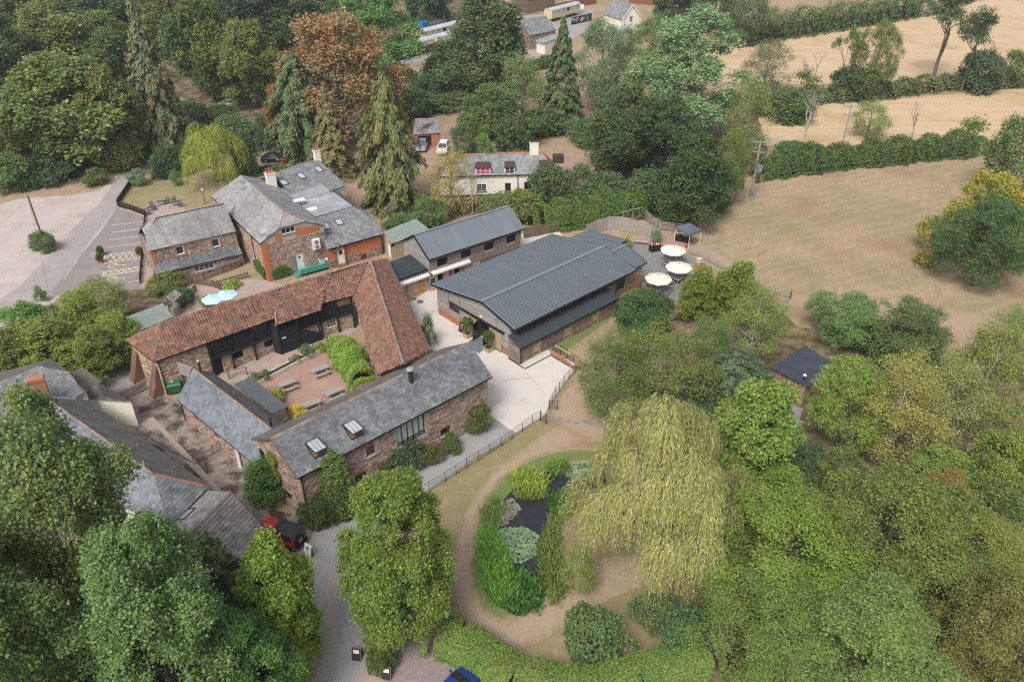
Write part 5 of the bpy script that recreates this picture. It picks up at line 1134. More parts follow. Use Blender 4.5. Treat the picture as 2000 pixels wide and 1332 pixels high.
# ================================================================== white-walled houses in the lower left corner
wc = thing('slate_cottages', 'cream-walled cottages with big grey slate roofs and brick chimneys half hidden by the tree', 'house')
A, B, C_, D, E_ = P(-90, 785, 7.2), P(75, 716, 7.2), P(137, 728, 6.3), P(163, 766, 4.7), P(-30, 880, 3.6)
slates(wc, [E_, D, C_, B, A], M_slate, .42, .3, seed=71)
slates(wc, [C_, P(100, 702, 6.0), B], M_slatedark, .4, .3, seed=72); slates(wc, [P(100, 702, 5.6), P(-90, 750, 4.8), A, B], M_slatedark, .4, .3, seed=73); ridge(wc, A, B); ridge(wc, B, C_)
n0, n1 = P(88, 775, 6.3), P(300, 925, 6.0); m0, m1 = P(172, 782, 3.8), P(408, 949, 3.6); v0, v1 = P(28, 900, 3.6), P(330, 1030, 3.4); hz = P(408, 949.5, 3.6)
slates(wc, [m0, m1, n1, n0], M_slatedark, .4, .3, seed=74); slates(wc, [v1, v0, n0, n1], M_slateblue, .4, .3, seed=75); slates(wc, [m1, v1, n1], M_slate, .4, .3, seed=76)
ridge(wc, n0, n1); ridge(wc, n1, m1, M_ridgered); ridge(wc, n0, P(62, 820, 4.3), M_lead, .4, .06); ridge(wc, n0, P(148, 779, 4.6), M_lead, .3, .06)
wl0, wl1, wl2 = P(188, 776, 3.2), P(252, 834, 3.6), P(384, 906, 3.0)
slates(wc, [P(262, 838, 2.7), P(384, 906, 2.7), P(345, 893, 3.45), P(250, 832, 3.45)], M_slatedark, .4, .3, seed=77, name='lean_to_slates')
foot = [m0, m1, v1, v0]
Wm = Wall(v0, v1); wall(wc, Wall((v0.x+.3, v0.y+.3), (v1.x, v1.y+.4)), 0, 3.4, M_cream)
wm = Wall(m1, m0); wall(wc, Wall(m1-wm.n*.4, m0-wm.n*.4), 0, 3.6, M_cream); wall(wc, Wall((v1.x, v1.y+.4), m1-wm.n*.4), 0, 3.4, M_cream)
wall(wc, Wall(D+Vector((0, .3, 0)), C_), 0, [(0, 4.6), ((C_-D).to_2d().length, 6.1)], M_cream); wall(wc, Wall(E_, D+Vector((0, .3, 0))), 0, 4.0, M_cream)
chimney(wc, P(83, 776, 6.0), 1.25, .75, 2.0, M_brickred, radians(30)); chimney(wc, P(46, 812, 5.2), .8, .8, 1.7, M_slab, radians(30), 1, M_cream)
# small porch gable with dark felt lean-to
po0, po1, po2, po3 = P(137, 728, 4.6), P(159.5, 717, 4.6), P(198.5, 745, 4.0), P(163, 761, 4.0)
MB().raw([po0, po1, po2, po3]+[p-Vector((0, 0, .12)) for p in (po0, po1, po2, po3)], [(0, 1, 2, 3), (0, 4, 5, 1), (1, 5, 6, 2), (2, 6, 7, 3), (3, 7, 4, 0)]).build('felt_roof', mat('mossy_felt', (.1, .09, .07), (.15, .135, .1), scale=2), wc)
slates(wc, [P(175, 780, 3.0), P(256, 785, 3.0), P(200, 747, 3.9), P(165, 764, 3.9)], M_slatedark, .34, .25, seed=78, name='porch_slates')
Wq = Wall(P(176, 781, 3.0), P(253, 785, 3.0)); wall(wc, Wall(Wq.A-Wq.n*.2, Wq.B-Wq.n*.2), 0, 2.95, M_cream); wall(wc, Wall(Wq.B-Wq.n*.2, P(198, 747, 3.6)), 0, 2.95, M_cream)
# heavy stone-tiled roof by the red car
st = thing('stone_tiled_outhouse', 'low outhouse with heavy grey stone-tile roof beside the red car', 'building')
q0_, q1_ = P(451, 961, 4.7), P(352, 1062, 4.7); ee0, ee1 = P(519, 1037, 2.5), P(418, 1150, 2.5); ff0 = P(392, 958, 2.9); ff1 = ff0+(q1_-q0_); ff1.z = 2.9
slates(st, [ee1, ee0, q0_, q1_], M_stonetile, .5, .3, lift=.06, seed=81, ragged=.03); slates(st, [ff0, ff1, q1_, q0_], M_stonetile, .4, .3, lift=.05, seed=82)
ridge(st, q0_, q1_, M_ridgered if False else M_ridge, .34, .12)
Wz = Wall(ee1, ee0); wall(st, Wall(ee1-Wz.n*.3, ee0-Wz.n*.3-Wz.d*.2), 0, 2.45, M_mortar); stones(st, Wall(ee1-Wz.n*.3, ee0-Wz.n*.3-Wz.d*.2), .03, 2.4, M_stone, (), .42, .17, 77)
ge = Wall(ee0-Wz.n*.3-Wz.d*.2, ff0+Wz.n*.3-Wz.d*.2); wall(st, ge, 0, [(0, 2.4), (ge.len*.53, 4.5), (ge.len, 2.8)], M_mortar); stones(st, ge, .03, [(0, 2.35), (ge.len*.53, 4.4), (ge.len, 2.7)], M_stone, (), .42, .17, 78)
rooflight(st, [ff0, ff1, q1_, q0_], 364, 1005, 3.5, 1.3, 1.0, pane=M_flat)
# ================================================================== cream cottage with dormers
ct = thing('cream_cottage', 'long cream cottage with grey slate roof, red ridge tiles and small dormers', 'house')
CE = above(950, 386, 343); CR = CE+2.5
zc = lambda x, y: (860+x/7.407, 270+y/7.407)
a0, a1 = P(*zc(-40, 560), CE), P(*zc(1690, 515), CE); r0_, r1_ = P(*zc(300, 236), CR), P(*zc(1470, 205), CR)
cd = (a1-a0).normalized(); cn = Vector((-cd.y, cd.x, 0)); dp2 = 2*((r0_-a0).dot(cn))
a3, a2 = a0+cn*dp2, a1+cn*dp2
cf = [a0, a1, r1_, r0_]; slates(ct, cf, M_slate, .42, .3, seed=91); slates(ct, [a2, a3, r0_, r1_], M_slate, .42, .3, seed=92); slates(ct, [a1, a2, r1_], M_slatedark, .4, .3, seed=93); slates(ct, [a3, a0, r0_], M_slatedark, .4, .3, seed=94)
for p, q in ((r0_, r1_), (a0, r0_), (a1, r1_), (a2, r1_)): ridge(ct, p, q, M_ridgered, .32, .1)
Cf = Wall(a0+cn*.3+cd*.3, a1+cn*.3-cd*.3); co = [op(Cf, *zc(595, 720), 1.5, 1.15), op(Cf, *zc(978, 715), .9, 1.4), op(Cf, *zc(1275, 690), 1.3, 1.3)]
wall(ct, Cf, 0, CE-.05, M_cream, co)
for o, mm in zip(co, (M_white, M_brownwood, M_brownwood)): window(ct, Cf, o, mm, 2, 3 if mm is M_white else 1, sill=M_flue)
MB().box(Cf.pt(Cf.len/2, .2, .02), (Cf.len, .06, .4), rz=atan2(cd.y, cd.x)).build('black_plinth', M_black, ct)
Cr = Wall(Cf.B, a2-cn*.3-cd*.3); wall(ct, Cr, 0, CE-.05, M_cream); wall(ct, Wall(a2-cn*.3-cd*.3, a3-cn*.3+cd*.3), 0, CE-.05, M_cream); wall(ct, Wall(a3-cn*.3+cd*.3, Cf.A), 0, CE-.05, M_cream)
pipe(ct, [Cf.pt(Cf.px(*zc(1120, 600))[0], CE-.1, .1), Cf.pt(Cf.px(*zc(1120, 600))[0], .1, .1)], .06); beam(ct, a0+Vector((0, 0, -.06)), a1+Vector((0, 0, -.06)), .12, .1, M_black, 'gutter')
M_red_c = mat('red_curtain', (.35, .03, .06), (.4, .1, .12), scale=4)
for (x, y, w_, g_) in ((617, 490, 2.2, M_red_c), (1003, 490, 1.5, M_glass), (1505, 470, 1.6, M_glass)):
    s, z = Cf.px(*zc(x, y)); W_ = Wall(Cf.pt(s-w_/2, 0, .12), Cf.pt(s+w_/2, 0, .12)); zb = CE+.12
    d0 = MB(); d0.box(W_.pt(w_/2, zb+.55, -.75), (w_+.1, 1.5, 1.1), rz=atan2(cd.y, cd.x)); dm = d0.build('dormer', M_cream, ct)
    window(dm, W_, (0.05, w_-.05, zb+.05, zb+1.02), M_white, 3 if w_ > 2 else 2, 2, g_, depth=.02)
    rf = MB(); rf.raw([W_.pt(-.12, zb+1.05, .12), W_.pt(w_+.12, zb+1.05, .12), W_.pt(w_+.05, zb+1.6, -1.1), W_.pt(.05, zb+1.6, -1.1), W_.pt(-.12, zb+.98, .12), W_.pt(w_+.12, zb+.98, .12)], [(0, 1, 2, 3), (4, 5, 1, 0)]); rf.build('dormer_roof', mat('brown_felt', (.045, .03, .026), (.06, .042, .035), scale=3), dm)
bd_ = MB(); bd_.box(r1_+cd*2.6+cn*.4+Vector((0, 0, -1.2)), (1.6, 1.4, 1.1), rz=atan2(cd.y, cd.x)); bd_.build('end_dormer', MATS['brown_felt'], ct)
chimney(ct, r0_.lerp(r1_, .9)+Vector((0, 0, -.3)), 1.3, .8, 2.0, M_cream, atan2(cd.y, cd.x), 0, None, M_flue)
# red-brick garage with slate roof behind the bare tree
ga = thing('brick_garage', 'red brick garage with plain grey slate roof behind the pale bare tree', 'garage')
zg = lambda x, y: (780+x/10.24, 220+y/10.24)
GE = 2.6; y0, y1, y2, y3 = P(*zg(275, 440), GE), P(*zg(828, 415), GE), P(*zg(800, 120), 5.0), P(*zg(315, 130), 5.0)
slates(ga, [y0, y1, y2, y3], M_slate, .42, .3, seed=95); gd_ = (y1-y0).normalized(); gn_ = Vector((-gd_.y, gd_.x, 0)); dg = 2*(y3-y0).dot(gn_)
slates(ga, [y1+gn_*dg, y0+gn_*dg, y3, y2], M_slate, .42, .3, seed=96); ridge(ga, y3, y2)
Wg = Wall(y0+gn_*.2+gd_*.2, y1+gn_*.2-gd_*.1); go = (.6, Wg.len-1.6, 0, 2.2); wall(ga, Wg, 0, GE, M_brickred, [go]); darkback(ga, Wg, go, -3)
for a, b in ((Wg.B, y1+gn_*(dg-.2)), (y1+gn_*(dg-.2), y0+gn_*(dg-.2)), (y0+gn_*(dg-.2), Wg.A)):
    W_ = Wall(a, b); wall(ga, W_, 0, [(0, GE), (W_.len/2, 4.8 if W_.len < 8.5 and abs(W_.d.dot(gd_)) < .5 else GE), (W_.len, GE)], M_brickred)
# cabin among the trees on the right
cb = thing('woodland_cabin', 'small timber cabin with dark corrugated roof and white-capped flue among the trees', 'cabin')
zk = lambda x, y: (1480+x/8.325, 640+y/8.325)
k0_, k1_, k2_, k3_ = P(*zk(205, 650), 2.9), P(*zk(810, 965), 2.9), P(*zk(1300, 640), 3.4), P(*zk(770, 290), 3.4)
sheets(cb, [k0_, k1_, k2_, k3_], mat('blue_black_sheet', (.035, .042, .055), (.05, .058, .07), scale=1, rough=.4, spec=.5), .2, .035)
Kw = Wall(k0_, k1_); Kw = Wall(k0_-Kw.n*.35+Kw.d*.4, k1_-Kw.n*.35-Kw.d*.3); ko = (1.1, 2.2, .05, 2.1)
wall(cb, Kw, 0, 2.85, M_under_roof, [ko]); boards(cb, Kw, .05, 2.85, M_cladwarm, [ko], .22, .01, vertical=True, seed=97); door(cb, Kw, ko, M_cladwarm, planks=4)
Kr = Wall(Kw.B, k2_-Kw.d*.3); wall(cb, Kr, 0, 2.9, M_cladwarm); boards(cb, Kr, .05, 2.9, M_cladwarm, (), .22, .01, vertical=True); wall(cb, Wall(k3_, Kw.A), 0, 2.85, M_brownwood); wall(cb, Wall(k2_, k3_), 0, 3.2, M_brownwood)
for x, y in ((745, 860), (1100, 720)): flue(cb, roof_point([k0_, k1_, k2_, k3_], *zk(x, y)), .55, .1, M_white)
patch('cabin_terrace', [(1500, 775), (1545, 752), (1575, 780), (1560, 830), (1500, 840)], 2, M_drive, .1, 1)
# ================================================================== far buildings by the railway
def simple_house(name, label, cat, A, B, depth, he, hr, wm, rm, gable_front=False, wins=(), rk='slate', sideM=None):
    """A,B: base of the near wall left->right; roof ridge parallel to it, or across it when gable_front"""
    t = thing(name, label, cat); A = Vector(A); B = Vector(B); A.z = B.z = 0
    d = (B-A).normalized(); n = Vector((-d.y, d.x, 0)); L_ = (B-A).length; C = B+n*depth; D = A+n*depth; z = lambda p, h: Vector((p.x, p.y, h)); o = .3
    f = Wall(A, B); r = Wall(B, C); b = Wall(C, D); l = Wall(D, A)
    if gable_front:
        m0, m1 = (A+B)/2-n*o, (C+D)/2+n*o
        R0, R1 = z(m0, hr), z(m1, hr); faces = ([z(D-d*o+n*o, he), z(A-d*o-n*o, he), R0, R1], [z(B+d*o-n*o, he), z(C+d*o+n*o, he), R1, R0])
        tops = [[(0, he), (L_/2, hr-.1), (L_, he)], he, [(0, he), (L_/2, hr-.1), (L_, he)], he]
    else:
        R0, R1 = z((A+D)/2-d*o, hr), z((B+C)/2+d*o, hr); faces = ([z(A-d*o-n*o, he), z(B+d*o-n*o, he), R1, R0], [z(C+d*o+n*o, he), z(D-d*o+n*o, he), R0, R1])
        tops = [he, [(0, he), (depth/2, hr-.1), (depth, he)], he, [(0, he), (depth/2, hr-.1), (depth, he)]]
    for i, fc in enumerate(faces):
        if rk == 'slate': slates(t, fc, rm, .5, .36, seed=100+i)
        else: sheets(t, fc, rm, .3, .03, 1.5)
    ridge(t, R0, R1, M_ridge, .3, .1)
    ops = {0: [], 1: [], 2: [], 3: []}
    for wi, x, zz, w_, h_ in wins: ops[wi].append((x-w_/2, x+w_/2, zz-h_/2, zz+h_/2))
    for i, W in enumerate((f, r, b, l)):
        wall(t, W, 0, tops[i] if isinstance(tops[i], list) else tops[i]-.05, (sideM or wm) if i in (1, 3) else wm, ops[i])
        for q in ops[i]: window(t, W, q, M_white, 2, 2, fw=.09, sill=M_cream)
    for W, tp in ((f, tops[0]), (r, tops[1])):
        if isinstance(tp, list):
            for k in (0, 1): beam(t, W.pt(tp[k][0], tp[k][1]+.05, .32), W.pt(tp[k+1][0], tp[k+1][1]+.05, .32), .06, .25, M_white, 'barge_board')
    return t
hA, hB = P(1212, 71), P(1249, 66)
hh = above(1212, 71, 39)
sthouse = simple_house('station_house', 'cream gabled house with grey slate roof and white barge boards at the far railway', 'house', hA, hB, (P(1166, 62)-hA).length*.95, hh, hh+3.6, M_cream, M_slate, True, [(0, (hB-hA).length*.5, hh*.95, 1.1, 1.5), (0, (hB-hA).length*.45, 1.6, 1.1, 1.6), (3, 12, hh*.8, .9, .9), (3, 15, hh*.8, .9, .9), (3, 13, 1.8, .9, 1.5)], sideM=M_cream)
chimney(sthouse, ((hA+hB)/2+Vector((-8, 14, hh+2.6))), 1.0, 1.6, 2.6, M_brickred, .4)
sA, sB = P(1034, 98), P(1084, 88)
station = simple_house('station_building', 'low stone station building with grey slate roof half hidden behind the dark conifer', 'building', sA, sB, 7.5, 3.6, 6.6, M_stonedk, M_slate, False, [(0, 3, 1.7, 1.1, 1.8), (0, 6, 1.7, 1.0, 1.8), (0, 8.5, 1.7, 1.0, 1.8)])
wA, wB = P(1048, 104), P(1064, 108)
hut = thing('platform_hut', 'small cream platform hut with flat grey roof by the station', 'hut')
hw = [P(1048, 103), P(1064, 107), P(1093, 96), P(1078, 91)]
MB().prism(ccw([p.to_2d() for p in hw]), 0, 2.7).build('wall', M_cream, hut); hc_ = sum((p for p in hw), Vector())/4
MB().prism(ccw([(hc_+(p-hc_)*1.13).to_2d() for p in hw]), 2.7, 2.95).build('roof', M_flat, hut)
bA, bB = P(1030, 27), P(1083, 20)
simple_house('tin_barn', 'dark timber barn with pale green tin roof at the top edge', 'barn', bA, bB, 9, 4.2, 6.2, M_brownwood, mat('pale_green_tin', (.26, .31, .23), (.32, .36, .27), scale=.6, rough=.6), False, rk='sheet')
simple_house('platform_shelter', 'long dark platform shelter with low roof behind the copper beech', 'shelter', P(533, 112), P(606, 92), 4, 2.6, 3.4, M_brownwood, M_brownwood, False, rk='sheet')
# railway carriages
M_coachcream = mat('coach_cream', (0.55, 0.46, 0.26), rough=.4); M_coachbrown = mat('coach_brown', (0.09, 0.035, 0.025), rough=.4); M_coachroof = mat('coach_roof', (0.33, 0.345, 0.35), (0.42, 0.43, 0.43), scale=.8, rough=.6, spots=[((.5, .5, .48), .5, .55, .1)])
M_coachwin = mat('pale_blue_pane', (0.17, 0.38, 0.46), (0.22, 0.44, 0.52), scale=1, rough=.2)
def coach(label, p, ang_, L_=19.0, brown=True):
    t = thing('railway_carriage', label, 'carriage', (p.x, p.y, 0), ang_, 'railway carriages at the far platform')
    MB().box((L_/2, 0, 1.55), (L_, 2.7, 1.1)).build('lower_panel', M_coachbrown if brown else M_coachcream, t)
    u = MB().box((L_/2, 0, 2.65), (L_, 2.68, 1.1)).build('upper_panel', M_coachcream, t)
    r = MB(); n = 9; V = []
    for x in (0, L_):
        for k in range(n): a = pi*k/(n-1); V.append((x, -1.42*cos(a), 3.15+.62*sin(a)))
    r.raw(V, [(k, k+1, n+k+1, n+k) for k in range(n-1)]+[tuple(range(n)), tuple(range(2*n-1, n-1, -1))]); r.build('roof', M_coachroof, t)
    for k in range(int(L_/2.4)):
        MB().box((1.3+2.4*k, -1.36, 2.6), (1.3, .05, .85)).build('window', M_coachwin if k % 4 != 3 else M_black, t)
    for x in (3, L_-3):
        bo = MB()
        for dx in (-.9, .9):
            for y in (-.75, .75): bo.tube([(x+dx, y-.07, .5), (x+dx, y+.07, .5)], .45, 10)
        bo.box((x, 0, .65), (2.6, 1.8, .35)); tag(bo.build('bogie', M_black, t), kind='stuff')
    return t
cdir = (P(869, 93)-P(843, 100)); ca = atan2(cdir.y, cdir.x)
coach('cream and brown carriage on the left at the far platform', P(843, 100)-cdir.normalized()*19.4, ca); coach('cream and brown carriage on the right at the far platform', P(847, 99), ca)
c2_ = P(800, 98)+Vector((2, 6, 0)); coach('carriage with whitish roof on the second far track', c2_, ca, 38)
coach('plain cream carriage standing behind the slate station roof', P(1070, 44), ca, 15, False)
lc = thing('steam_engine', 'small dark steam locomotive with blue cab at the far sidings', 'locomotive', tuple(P(812, 72)), ca)
MB().tube([(4.2, 0, 2), (12, 0, 2)], 1.0, 14).build('boiler', M_corrgrey, lc); MB().box((2.9, 0, 2.1), (2.4, 2.5, 2.6)).build('cab', mat('blue_paint', (.02, .16, .36), rough=.4), lc)
MB().box((7, 0, .9), (13, 2.3, .4)).build('frame', M_black, lc); MB().tube([(11, 0, 2.8), (11, 0, 3.9)], .25, 10).build('funnel', M_black, lc); MB().box((14.5, 0, 2.4), (2.2, 2.4, 3.4)).build('tender', M_corrgrey, lc)
for k in range(4):
    wv = MB()
    for y in (-.9, .9): wv.tube([(3.5+2.4*k, y-.06, .6), (3.5+2.4*k, y+.06, .6)], .6, 12)
    tag(wv.build('wheels', M_black, lc), kind='stuff')
patch('railway_platform', [(800, 118), (880, 100), (900, 92), (900, 100), (880, 112), (800, 132)], 2, M_tarmac); patch('railway_bed', [(620, 130), (780, 95), (980, 40), (1030, 30), (1160, 20), (1150, 60), (1050, 112), (1000, 115), (880, 112), (640, 150)], 3, M_road, .5, 5)
patch('station_path', [(1000, 100), (1045, 92), (1050, 112), (1000, 130)], 4, M_slab); patch('play_lawn', [(828, 122), (850, 112), (860, 118), (835, 130)], 4, M_green)
# fence of chain links beside the carriages and boards round the station yard
def railfence(name, label, pts, h=1.1, m=None, step=1.9, rails=(.35, .7, 1.05), rw=.05, rh=.1, pw=.1, world=False, cat='fence', group=None):
    t = thing(name, label, cat, group=group); pts = [Vector(p) if world else P(*p) for p in pts]; m = m or M_grey_wood
    for a, b in zip(pts, pts[1:]):
        n = max(1, round((b-a).length/step))
        for k in range(n+1 if b is pts[-1] else n):
            p = a.lerp(b, k/n); MB().box((p.x, p.y, h/2), (pw, pw, h)).build('post', m, t)
        for z in rails: MB().bar((a.x, a.y, z), (b.x, b.y, z), rw, rh).build('rail', m, t)
    return t
def palefence(name, label, pts, h=1.0, m=None, pitch=.16, pw=.12, posts=True, world=False, top=None, cat='fence', thick=.03, seed=1):
    """close-boarded or picket fence, every paling its own piece"""
    t = thing(name, label, cat); pts = [Vector(p) if world else P(*p) for p in pts]; m = m or M_brownwood; rnd = random.Random(seed)
    me = MB().box((0, 0, .5), (1, 1, 1)).mesh('paling')
    me.materials.append(m); tot = sum((b-a).length for a, b in zip(pts, pts[1:])); acc = 0
    for a, b in zip(pts, pts[1:]):
        L_ = (b-a).length; an = atan2((b-a).y, (b-a).x); n = max(1, int(L_/pitch))
        for k in range(n):
            p = a.lerp(b, (k+.5)/n); hh_ = (h if not top else top((acc+L_*(k+.5)/n)/tot))*rnd.uniform(.98, 1.02)
            o = bpy.data.objects.new('paling', me); COL.objects.link(o); o.parent = t; o.location = (p.x, p.y, .03); o.scale = (pw, thick, hh_); o.rotation_euler = (0, 0, an)
        if posts:
            for k in range(max(1, int(L_/2))+1):
                p = a.lerp(b, k/max(1, int(L_/2))); nrm = Vector((-sin(an), cos(an), 0))*.07
                MB().box((p.x+nrm.x, p.y+nrm.y, h*.5), (.09, .09, h), rz=an).build('post', m, t)
        nrm = Vector((-sin(an), cos(an), 0))*.04
        for z in (h*.3, h*.8): MB().bar((a.x+nrm.x, a.y+nrm.y, z), (b.x+nrm.x, b.y+nrm.y, z), .04, .08).build('rail', m, t)
        acc += L_
    return t
M_rustfence = mat('rust_red_boards', (.17, .06, .045), (.21, .085, .06), scale=2, rough=.8, island=.2)
palefence('boundary_fence', 'rust-red boarded fence along the far railway yard', [(1083, 24), (1120, 16), (1165, 8)], 2.2, M_rustfence, .6, .58, False); palefence('boundary_fence', 'rust-red boarded fence behind the far station house', [(1228, 6), (1310, 16)], 2.2, M_rustfence, .6, .58, False)
railfence('platform_railing', 'pale post-and-chain railing in front of the far carriages', [(816, 106), (842, 101), (864, 96)], 1.1, M_steel, 3.5, (.6, 1.0), .05, .06)
MB().box(P(1133, 14, 1.6), (2.4, .1, 1.4), rz=.1).build('yard_sign', M_white); tag(bpy.context.scene.objects['yard_sign'], 'small white sign on the rust-red yard fence', 'sign')
mur = thing('painted_hoarding', 'dark hoarding painted with bright coloured figures beside the far station house', 'hoarding')
ma, mb_ = P(1116, 50), P(1155, 41); MB().bar((ma.x, ma.y, 1.1), (mb_.x, mb_.y, 1.1), .1, 2.0).build('panel', mat('navy_board', (.015, .02, .04), rough=.6), mur)
mr = random.Random(4); md = (mb_-ma).normalized(); mn = Vector((md.y, -md.x, 0))
for k in range(16):
    c_ = ma.lerp(mb_, mr.uniform(.05, .95)); cc = mr.choice([(.7, .25, .03), (.6, .55, .5), (.05, .3, .15), (.6, .06, .05), (.1, .35, .55)])
    nm = 'mural_%d' % int(cc[0]*100); MB().box((c_.x+mn.x*.08, c_.y+mn.y*.08, mr.uniform(.6, 1.7)), (mr.uniform(.4, .9), .06, mr.uniform(.3, .8)), rz=atan2(md.y, md.x)).build('painted_shape', mat(nm, cc, rough=.6), mur)
# ================================================================== vehicles
M_tyre = mat('tyre_rubber', (.012, .012, .012), rough=.8); M_rim = mat('alloy_rim', (.28, .28, .29), rough=.35, metallic=.6)
M_lampr = mat('red_lamp', (.4, .02, .02), rough=.3); M_lampw = mat('clear_lamp', (.6, .6, .58), rough=.2)
def paint(name, c): return mat(name, c, rough=.28, spec=.6)
def wheel(t, x, y, r=.34, w_=.22):
    o = MB().tube([(x, y-w_/2, r), (x, y+w_/2, r)], r, 16).build('wheel', M_tyre, t)
    s = 1 if y > 0 else -1; MB().tube([(x, y+s*(w_/2-.02), r), (x, y+s*(w_/2+.015), r)], r*.62, 12).build('rim', M_rim, o)
def car(name, label, p, rz, m, st, cab, L_, wid, roofm=None, group=None, r=.34, glass=None, wx=None):
    """st: body stations (x,zb,zs,half width); cab: cabin stations (x, z_bottom, z_top, half bottom, half top)"""
    t = thing(name, label, 'car', (p.x, p.y, 0), rz, group)
    V = []; n = 8
    for x, zb, zs, hw_ in st:
        V += [(x, -hw_*.92, zb), (x, -hw_, zb+.22), (x, -hw_, zs-.16), (x, -hw_*.9, zs), (x, hw_*.9, zs), (x, hw_, zs-.16), (x, hw_, zb+.22), (x, hw_*.92, zb)]
    F_ = [tuple(range(n)), tuple(range(len(V)-1, len(V)-n-1, -1))]
    for i in range(len(st)-1):
        for k in range(n): F_.append((i*n+k, (i+1)*n+k, (i+1)*n+(k+1) % n, i*n+(k+1) % n))
    b = MB().raw(V, F_); me = b.mesh('body'); bm = bmesh.new(); bm.from_mesh(me); bmesh.ops.recalc_face_normals(bm, faces=bm.faces); bm.to_mesh(me); bm.free(); obj('body', me, m, t)
    V = []; F_ = []
    for x, zb, zt_, hb, ht in cab: V += [(x, -hb, zb), (x, -ht, zt_), (x, ht, zt_), (x, hb, zb)]
    for i in range(len(cab)-1):
        for k in (0, 2): F_.append((i*4+k, (i+1)*4+k, (i+1)*4+k+1, i*4+k+1))
    F_ += [(0, 1, 2, 3), (len(V)-1, len(V)-2, len(V)-3, len(V)-4)]
    # windscreen and rear screen run up to the roof: first and last cabin stations are the screen feet
    F_ += [(1, 5, 6, 2), (len(V)-7, len(V)-3, len(V)-2, len(V)-6)]
    MB().raw(V, F_).build('windows', glass or M_glass, t)
    rf = MB(); c2 = cab[1:-1]; V = [(x, s*ht, zt_+.005) for x, zb, zt_, hb, ht in c2 for s in (-1, 1)]+[(x, s*ht, zt_+.05) for x, zb, zt_, hb, ht in c2 for s in (-.9, .9)]
    k = len(c2)*2; F_ = []
    for i in range(len(c2)-1):
        F_ += [(k+2*i, k+2*i+1, k+2*i+3, k+2*i+2), (2*i, k+2*i, k+2*i+2, 2*i+2), (2*i+1, 2*i+3, k+2*i+3, k+2*i+1)]
    F_ += [(0, 1, k+1, k), (k-2, 2*k-2, 2*k-1, k-1)]
    rf.raw(V, F_).build('roof', roofm or m, t)
    for i, (x, zb, zt_, hb, ht) in enumerate(cab[:-1]):   # pillars
        x2, zb2, zt2, hb2, ht2 = cab[i+1]
        for s in (-1, 1):
            if i == 0: a, c_ = (x, s*hb, zb), (x2, s*ht2, zt2)
            elif i == len(cab)-2: a, c_ = (x2, s*hb2, zb2), (x, s*ht, zt_)
            else: a, c_ = (x2, s*(hb2+.01), zb2), (x2, s*(ht2+.01), zt2)
            MB().bar(a, c_, .07, .07).build('pillar', m, t)
    wx = wx or (L_*.2, L_*.8)
    for x in wx:
        for y in (-wid/2+.12, wid/2-.12): wheel(t, x, y, r)
    x0, xe = st[0], st[-1]
    for s in (-1, 1):
        MB().box((x0[0]-.01, s*x0[3]*.75, x0[2]-.22), (.06, .35, .16)).build('headlight', M_lampw, t); MB().box((xe[0]+.01, s*xe[3]*.8, xe[2]-.25), (.06, .25, .2)).build('tail_light', M_lampr, t)
        MB().box((cab[0][0]+.35, s*(wid/2+.08), cab[0][1]+.1), (.12, .18, .14)).build('mirror', m, t)
    return t
SAL = ([(0, .35, .62, .62), (.25, .22, .78, .82), (1.1, .2, .9, .88), (2.2, .2, .95, .9), (3.4, .2, .98, .9), (4.1, .25, .95, .85), (4.35, .38, .8, .68)], [(1.15, .88, .9, .76, .74), (1.95, .92, 1.42, .78, .58), (3.1, .95, 1.42, .78, .58), (3.95, .95, .97, .74, .7)])
SUV = ([(0, .4, .85, .7), (.2, .3, 1.0, .88), (1.2, .28, 1.08, .92), (3.0, .28, 1.1, .93), (4.3, .28, 1.1, .9), (4.5, .42, 1.05, .8)], [(1.2, 1.06, 1.08, .8, .78), (1.85, 1.08, 1.68, .82, .68), (3.9, 1.1, 1.68, .82, .68), (4.42, 1.08, 1.12, .78, .72)])
# red off-road car with black roof: nose to the upper left, tail with spare wheel to the lower right
z5b = lambda x, y: (500+x/12.106, 990+y/12.106)
tl, fl = P(*z5b(1060, 780), 1.0), P(*z5b(300, 430), 1.1); jd = (fl-tl); ja = atan2(jd.y, jd.x)
M_red = paint('red_car_paint', (.42, .02, .018)); M_softtop = mat('black_hardtop', (.022, .024, .027), rough=.4, spec=.5)
jp = thing('off_road_car', 'boxy red off-road car with black roof and spare wheel on its tail', 'car', (tl.x, tl.y, 0), ja)
MB().box((2.0, 0, .82), (3.6, 1.55, .62)).build('body', M_red, jp)
hd = MB(); hd.raw([(2.55, -.68, 1.18), (2.55, .68, 1.18), (3.75, -.52, 1.1), (3.75, .52, 1.1), (2.55, -.7, .6), (2.55, .7, .6), (3.8, -.55, .6), (3.8, .55, .6)], [(0, 2, 3, 1), (0, 4, 6, 2), (1, 3, 7, 5), (2, 6, 7, 3)]); hd.build('bonnet', M_red, jp)
up_ = MB(); up_.raw([(.08, -.76, 1.13), (.08, .76, 1.13), (2.5, -.76, 1.13), (2.5, .76, 1.13), (.15, -.66, 1.78), (.15, .66, 1.78), (2.15, -.66, 1.78), (2.15, .66, 1.78)], [(0, 1, 5, 4), (2, 6, 7, 3), (0, 4, 6, 2), (1, 3, 7, 5)]); up_.build('windows', M_glass, jp)
rt = MB(); rt.raw([(.05, -.7, 1.76), (2.3, -.7, 1.76), (2.3, .7, 1.76), (.05, .7, 1.76), (.12, -.62, 1.86), (2.2, -.62, 1.84), (2.2, .62, 1.84), (.12, .62, 1.86)], [(4, 5, 6, 7), (0, 1, 5, 4), (1, 2, 6, 5), (2, 3, 7, 6), (3, 0, 4, 7)]); rto = rt.build('roof', M_softtop, jp)
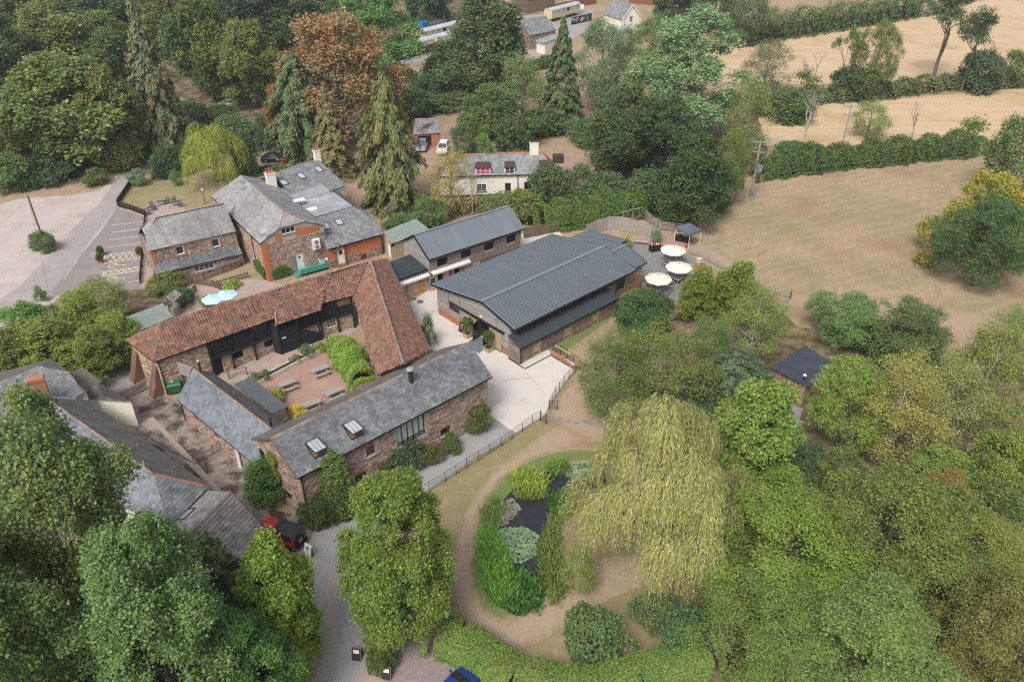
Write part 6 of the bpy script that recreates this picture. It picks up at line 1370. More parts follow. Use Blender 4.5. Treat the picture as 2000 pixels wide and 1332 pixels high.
for y in (-.22, .22): MB().box((1.85, y, 1.86), (.12, .4, .02)).build('roof_latch', M_black, rto)
for x in (.12, 1.25, 2.35):
    for s in (-1, 1): MB().bar((x, s*.765, 1.1), (x+(-.0 if x < 2 else -.18), s*.67, 1.8), .1, .08).build('pillar', M_red, jp)
for s in (-1, 1):
    MB().box((3.3, s*.8, .86), (.95, .32, .1)).build('wing', M_black, jp); MB().box((.75, s*.82, .8), (.95, .26, .1)).build('wing', M_black, jp)
    MB().box((.17, s*.66, .92), (.06, .14, .3)).build('tail_light', M_lampr, jp); MB().box((3.83, s*.4, .95), (.05, .22, .22)).build('headlight', M_lampw, jp)
    for x in (.75, 3.25): wheel(jp, x, s*.74, .39, .26)
MB().box((.17, -.45, .75), (.03, .35, .2)).build('number_plate', M_oak, jp); MB().box((.1, 0, .52), (.2, 1.5, .16)).build('bumper', M_black, jp)
sp = MB().tube([(-.02, .02, 1.05), (.24, .02, 1.05)], .39, 18).build('spare_wheel', M_tyre, jp); MB().tube([(-.05, .02, 1.05), (0, .02, 1.05)], .22, 12).build('rim', M_rim, sp)
# blue car at the lower edge, nose up-right
bA_ = P(925, 1308, .7); bB_ = P(862, 1372, .7); bd2 = bA_-bB_
tb = bA_+bd2.normalized()*.35
car('parked_car', 'shiny blue saloon car parked under the clipped hedge at the bottom edge', Vector((tb.x, tb.y, 0)), atan2(-bd2.y, -bd2.x), paint('blue_car_paint', (.012, .035, .16)), *SAL, 4.35, 1.78)
pw = P(862, 306); 
car('parked_car', 'white car with dark windscreen standing on the brown drive by the garage', Vector((pw.x, pw.y, 0)), radians(86), paint('white_car_paint', (.68, .68, .68)), *SUV, 4.5, 1.86)
for lab, (u, v), az, cc, kk in (('silver car on the brown drive beside the bare tree', (822, 300), 88, (.2, .24, .26), SUV), ('pale blue car half hidden behind the drooping conifer', (798, 325), 80, (.12, .2, .27), SAL), ('black car under the copper beech', (562, 314), 190, (.015, .017, .022), SAL), ('dark red car under the copper beech', (592, 314), 200, (.1, .015, .02), SAL), ('white car under the dark trees near the station path', (425, 212), 30, (.6, .6, .6), SAL)):
    p_ = P(u, v); car('parked_car', lab, Vector((p_.x, p_.y, 0)), radians(az), paint('car_paint_%d' % (u), cc), *kk, 4.4, 1.8, group='cars parked behind the houses')
# ================================================================== boards, tables, parasols
def aboard(name, label, p, rz, panel, frame_, h=1.0, w_=.6, sheet=None):
    t = thing(name, label, 'sign', (p.x, p.y, 0), rz)
    for s, nm in ((1, 'front_board'), (-1, 'back_board')):
        V = [(-w_/2, s*-.3, .06), (w_/2, s*-.3, .06), (w_/2, s*-.02, h), (-w_/2, s*-.02, h)]
        b = MB()
        V2 = [Vector(v) for v in V]; nn = (V2[1]-V2[0]).cross(V2[3]-V2[0]).normalized()*.02*s
        b.raw([v+nn for v in V2]+[v-nn for v in V2], [(0, 1, 2, 3), (7, 6, 5, 4), (0, 4, 5, 1), (1, 5, 6, 2), (2, 6, 7, 3), (3, 7, 4, 0)]); bo_ = b.build(nm, panel, t)
        fr_ = MB()
        for i in range(4): fr_.bar(V2[i], V2[(i+1) % 4], .05, .05)
        for v in (V2[0], V2[1]): fr_.bar(v, v+Vector((0, -s*.02, -.06)), .05, .05)
        tag(fr_.build('frame', frame_, t))
        if s == 1 and sheet:
            ex = (V2[1]-V2[0]); ey = (V2[3]-V2[0]); q = lambda a, c_: V2[0]+ex*a+ey*c_-Vector((0, .035, 0))*1.0
            for (a, b2, c_, d_, mm, nm2) in sheet: MB().face([q(a, c_), q(b2, c_), q(b2, d_), q(a, d_)]).build(nm2, mm, bo_)
    return t
M_chalk = mat('chalkboard', (.02, .021, .023), (.03, .031, .033), scale=3, rough=.8); M_ink = mat('dark_print', (.03, .03, .03)); M_gprint = mat('green_print', (.02, .09, .07), (.1, .2, .17), scale=6); M_paper = mat('white_paper', (.66, .66, .68))
lines = [(.3, .72, .30+.06*k, .325+.06*k, M_ink, 'text_line') for k in range(1)]
aboard('pavement_sign', 'white folding sign with green emblem standing behind the red car', P(606, 1084), radians(-38+6), M_white, M_white, 1.15, .65, [(.3, .62, .62, .85, M_gprint, 'emblem'), (.22, .78, .5, .53, M_gprint, 'text_line'), (.3, .7, .42, .45, M_gprint, 'text_line'), (.3, .75, .22, .29, M_ink, 'text_line')])
aboard('pavement_sign', 'brown-framed black sign with white notice out on the grey drive', P(699, 1283), radians(-8), M_chalk, M_brownwood, 1.0, .62, [(.18, .82, .6, .9, M_paper, 'notice')])
aboard('pavement_sign', 'brown-framed black sign with white notice at the corner of the clipped bush', P(757, 1320), radians(-14), M_chalk, M_brownwood, 1.0, .62, [(.18, .82, .6, .9, M_paper, 'notice')])
aboard('pavement_sign', 'oak-framed chalkboard beside the barn doorway', P(904, 648), radians(42.8-90+10), M_chalk, M_oak, 1.35, .8, [(.25, .75, .7, .73, M_paper, 'text_line'), (.2, .7, .55, .57, M_paper, 'text_line'), (.25, .7, .42, .44, M_paper, 'text_line')])
def picnic():
    t = thing('picnic_table', '', 'picnic table')
    for k in range(5): MB().box((0, -.3+.15*k, .74), (1.8, .135, .045)).build('top_plank', M_grey_wood, t)
    for s in (-1, 1):
        MB().box((0, s*.7, .44), (1.8, .26, .045)).build('bench_plank', M_grey_wood, t)
    for x in (-.6, .6):
        for s in (-1, 1): MB().bar((x, s*.78, 0), (x, s*.25, .72), .05, .1).build('leg', M_grey_wood, t)
        MB().box((x, 0, .4), (.06, 1.6, .1)).build('cross_beam', M_grey_wood, t)
    return t
pt = picnic(); z8 = lambda x, y: (240+x/3.027, 520+y/3.027)
spots = [((1166, 640), 'grey picnic table standing nearest to the bright bamboo hedge'), ((975, 725), 'grey picnic table in the middle of the red gravel by the yellow shrub'), ((1250, 775), 'grey picnic table tucked behind the slate barn ridge, right one'), ((1120, 845), 'grey picnic table mostly hidden behind the slate barn beside the golden shrub')]
prz = atan2((P(*z8(1215, 590))-P(*z8(1105, 632))).y, (P(*z8(1215, 590))-P(*z8(1105, 632))).x)
for i, ((x, y), lab) in enumerate(spots):
    p = P(*z8(x, y)); o = pt if i == 0 else dup(pt, (p.x, p.y, .03)); o.location = (p.x, p.y, .03); o.rotation_euler = (0, 0, prz+random.uniform(-.06, .06)); o['label'] = lab; o['group'] = 'picnic tables on the red gravel'
M_cparasol = mat('cream_canvas', (.62, .57, .47), (.66, .61, .51), scale=1, rough=.9); M_bparasol = mat('pale_blue_canvas', (.36, .56, .62), (.44, .63, .68), scale=1, rough=.9)
def parasol(label, p, m, R=1.6, h=2.55, n=8, drop=.5, group=None, rz=0.0):
    t = thing('parasol', label, 'parasol', (p.x, p.y, 0), rz, group); V = [(0, 0, h)]; F_ = []
    for rr_, zz in ((R*.5, h-drop*.42), (R, h-drop)):
        for k in range(n):
            a = 2*pi*k/n; V.append((rr_*cos(a), rr_*sin(a), zz))
    for k in range(n): V.append((R*cos(2*pi*k/n), R*sin(2*pi*k/n), h-drop-.1))
    for k in range(n):
        j = (k+1) % n; F_ += [(0, 1+k, 1+j), (1+k, 1+n+k, 1+n+j, 1+j), (1+n+k, 1+2*n+k, 1+2*n+j, 1+n+j)]
    c_ = MB().raw(V, F_).build('canopy', m, t)
    for k in range(n): a = 2*pi*k/n; MB().bar((0, 0, h-.03), (R*cos(a), R*sin(a), h-drop-.03), .03, .025).build('rib', M_palewood, c_)
    MB().tube([(0, 0, 0), (0, 0, h+.06)], .03, 8).build('pole', M_brownwood, t); MB().lathe([(.28, 0), (.26, .06), (.06, .1)], 12).build('base', M_flue, t); MB().lathe([(.07, 0), (.02, .12)], 8, (0, 0, h)).build('finial', M_brownwood, t)
    return t
zp = lambda x, y: (1230+x/7.835, 430+y/7.835)
def tableset(label, p, rz):
    t = thing('garden_table', label, 'table', (p.x, p.y, 0), rz, 'weathered tables under the cream parasols')
    for k in range(8): MB().box((0, -.63+.18*k, .74), (1.5, .165, .04)).build('top_plank', M_grey_wood, t)
    for x in (-.62, .62):
        for y in (-.58, .58): MB().box((x, y, .36), (.09, .09, .72)).build('leg', M_grey_wood, t)
def chair(label, p, rz, m=None, group='weathered chairs on the patio'):
    t = thing('garden_chair', label, 'chair', (p.x, p.y, 0), rz, group); m = m or M_grey_wood
    MB().box((0, 0, .43), (.55, .52, .05)).build('seat', m, t)
    for x in (-.25, .25):
        MB().box((x, -.22, .32), (.06, .06, .64)).build('leg', m, t); MB().bar((x, .24, 0), (x, .32, .95), .06, .06).build('leg', m, t); MB().box((x, 0, .64), (.07, .56, .04)).build('arm', m, t)
    bk = MB(); bk.bar((-.25, .3, .9), (.25, .3, .9), .05, .09); bko = bk.build('backrest', m, t)
    for k in range(5): MB().bar((-.2+.1*k, .27, .45), (-.2+.1*k, .31, .88), .05, .02).build('slat', m, bko)
names = ('far cream parasol nearest the gazebo', 'middle cream parasol beside the barrel table', 'near cream parasol in front of the barn extension')
where = ('under the far cream parasol', 'under the middle cream parasol', 'under the near cream parasol')
for i, ((ct_, ht_)) in enumerate(((zp(672, 445), zp(672, 405)), (zp(755, 718), zp(760, 665)), (zp(443, 885), zp(447, 840)))):
    p = P(*ht_, 2.6); p.z = 0; parasol(names[i], p, M_cparasol, 1.66, 2.6, group='cream octagonal parasols on the patio', rz=radians(22.5+i*5))
    q = p+Vector((0, 0, .03)); rz = radians(25+12*i); tableset('square slatted table '+where[i], q, rz)
    for k, (dx, dy, rr_) in enumerate(((0, -1.15, pi), (0, 1.15, 0), (-1.15, 0, pi/2), (1.15, 0, -pi/2))):
        d_ = rot2((dx, dy), rz); chair('weathered wooden armchair on the %s side %s' % (('front', 'back', 'left', 'right')[k], where[i]), q+Vector((d_.x, d_.y, 0)), rz+rr_)
for i, (x, y) in enumerate(((1540, 545), (1880, 440))):
    p = P(300+x/13.32, 540+y/13.32, 2.35); p.z = 0; parasol('pale blue square parasol on the terrace behind the pantile roof, %s one' % ('left', 'right')[i], p, M_bparasol, 1.35, 2.45, 6, .3, 'pale blue parasols on the garden terrace', radians(70))
# patio: paving flags, bench, gazebo, stall, barrel
M_flag = mat('slate_flag', (.16, .158, .155), (.215, .21, .205), scale=2, rough=.75, island=.2, spots=[((.31, .275, .21), .45, .68, .05)])
pp = ccw([P(u, v).to_2d() for u, v in ((1196, 500), (1240, 478), (1290, 478), (1347, 505), (1352, 545), (1338, 572), (1300, 600), (1255, 600), (1225, 560))])
fl_ = MB(); rnd = random.Random(5); ca_, sa_ = cos(radians(42.8)), sin(radians(42.8))
def inpoly(p, poly):
    c = False
    for i in range(len(poly)):
        a, b = poly[i], poly[i-1]
        if (a[1] > p[1]) != (b[1] > p[1]) and p[0] < (b[0]-a[0])*(p[1]-a[1])/(b[1]-a[1])+a[0]: c = not c
    return c
pc = sum((Vector(p) for p in pp), Vector((0, 0)))/len(pp)
patio_o = [o for o in COL.objects if o.name.startswith('patio')][0]
y = -9.0; row = 0; flagmesh = {}
cand = []
while y < 9:
    h_ = (.6, .9, .6)[row % 3]; x = -9-rnd.uniform(0, .6)
    while x < 9:
        w_ = rnd.choice((.6, .9, .9, 1.2)); cx, cy = x+w_/2, y+h_/2; q = (pc.x+cx*ca_-cy*sa_, pc.y+cx*sa_+cy*ca_)
        if inpoly(q, pp): cand.append((q, w_, h_))
        x += w_
    y += h_; row += 1
cand.sort(key=lambda c: c[0][1])
for (q, w_, h_) in cand[:300]:
    if (w_, h_) not in flagmesh:
        flagmesh[(w_, h_)] = MB().box((0, 0, 0), (w_-.02, h_-.02, .03)).mesh('flag'); flagmesh[(w_, h_)].materials.append(M_flag)
    o = bpy.data.objects.new('flagstone', flagmesh[(w_, h_)]); COL.objects.link(o); o.location = (q[0], q[1], .037+rnd.uniform(-.003, .003)); o.rotation_euler = (0, 0, radians(42.8)); o.parent = patio_o
bn_ = thing('garden_bench', 'plain pale wooden bench against the curved patio fence', 'bench', tuple(P(*zp(165, 372))), radians(-12))
MB().box((0, 0, .45), (2.1, .42, .09)).build('seat', M_palewood, bn_)
for x in (-.85, .85): MB().box((x, 0, .2), (.14, .36, .4)).build('leg', M_brownwood, bn_)
gz = thing('gazebo', 'dark grey pop-up gazebo with pale legs at the edge of the dry field', 'gazebo')
gp_ = [P(*zp(680, 345)), P(*zp(890, 455)), P(*zp(1062, 385)), P(*zp(860, 300))]
gc = sum((p for p in gp_), Vector())/4; gh = 2.25; ap = Vector((gc.x, gc.y, 3.15))
cpv = [Vector((gc.x+(p.x-gc.x)*1.06, gc.y+(p.y-gc.y)*1.06, gh)) for p in gp_]
M_gz = mat('grey_tent', (.075, .095, .11), (.09, .11, .125), scale=1, rough=.8); tp = MB()
for i in range(4):
    a, b = cpv[i], cpv[(i+1) % 4]; tp.face([a, b, ap]); tp.face([a-Vector((0, 0, .22)), b-Vector((0, 0, .22)), b, a])
tp.build('canopy', M_gz, gz)
for p in gp_: MB().box((p.x, p.y, gh/2), (.06, .06, gh)).build('leg', M_white, gz)
def stall(name, label, p, rz, L_, D_, h, cloth, seed):
    t = thing(name, label, 'table', (p.x, p.y, 0), rz); MB().box((0, 0, h-.02), (L_, D_, .05)).build('top', M_black, t)
    V = MB(); V.box((0, 0, h/2-.02), (L_-.02, D_-.02, h-.06)); V.build('cloth_skirt', cloth, t); return t
M_bcloth = mat('black_cloth', (.012, .013, .016), rough=.9)
p = P(*zp(382, 470)); stall('draped_stall', 'small stall table in black cloth with pots and produce', p, radians(25), 1.5, .8, .85, M_bcloth, 1)
ORD = 'first second third fourth fifth sixth seventh eighth ninth tenth eleventh twelfth'.split()
def goods(p, rz, L_, D_, h, n, seed, where_):
    rnd = random.Random(seed)
    for k in range(n):
        d_ = rot2((-L_/2+.1+(L_-.2)*k/(n-1), rnd.uniform(-D_/2+.1, D_/2-.1)), rz); cc, nm = rnd.choice((((.6, .6, .58), 'white'), ((.5, .2, .05), 'orange'), ((.08, .2, .06), 'green'), ((.45, .03, .04), 'red')))
        r_ = rnd.uniform(.07, .13); o = MB().lathe([(r_*.7, 0), (r_, .08), (r_, .18), (r_*.6, .24)], 10).build('produce_bowl', mat('bowl_'+nm, cc, rough=.5)); o.location = (p.x+d_.x, p.y+d_.y, h)
        tag(o, 'small %s bowl, %s from the left on the %s' % (nm, ORD[k], where_), 'bowl', 'goods on the '+where_)
goods(p, radians(25), 1.4, .7, .855, 10, 3, 'black draped stall')
p = P(*zp(800, 320)); gt = stall('gazebo_table', 'dark table laden with goods under the grey gazebo', p, radians(-28), 2.0, .8, .8, M_bcloth, 2); goods(p, radians(-28), 1.8, .7, .805, 12, 6, 'table under the gazebo')
p = P(*zp(868, 420)); MB().lathe([(.2, 0), (.24, .1), (.24, .5), (.18, .56)], 12, (p.x, p.y, 0)).build('red_tub', mat('red_plastic', (.5, .03, .03), rough=.4)); tag(COL.objects['red_tub'], 'bright red tub beside the front leg of the gazebo', 'tub')
p = P(*zp(1045, 735)); bt_ = thing('barrel_table', 'wooden barrel with ring-shaped pale top beside the field fence', 'barrel', tuple(p))
MB().lathe([(.3, 0), (.36, .25), (.38, .5), (.34, .8), (.31, .95)], 16).build('barrel', M_cladwarm, bt_); MB().lathe([(.36, .95), (.36, 1.3)], 14).build('drum', M_white, bt_)
rg = MB()
for k in range(20):
    a, b = 2*pi*k/20, 2*pi*(k+1)/20; rg.raw([(r_*cos(t_), r_*sin(t_), z) for z in (1.3, 1.38) for t_ in (a, b) for r_ in (.25, .5)], [(0, 1, 3, 2), (4, 6, 7, 5), (1, 5, 7, 3), (0, 2, 6, 4)])
rg.build('ring_top', M_palewood, bt_)
# square planters with ball topiary trees come with the plants; the tubs are here
def planter(label, p, rz, w_=.75, h=.5, m=None):
    t = thing('square_planter', label, 'planter', (p.x, p.y, 0), rz, 'planters by the barn door'); m = m or M_palewood
    for k in range(3):
        for s in (-1, 1): MB().box((0, s*w_/2, h*(k+.5)/3), (w_, .05, h/3-.012)).build('plank', m, t); MB().box((s*w_/2, 0, h*(k+.5)/3), (.05, w_-.06, h/3-.012)).build('plank', m, t)
    MB().box((0, 0, h*.45), (w_-.05, w_-.05, h*.8)).build('soil', mat('dark_soil', (.04, .03, .025), rough=.95), t); return t
z1 = lambda x, y: (830+x/6.66, 520+y/6.66)
PL1, PL2 = P(*z1(555, 915)), P(*z1(828, 1095)); planter('square timber planter left of the barn doorway', PL1, radians(42.8)); planter('square timber planter right of the barn doorway', PL2, radians(42.8), .85)
patch('slate_mat', [z1(640, 920), z1(730, 920), z1(850, 1020), z1(700, 1140), z1(540, 1010)], 5, M_flat if False else mat('dark_slate_paving', (.12, .125, .13), (.16, .165, .17), scale=3))
for a, b in ((z1(1085, 1200), z1(1290, 1332)), ((980+300/6.66, 640+540/6.66), (980+637/6.66, 640+362/6.66)), ((980+637/6.66, 640+362/6.66), (980+940/6.66, 640+545/6.66))): pline('drain_channel', a, b, .14, M_black, 6)
pline('concrete_joint', (980+320/6.66, 640+590/6.66), (980+570/6.66, 640+880/6.66), .03, M_slab, 6); pline('concrete_joint', (980+0/6.66, 640+690/6.66), (980+380/6.66, 640+655/6.66), .03, M_slab, 6); pline('concrete_joint', (830, 610), (905, 600), .03, M_slab, 6)
for (u, v), r_ in ((z3(490, 1270), .4), (z3(415, 1238), .3)):
    p = P(u, v); MB().lathe([(r_, .03), (r_, .05)], 14, (p.x, p.y, 0)).build('manhole_cover', M_brownwood); tag(COL.objects[-1] if False else [o for o in COL.objects if o.name.startswith('manhole_cover')][-1], kind='structure')
# ramp with brick retaining wall, handrail, estate railings and iron gates
zq = lambda x, y: (980+x/6.66, 640+y/6.66)
rw = thing('retaining_wall', 'low red brick retaining wall with timber handrail beside the barn ramp', 'wall')
wp = [P(*zq(640, 355)), P(*zq(790, 430)), P(*zq(940, 545)), P(*zq(1000, 515))]
for a, b in zip(wp, wp[1:]): MB().bar((a.x, a.y, .2), (b.x, b.y, .2), .22, .4).build('brickwork', M_brickred, rw)
a, b = P(*zq(690, 330)), P(*zq(890, 450)); MB().bar((a.x, a.y, 1.0), (b.x, b.y, 1.0), .1, .12).build('handrail', M_oak if False else M_palewood, rw)
for t_ in (0, .33, .66, 1): q = a.lerp(b, t_); MB().box((q.x, q.y, .6), (.07, .07, .8)).build('rail_post', M_brownwood, rw)
def estate(label, pts, h=1.1, step=1.6, bars=5):
    t = thing('estate_railing', label, 'railing'); pts = [P(*p) for p in pts]
    for a, b in zip(pts, pts[1:]):
        n = max(1, round((b-a).length/step))
        for k in range(n+1): q = a.lerp(b, k/n); MB().box((q.x, q.y, h/2), (.045, .045, h)).build('post', M_black, t)
        for k in range(bars):
            z = .15+(h-.2)*k/(bars-1); MB().tube([(a.x, a.y, z), (b.x, b.y, z)], .014 if k < bars-1 else .02, 5).build('bar', M_black, t)
    return t
estate('long black estate railing between the grey drive and the pond lawn', [(838, 960), (870, 941), (912, 914), (957, 886), (1000, 858), (1040, 828), zq(505, 1200)], 1.15)
estate('curved black estate railing round the edge of the concrete yard', [zq(615, 1060), zq(655, 970), zq(700, 890), zq(750, 820), zq(808, 740), zq(875, 665), zq(950, 590), zq(1025, 525)], 1.1, 1.4)
estate('short black railing at the top of the barn ramp', [zq(1025, 525), zq(935, 465), zq(850, 400), zq(763, 345), zq(665, 300), zq(572, 285)], 1.1, 1.4, 4)
def irongate(label, a, b, h=1.1):
    t = thing('iron_gate', label, 'gate'); a, b = P(*a), P(*b)
    for q in (a, b): MB().box((q.x, q.y, h/2+.05), (.06, .06, h+.1)).build('stile', M_black, t)
    for k in range(5): z = .15+(h-.15)*k/4; MB().tube([(a.x, a.y, z), (b.x, b.y, z)], .016, 5).build('bar', M_black, t)
    MB().tube([(a.x, a.y, h), (b.x, b.y, .15)], .016, 5).build('brace', M_black, t)
irongate('open black iron gate on the upper side of the pond gateway', zq(612, 1065), zq(725, 1072)); irongate('open black iron gate on the lower side of the pond gateway', zq(500, 1210), zq(580, 1255))
for k, (x, y) in enumerate(((590, 1140), (660, 1150), (745, 1190), (860, 1225), (970, 1240), (1080, 1225), (1145, 1245))):
    p = P(*zq(x, y)); MB().prism([(p.x+(.25+.05*((k*7+j*3) % 4))*cos(j*1.05), p.y+.24*sin(j*1.05)) for j in range(6)], .03, .055+.003*k).build('stepping_stone', M_flag); tag([o for o in COL.objects if o.name.startswith('stepping_stone')][-1], kind='structure')
# fences
railfence('field_fence', 'weathered post-and-rail fence between patio and dry field', [zp(900, 520), zp(1070, 580), zp(1200, 650), zp(1332, 720), (1420, 535), (1485, 572), (1543, 583)], 1.15)
railfence('field_fence', 'short return of post-and-rail fence at the corner of the dry field', [(1543, 583), (1537, 592)], 1.15)
railfence('paddock_fence', 'tall timber rail fence sloping past the log store', [(1253, 424), (1281, 448)], 1.5, M_grey_wood, 2.0, (.3, .6, .9, 1.2, 1.45)); railfence('paddock_gate', 'weathered five-bar timber gate behind the grey gazebo', [(1287, 450), (1330, 455)], 1.4, M_grey_wood, 4.5, (.3, .55, .8, 1.05, 1.3), cat='gate')
cf_pts = [(1145, 462), (1165, 455), (1187, 450), (1210, 450), (1240, 456), (1270, 464), (1289, 475)]
palefence('curved_fence', 'curved close-boarded timber fence round the patio', cf_pts, 1.75, M_grey_wood, .2, .185, True, top=lambda t_: 1.75+.3*sin(pi*min(1, t_*1.1)), seed=3)
palefence('yard_fence', 'brown boarded fence and gate behind the long timber building', [(1024, 466), (1049, 462), (1092, 452)], 1.6, M_brownwood, .2, .185, True, seed=4)
ls = thing('log_store', 'open-fronted timber log store at the foot of the big hedge', 'log store')
la, lb = P(1197, 442), P(1253, 428); ld = (lb-la).normalized(); ln = Vector((-ld.y, ld.x, 0)); lL = (lb-la).length
for k in range(4): q = la.lerp(lb, k/3); MB().box((q.x, q.y, .9), (.12, .12, 1.8), rz=atan2(ld.y, ld.x)).build('post', M_grey_wood, ls)
MB().bar(la+Vector((0, 0, 1.8)), lb+Vector((0, 0, 1.8)), .12, .14).build('head_beam', M_grey_wood, ls)
for k in range(9): a = la+ln*.9+Vector((0, 0, .1+.19*k)); MB().bar(a, a+ld*lL, .03, .17).build('back_board', M_brownwood, ls)
lr = random.Random(9)
for k in range(90):
    q = la+ld*lr.uniform(.2, lL-.2)+ln*lr.uniform(.1, .5); z = lr.uniform(.1, .75)
    o = MB().tube([(0, -.25, 0), (0, .3, 0)], lr.uniform(.07, .12), 7).build('log', mat('cut_log', (.34, .2, .11), (.2, .12, .07), scale=6)); o.location = (q.x, q.y, z); o.rotation_euler = (0, 0, atan2(ld.y, ld.x)+lr.uniform(-.3, .3))
    tag(o, 'split log piled in the open log store', 'log', 'split logs in the log store')
palefence('picket_fence', 'low black picket fence along the lane side of the house lawn', [(264, 350), (250, 372), (230, 402)], .95, M_black, .3, .22, True); palefence('picket_fence', 'low black fence between the parking bays and the house lawn', [(230, 404), (256, 411), (284, 422)], .95, M_black, .3, .22, True)
palefence('picket_fence', 'low black fence along the end of the marked parking bays', [(284, 424), (281, 470), (278, 505), (274, 555)], .7, M_black, .35, .2, True)
palefence('garden_fence', 'dark brown picket fence under the lean-to windows', [(352, 562), (400, 548), (474, 520)], 1.0, M_brownwood, .2, .11, True); palefence('garden_fence', 'dark brown picket fence across the sloping garden', [(366, 552), (417, 561), (432, 567)], .95, M_brownwood, .2, .11, True); palefence('garden_fence', 'dark brown picket fence behind the yellow border plants', [(420, 562), (486, 542)], .8, M_brownwood, .2, .11, True)
palefence('garden_fence', 'dark brown picket fence round the bed by the well', [(383, 568), (368, 588), (354, 600)], .9, M_brownwood, .2, .12, True)
gy = thing('yard_gate', 'ramshackle grey timber double gate leaning between buttress and cottage', 'gate')
gya, gyb = P(232, 788), P(292, 758); gd2 = (gyb-gya).normalized()
for k in range(int((gyb-gya).length/.22)): q = gya+gd2*(.22*k+.1); MB().box((q.x, q.y, .6+.1*((k*5) % 3)/3), (.19, .04, 1.2), rz=atan2(gd2.y, gd2.x)).build('board', M_grey_wood, gy)
for z0_, z1_ in ((.25, .25), (1.0, 1.0), (.25, 1.0)): MB().bar((gya.x, gya.y-.06, z0_), (gyb.x, gyb.y-.06, z1_), .05, .12).build('brace', M_grey_wood, gy)
mg = thing('field_gate', 'closed metal mesh gate across the stone yard', 'gate'); mga, mgb = P(379, 908), P(436, 878)
for z in (.12, .35, .6, .85, 1.1): MB().tube([(mga.x, mga.y, z), (mgb.x, mgb.y, z)], .022, 6).build('bar', M_brownwood, mg)
for t_ in (0, .33, .67, 1): q = mga.lerp(mgb, t_); MB().tube([(q.x, q.y, 0), (q.x, q.y, 1.15)], .03, 6).build('upright', M_brownwood, mg)
MB().tube([(mga.x, mga.y, .15), (mgb.x, mgb.y, 1.1)], .022, 6).build('brace', M_brownwood, mg)
sc_ = thing('gallery_screen', 'raised grey boarded screen running from the pantile barn to the slate wing', 'screen')
a, b = Wp.pt(Wp.px(*z6(645, 740))[0], 0, .1), P(*z8b(235, 230)); b = P(379, 735, 2.2); b.z = 0
MB().bar((a.x, a.y, 2.5), (b.x, b.y, 2.5), .08, 1.3).build('boarding', M_grey_wood, sc_)
for t_ in (.02, .5, .98): q = a.lerp(b, t_); MB().box((q.x, q.y, 1.6), (.12, .12, 3.2)).build('post', M_steel, sc_)
MB().bar((a.x, a.y, 3.2), (b.x, b.y, 3.2), .14, .06).build('capping', M_grey_wood, sc_)
# green wheeled bin
p = P(*z6(660, 1180)); wb_ = thing('waste_bin', 'large green wheeled waste bin in the corner of the stone yard', 'bin', tuple(p), radians(20)); M_bin = mat('green_bin', (.02, .1, .045), (.028, .13, .06), scale=2, rough=.4)
MB().raw([(-.55, -.4, .2), (.55, -.4, .2), (.55, .4, .2), (-.55, .4, .2), (-.66, -.5, 1.1), (.66, -.5, 1.1), (.66, .5, 1.1), (-.66, .5, 1.1)], [(0, 3, 2, 1), (0, 1, 5, 4), (1, 2, 6, 5), (2, 3, 7, 6), (3, 0, 4, 7), (4, 5, 6, 7)]).build('body', M_bin, wb_)
MB().raw([(-.68, -.54, 1.1), (.68, -.54, 1.1), (.68, .54, 1.22), (-.68, .54, 1.22), (-.6, -.4, 1.24), (.6, -.4, 1.24), (.6, .45, 1.32), (-.6, .45, 1.32)], [(4, 5, 6, 7), (0, 1, 5, 4), (1, 2, 6, 5), (2, 3, 7, 6), (3, 0, 4, 7)]).build('lid', M_bin, wb_)
for x in (-.5, .5):
    for y in (-.3, .3): MB().tube([(x, y-.04, .1), (x, y+.04, .1)], .1, 8).build('wheel', M_tyre, wb_)
MB().face([(-.3, .0, 1.3), (.0, .0, 1.3), (.0, .25, 1.33), (-.3, .25, 1.33)]).build('lid_label', M_white, wb_)
# courtyard trough planter
tr = thing('courtyard_trough', 'long low cream planter trough along the edge of the red gravel', 'planter'); ta, tb2 = P(503, 754), P(656, 675); td = (tb2-ta).normalized(); tn = Vector((-td.y, td.x, 0)); tL = (tb2-ta).length
for o_, (w_, h_) in ((0, (.14, .5)), (.75, (.14, .45))): MB().bar(ta+tn*o_+Vector((0, 0, h_/2)), tb2+tn*o_+Vector((0, 0, h_/2)), w_, h_).build('trough_wall', M_cream if False else mat('cream_block', (.46, .43, .34), (.52, .49, .4), scale=1.5), tr)
MB().bar(ta+tn*.37+Vector((0, 0, .18)), tb2+tn*.37+Vector((0, 0, .18)), .6, .36).build('soil', MATS.get('dark_soil'), tr)
railfence('courtyard_rail', 'dark handrail at the corner of the courtyard walk', [z8(630, 668), z8(735, 640)], 1.0, M_brownwood, 2, (.5, .95), .05, .05)
# well with little slate roof, and rustic bird shelter
wl_ = thing('garden_well', 'round stone well under a small lichened pitched roof', 'well'); p = P(342, 612)
MB().lathe([(.75, 0), (.72, 1.1), (.6, 1.12), (.56, .6)], 20, (p.x, p.y, 0)).build('well_shaft', M_stonetile, wl_)
wq = [P(*((300+x/13.32), (540+y/13.32)), z) for x, y, z in ((500, 680, 2.3), (735, 465, 2.3), (550, 350, 2.9), (320, 540, 2.9))]
slates(wl_, wq, M_stonetile, .3, .25, seed=88); back_ = wq[2]-wq[1]; slates(wl_, [wq[2]+Vector((back_.x, back_.y, -.6)), wq[3]+Vector((back_.x, back_.y, -.6)), wq[3], wq[2]], M_stonetile, .3, .25, seed=89)
for q in (wq[3], wq[2]): MB().box((q.x, q.y, 1.4), (.12, .12, 2.8)).build('post', M_brownwood, wl_)
bs = thing('bird_shelter', 'rustic timber shelter with steep shingled roof beneath the drooping conifer', 'shelter'); zs_ = lambda x, y: (680+x/7.4, 280+y/7.4)
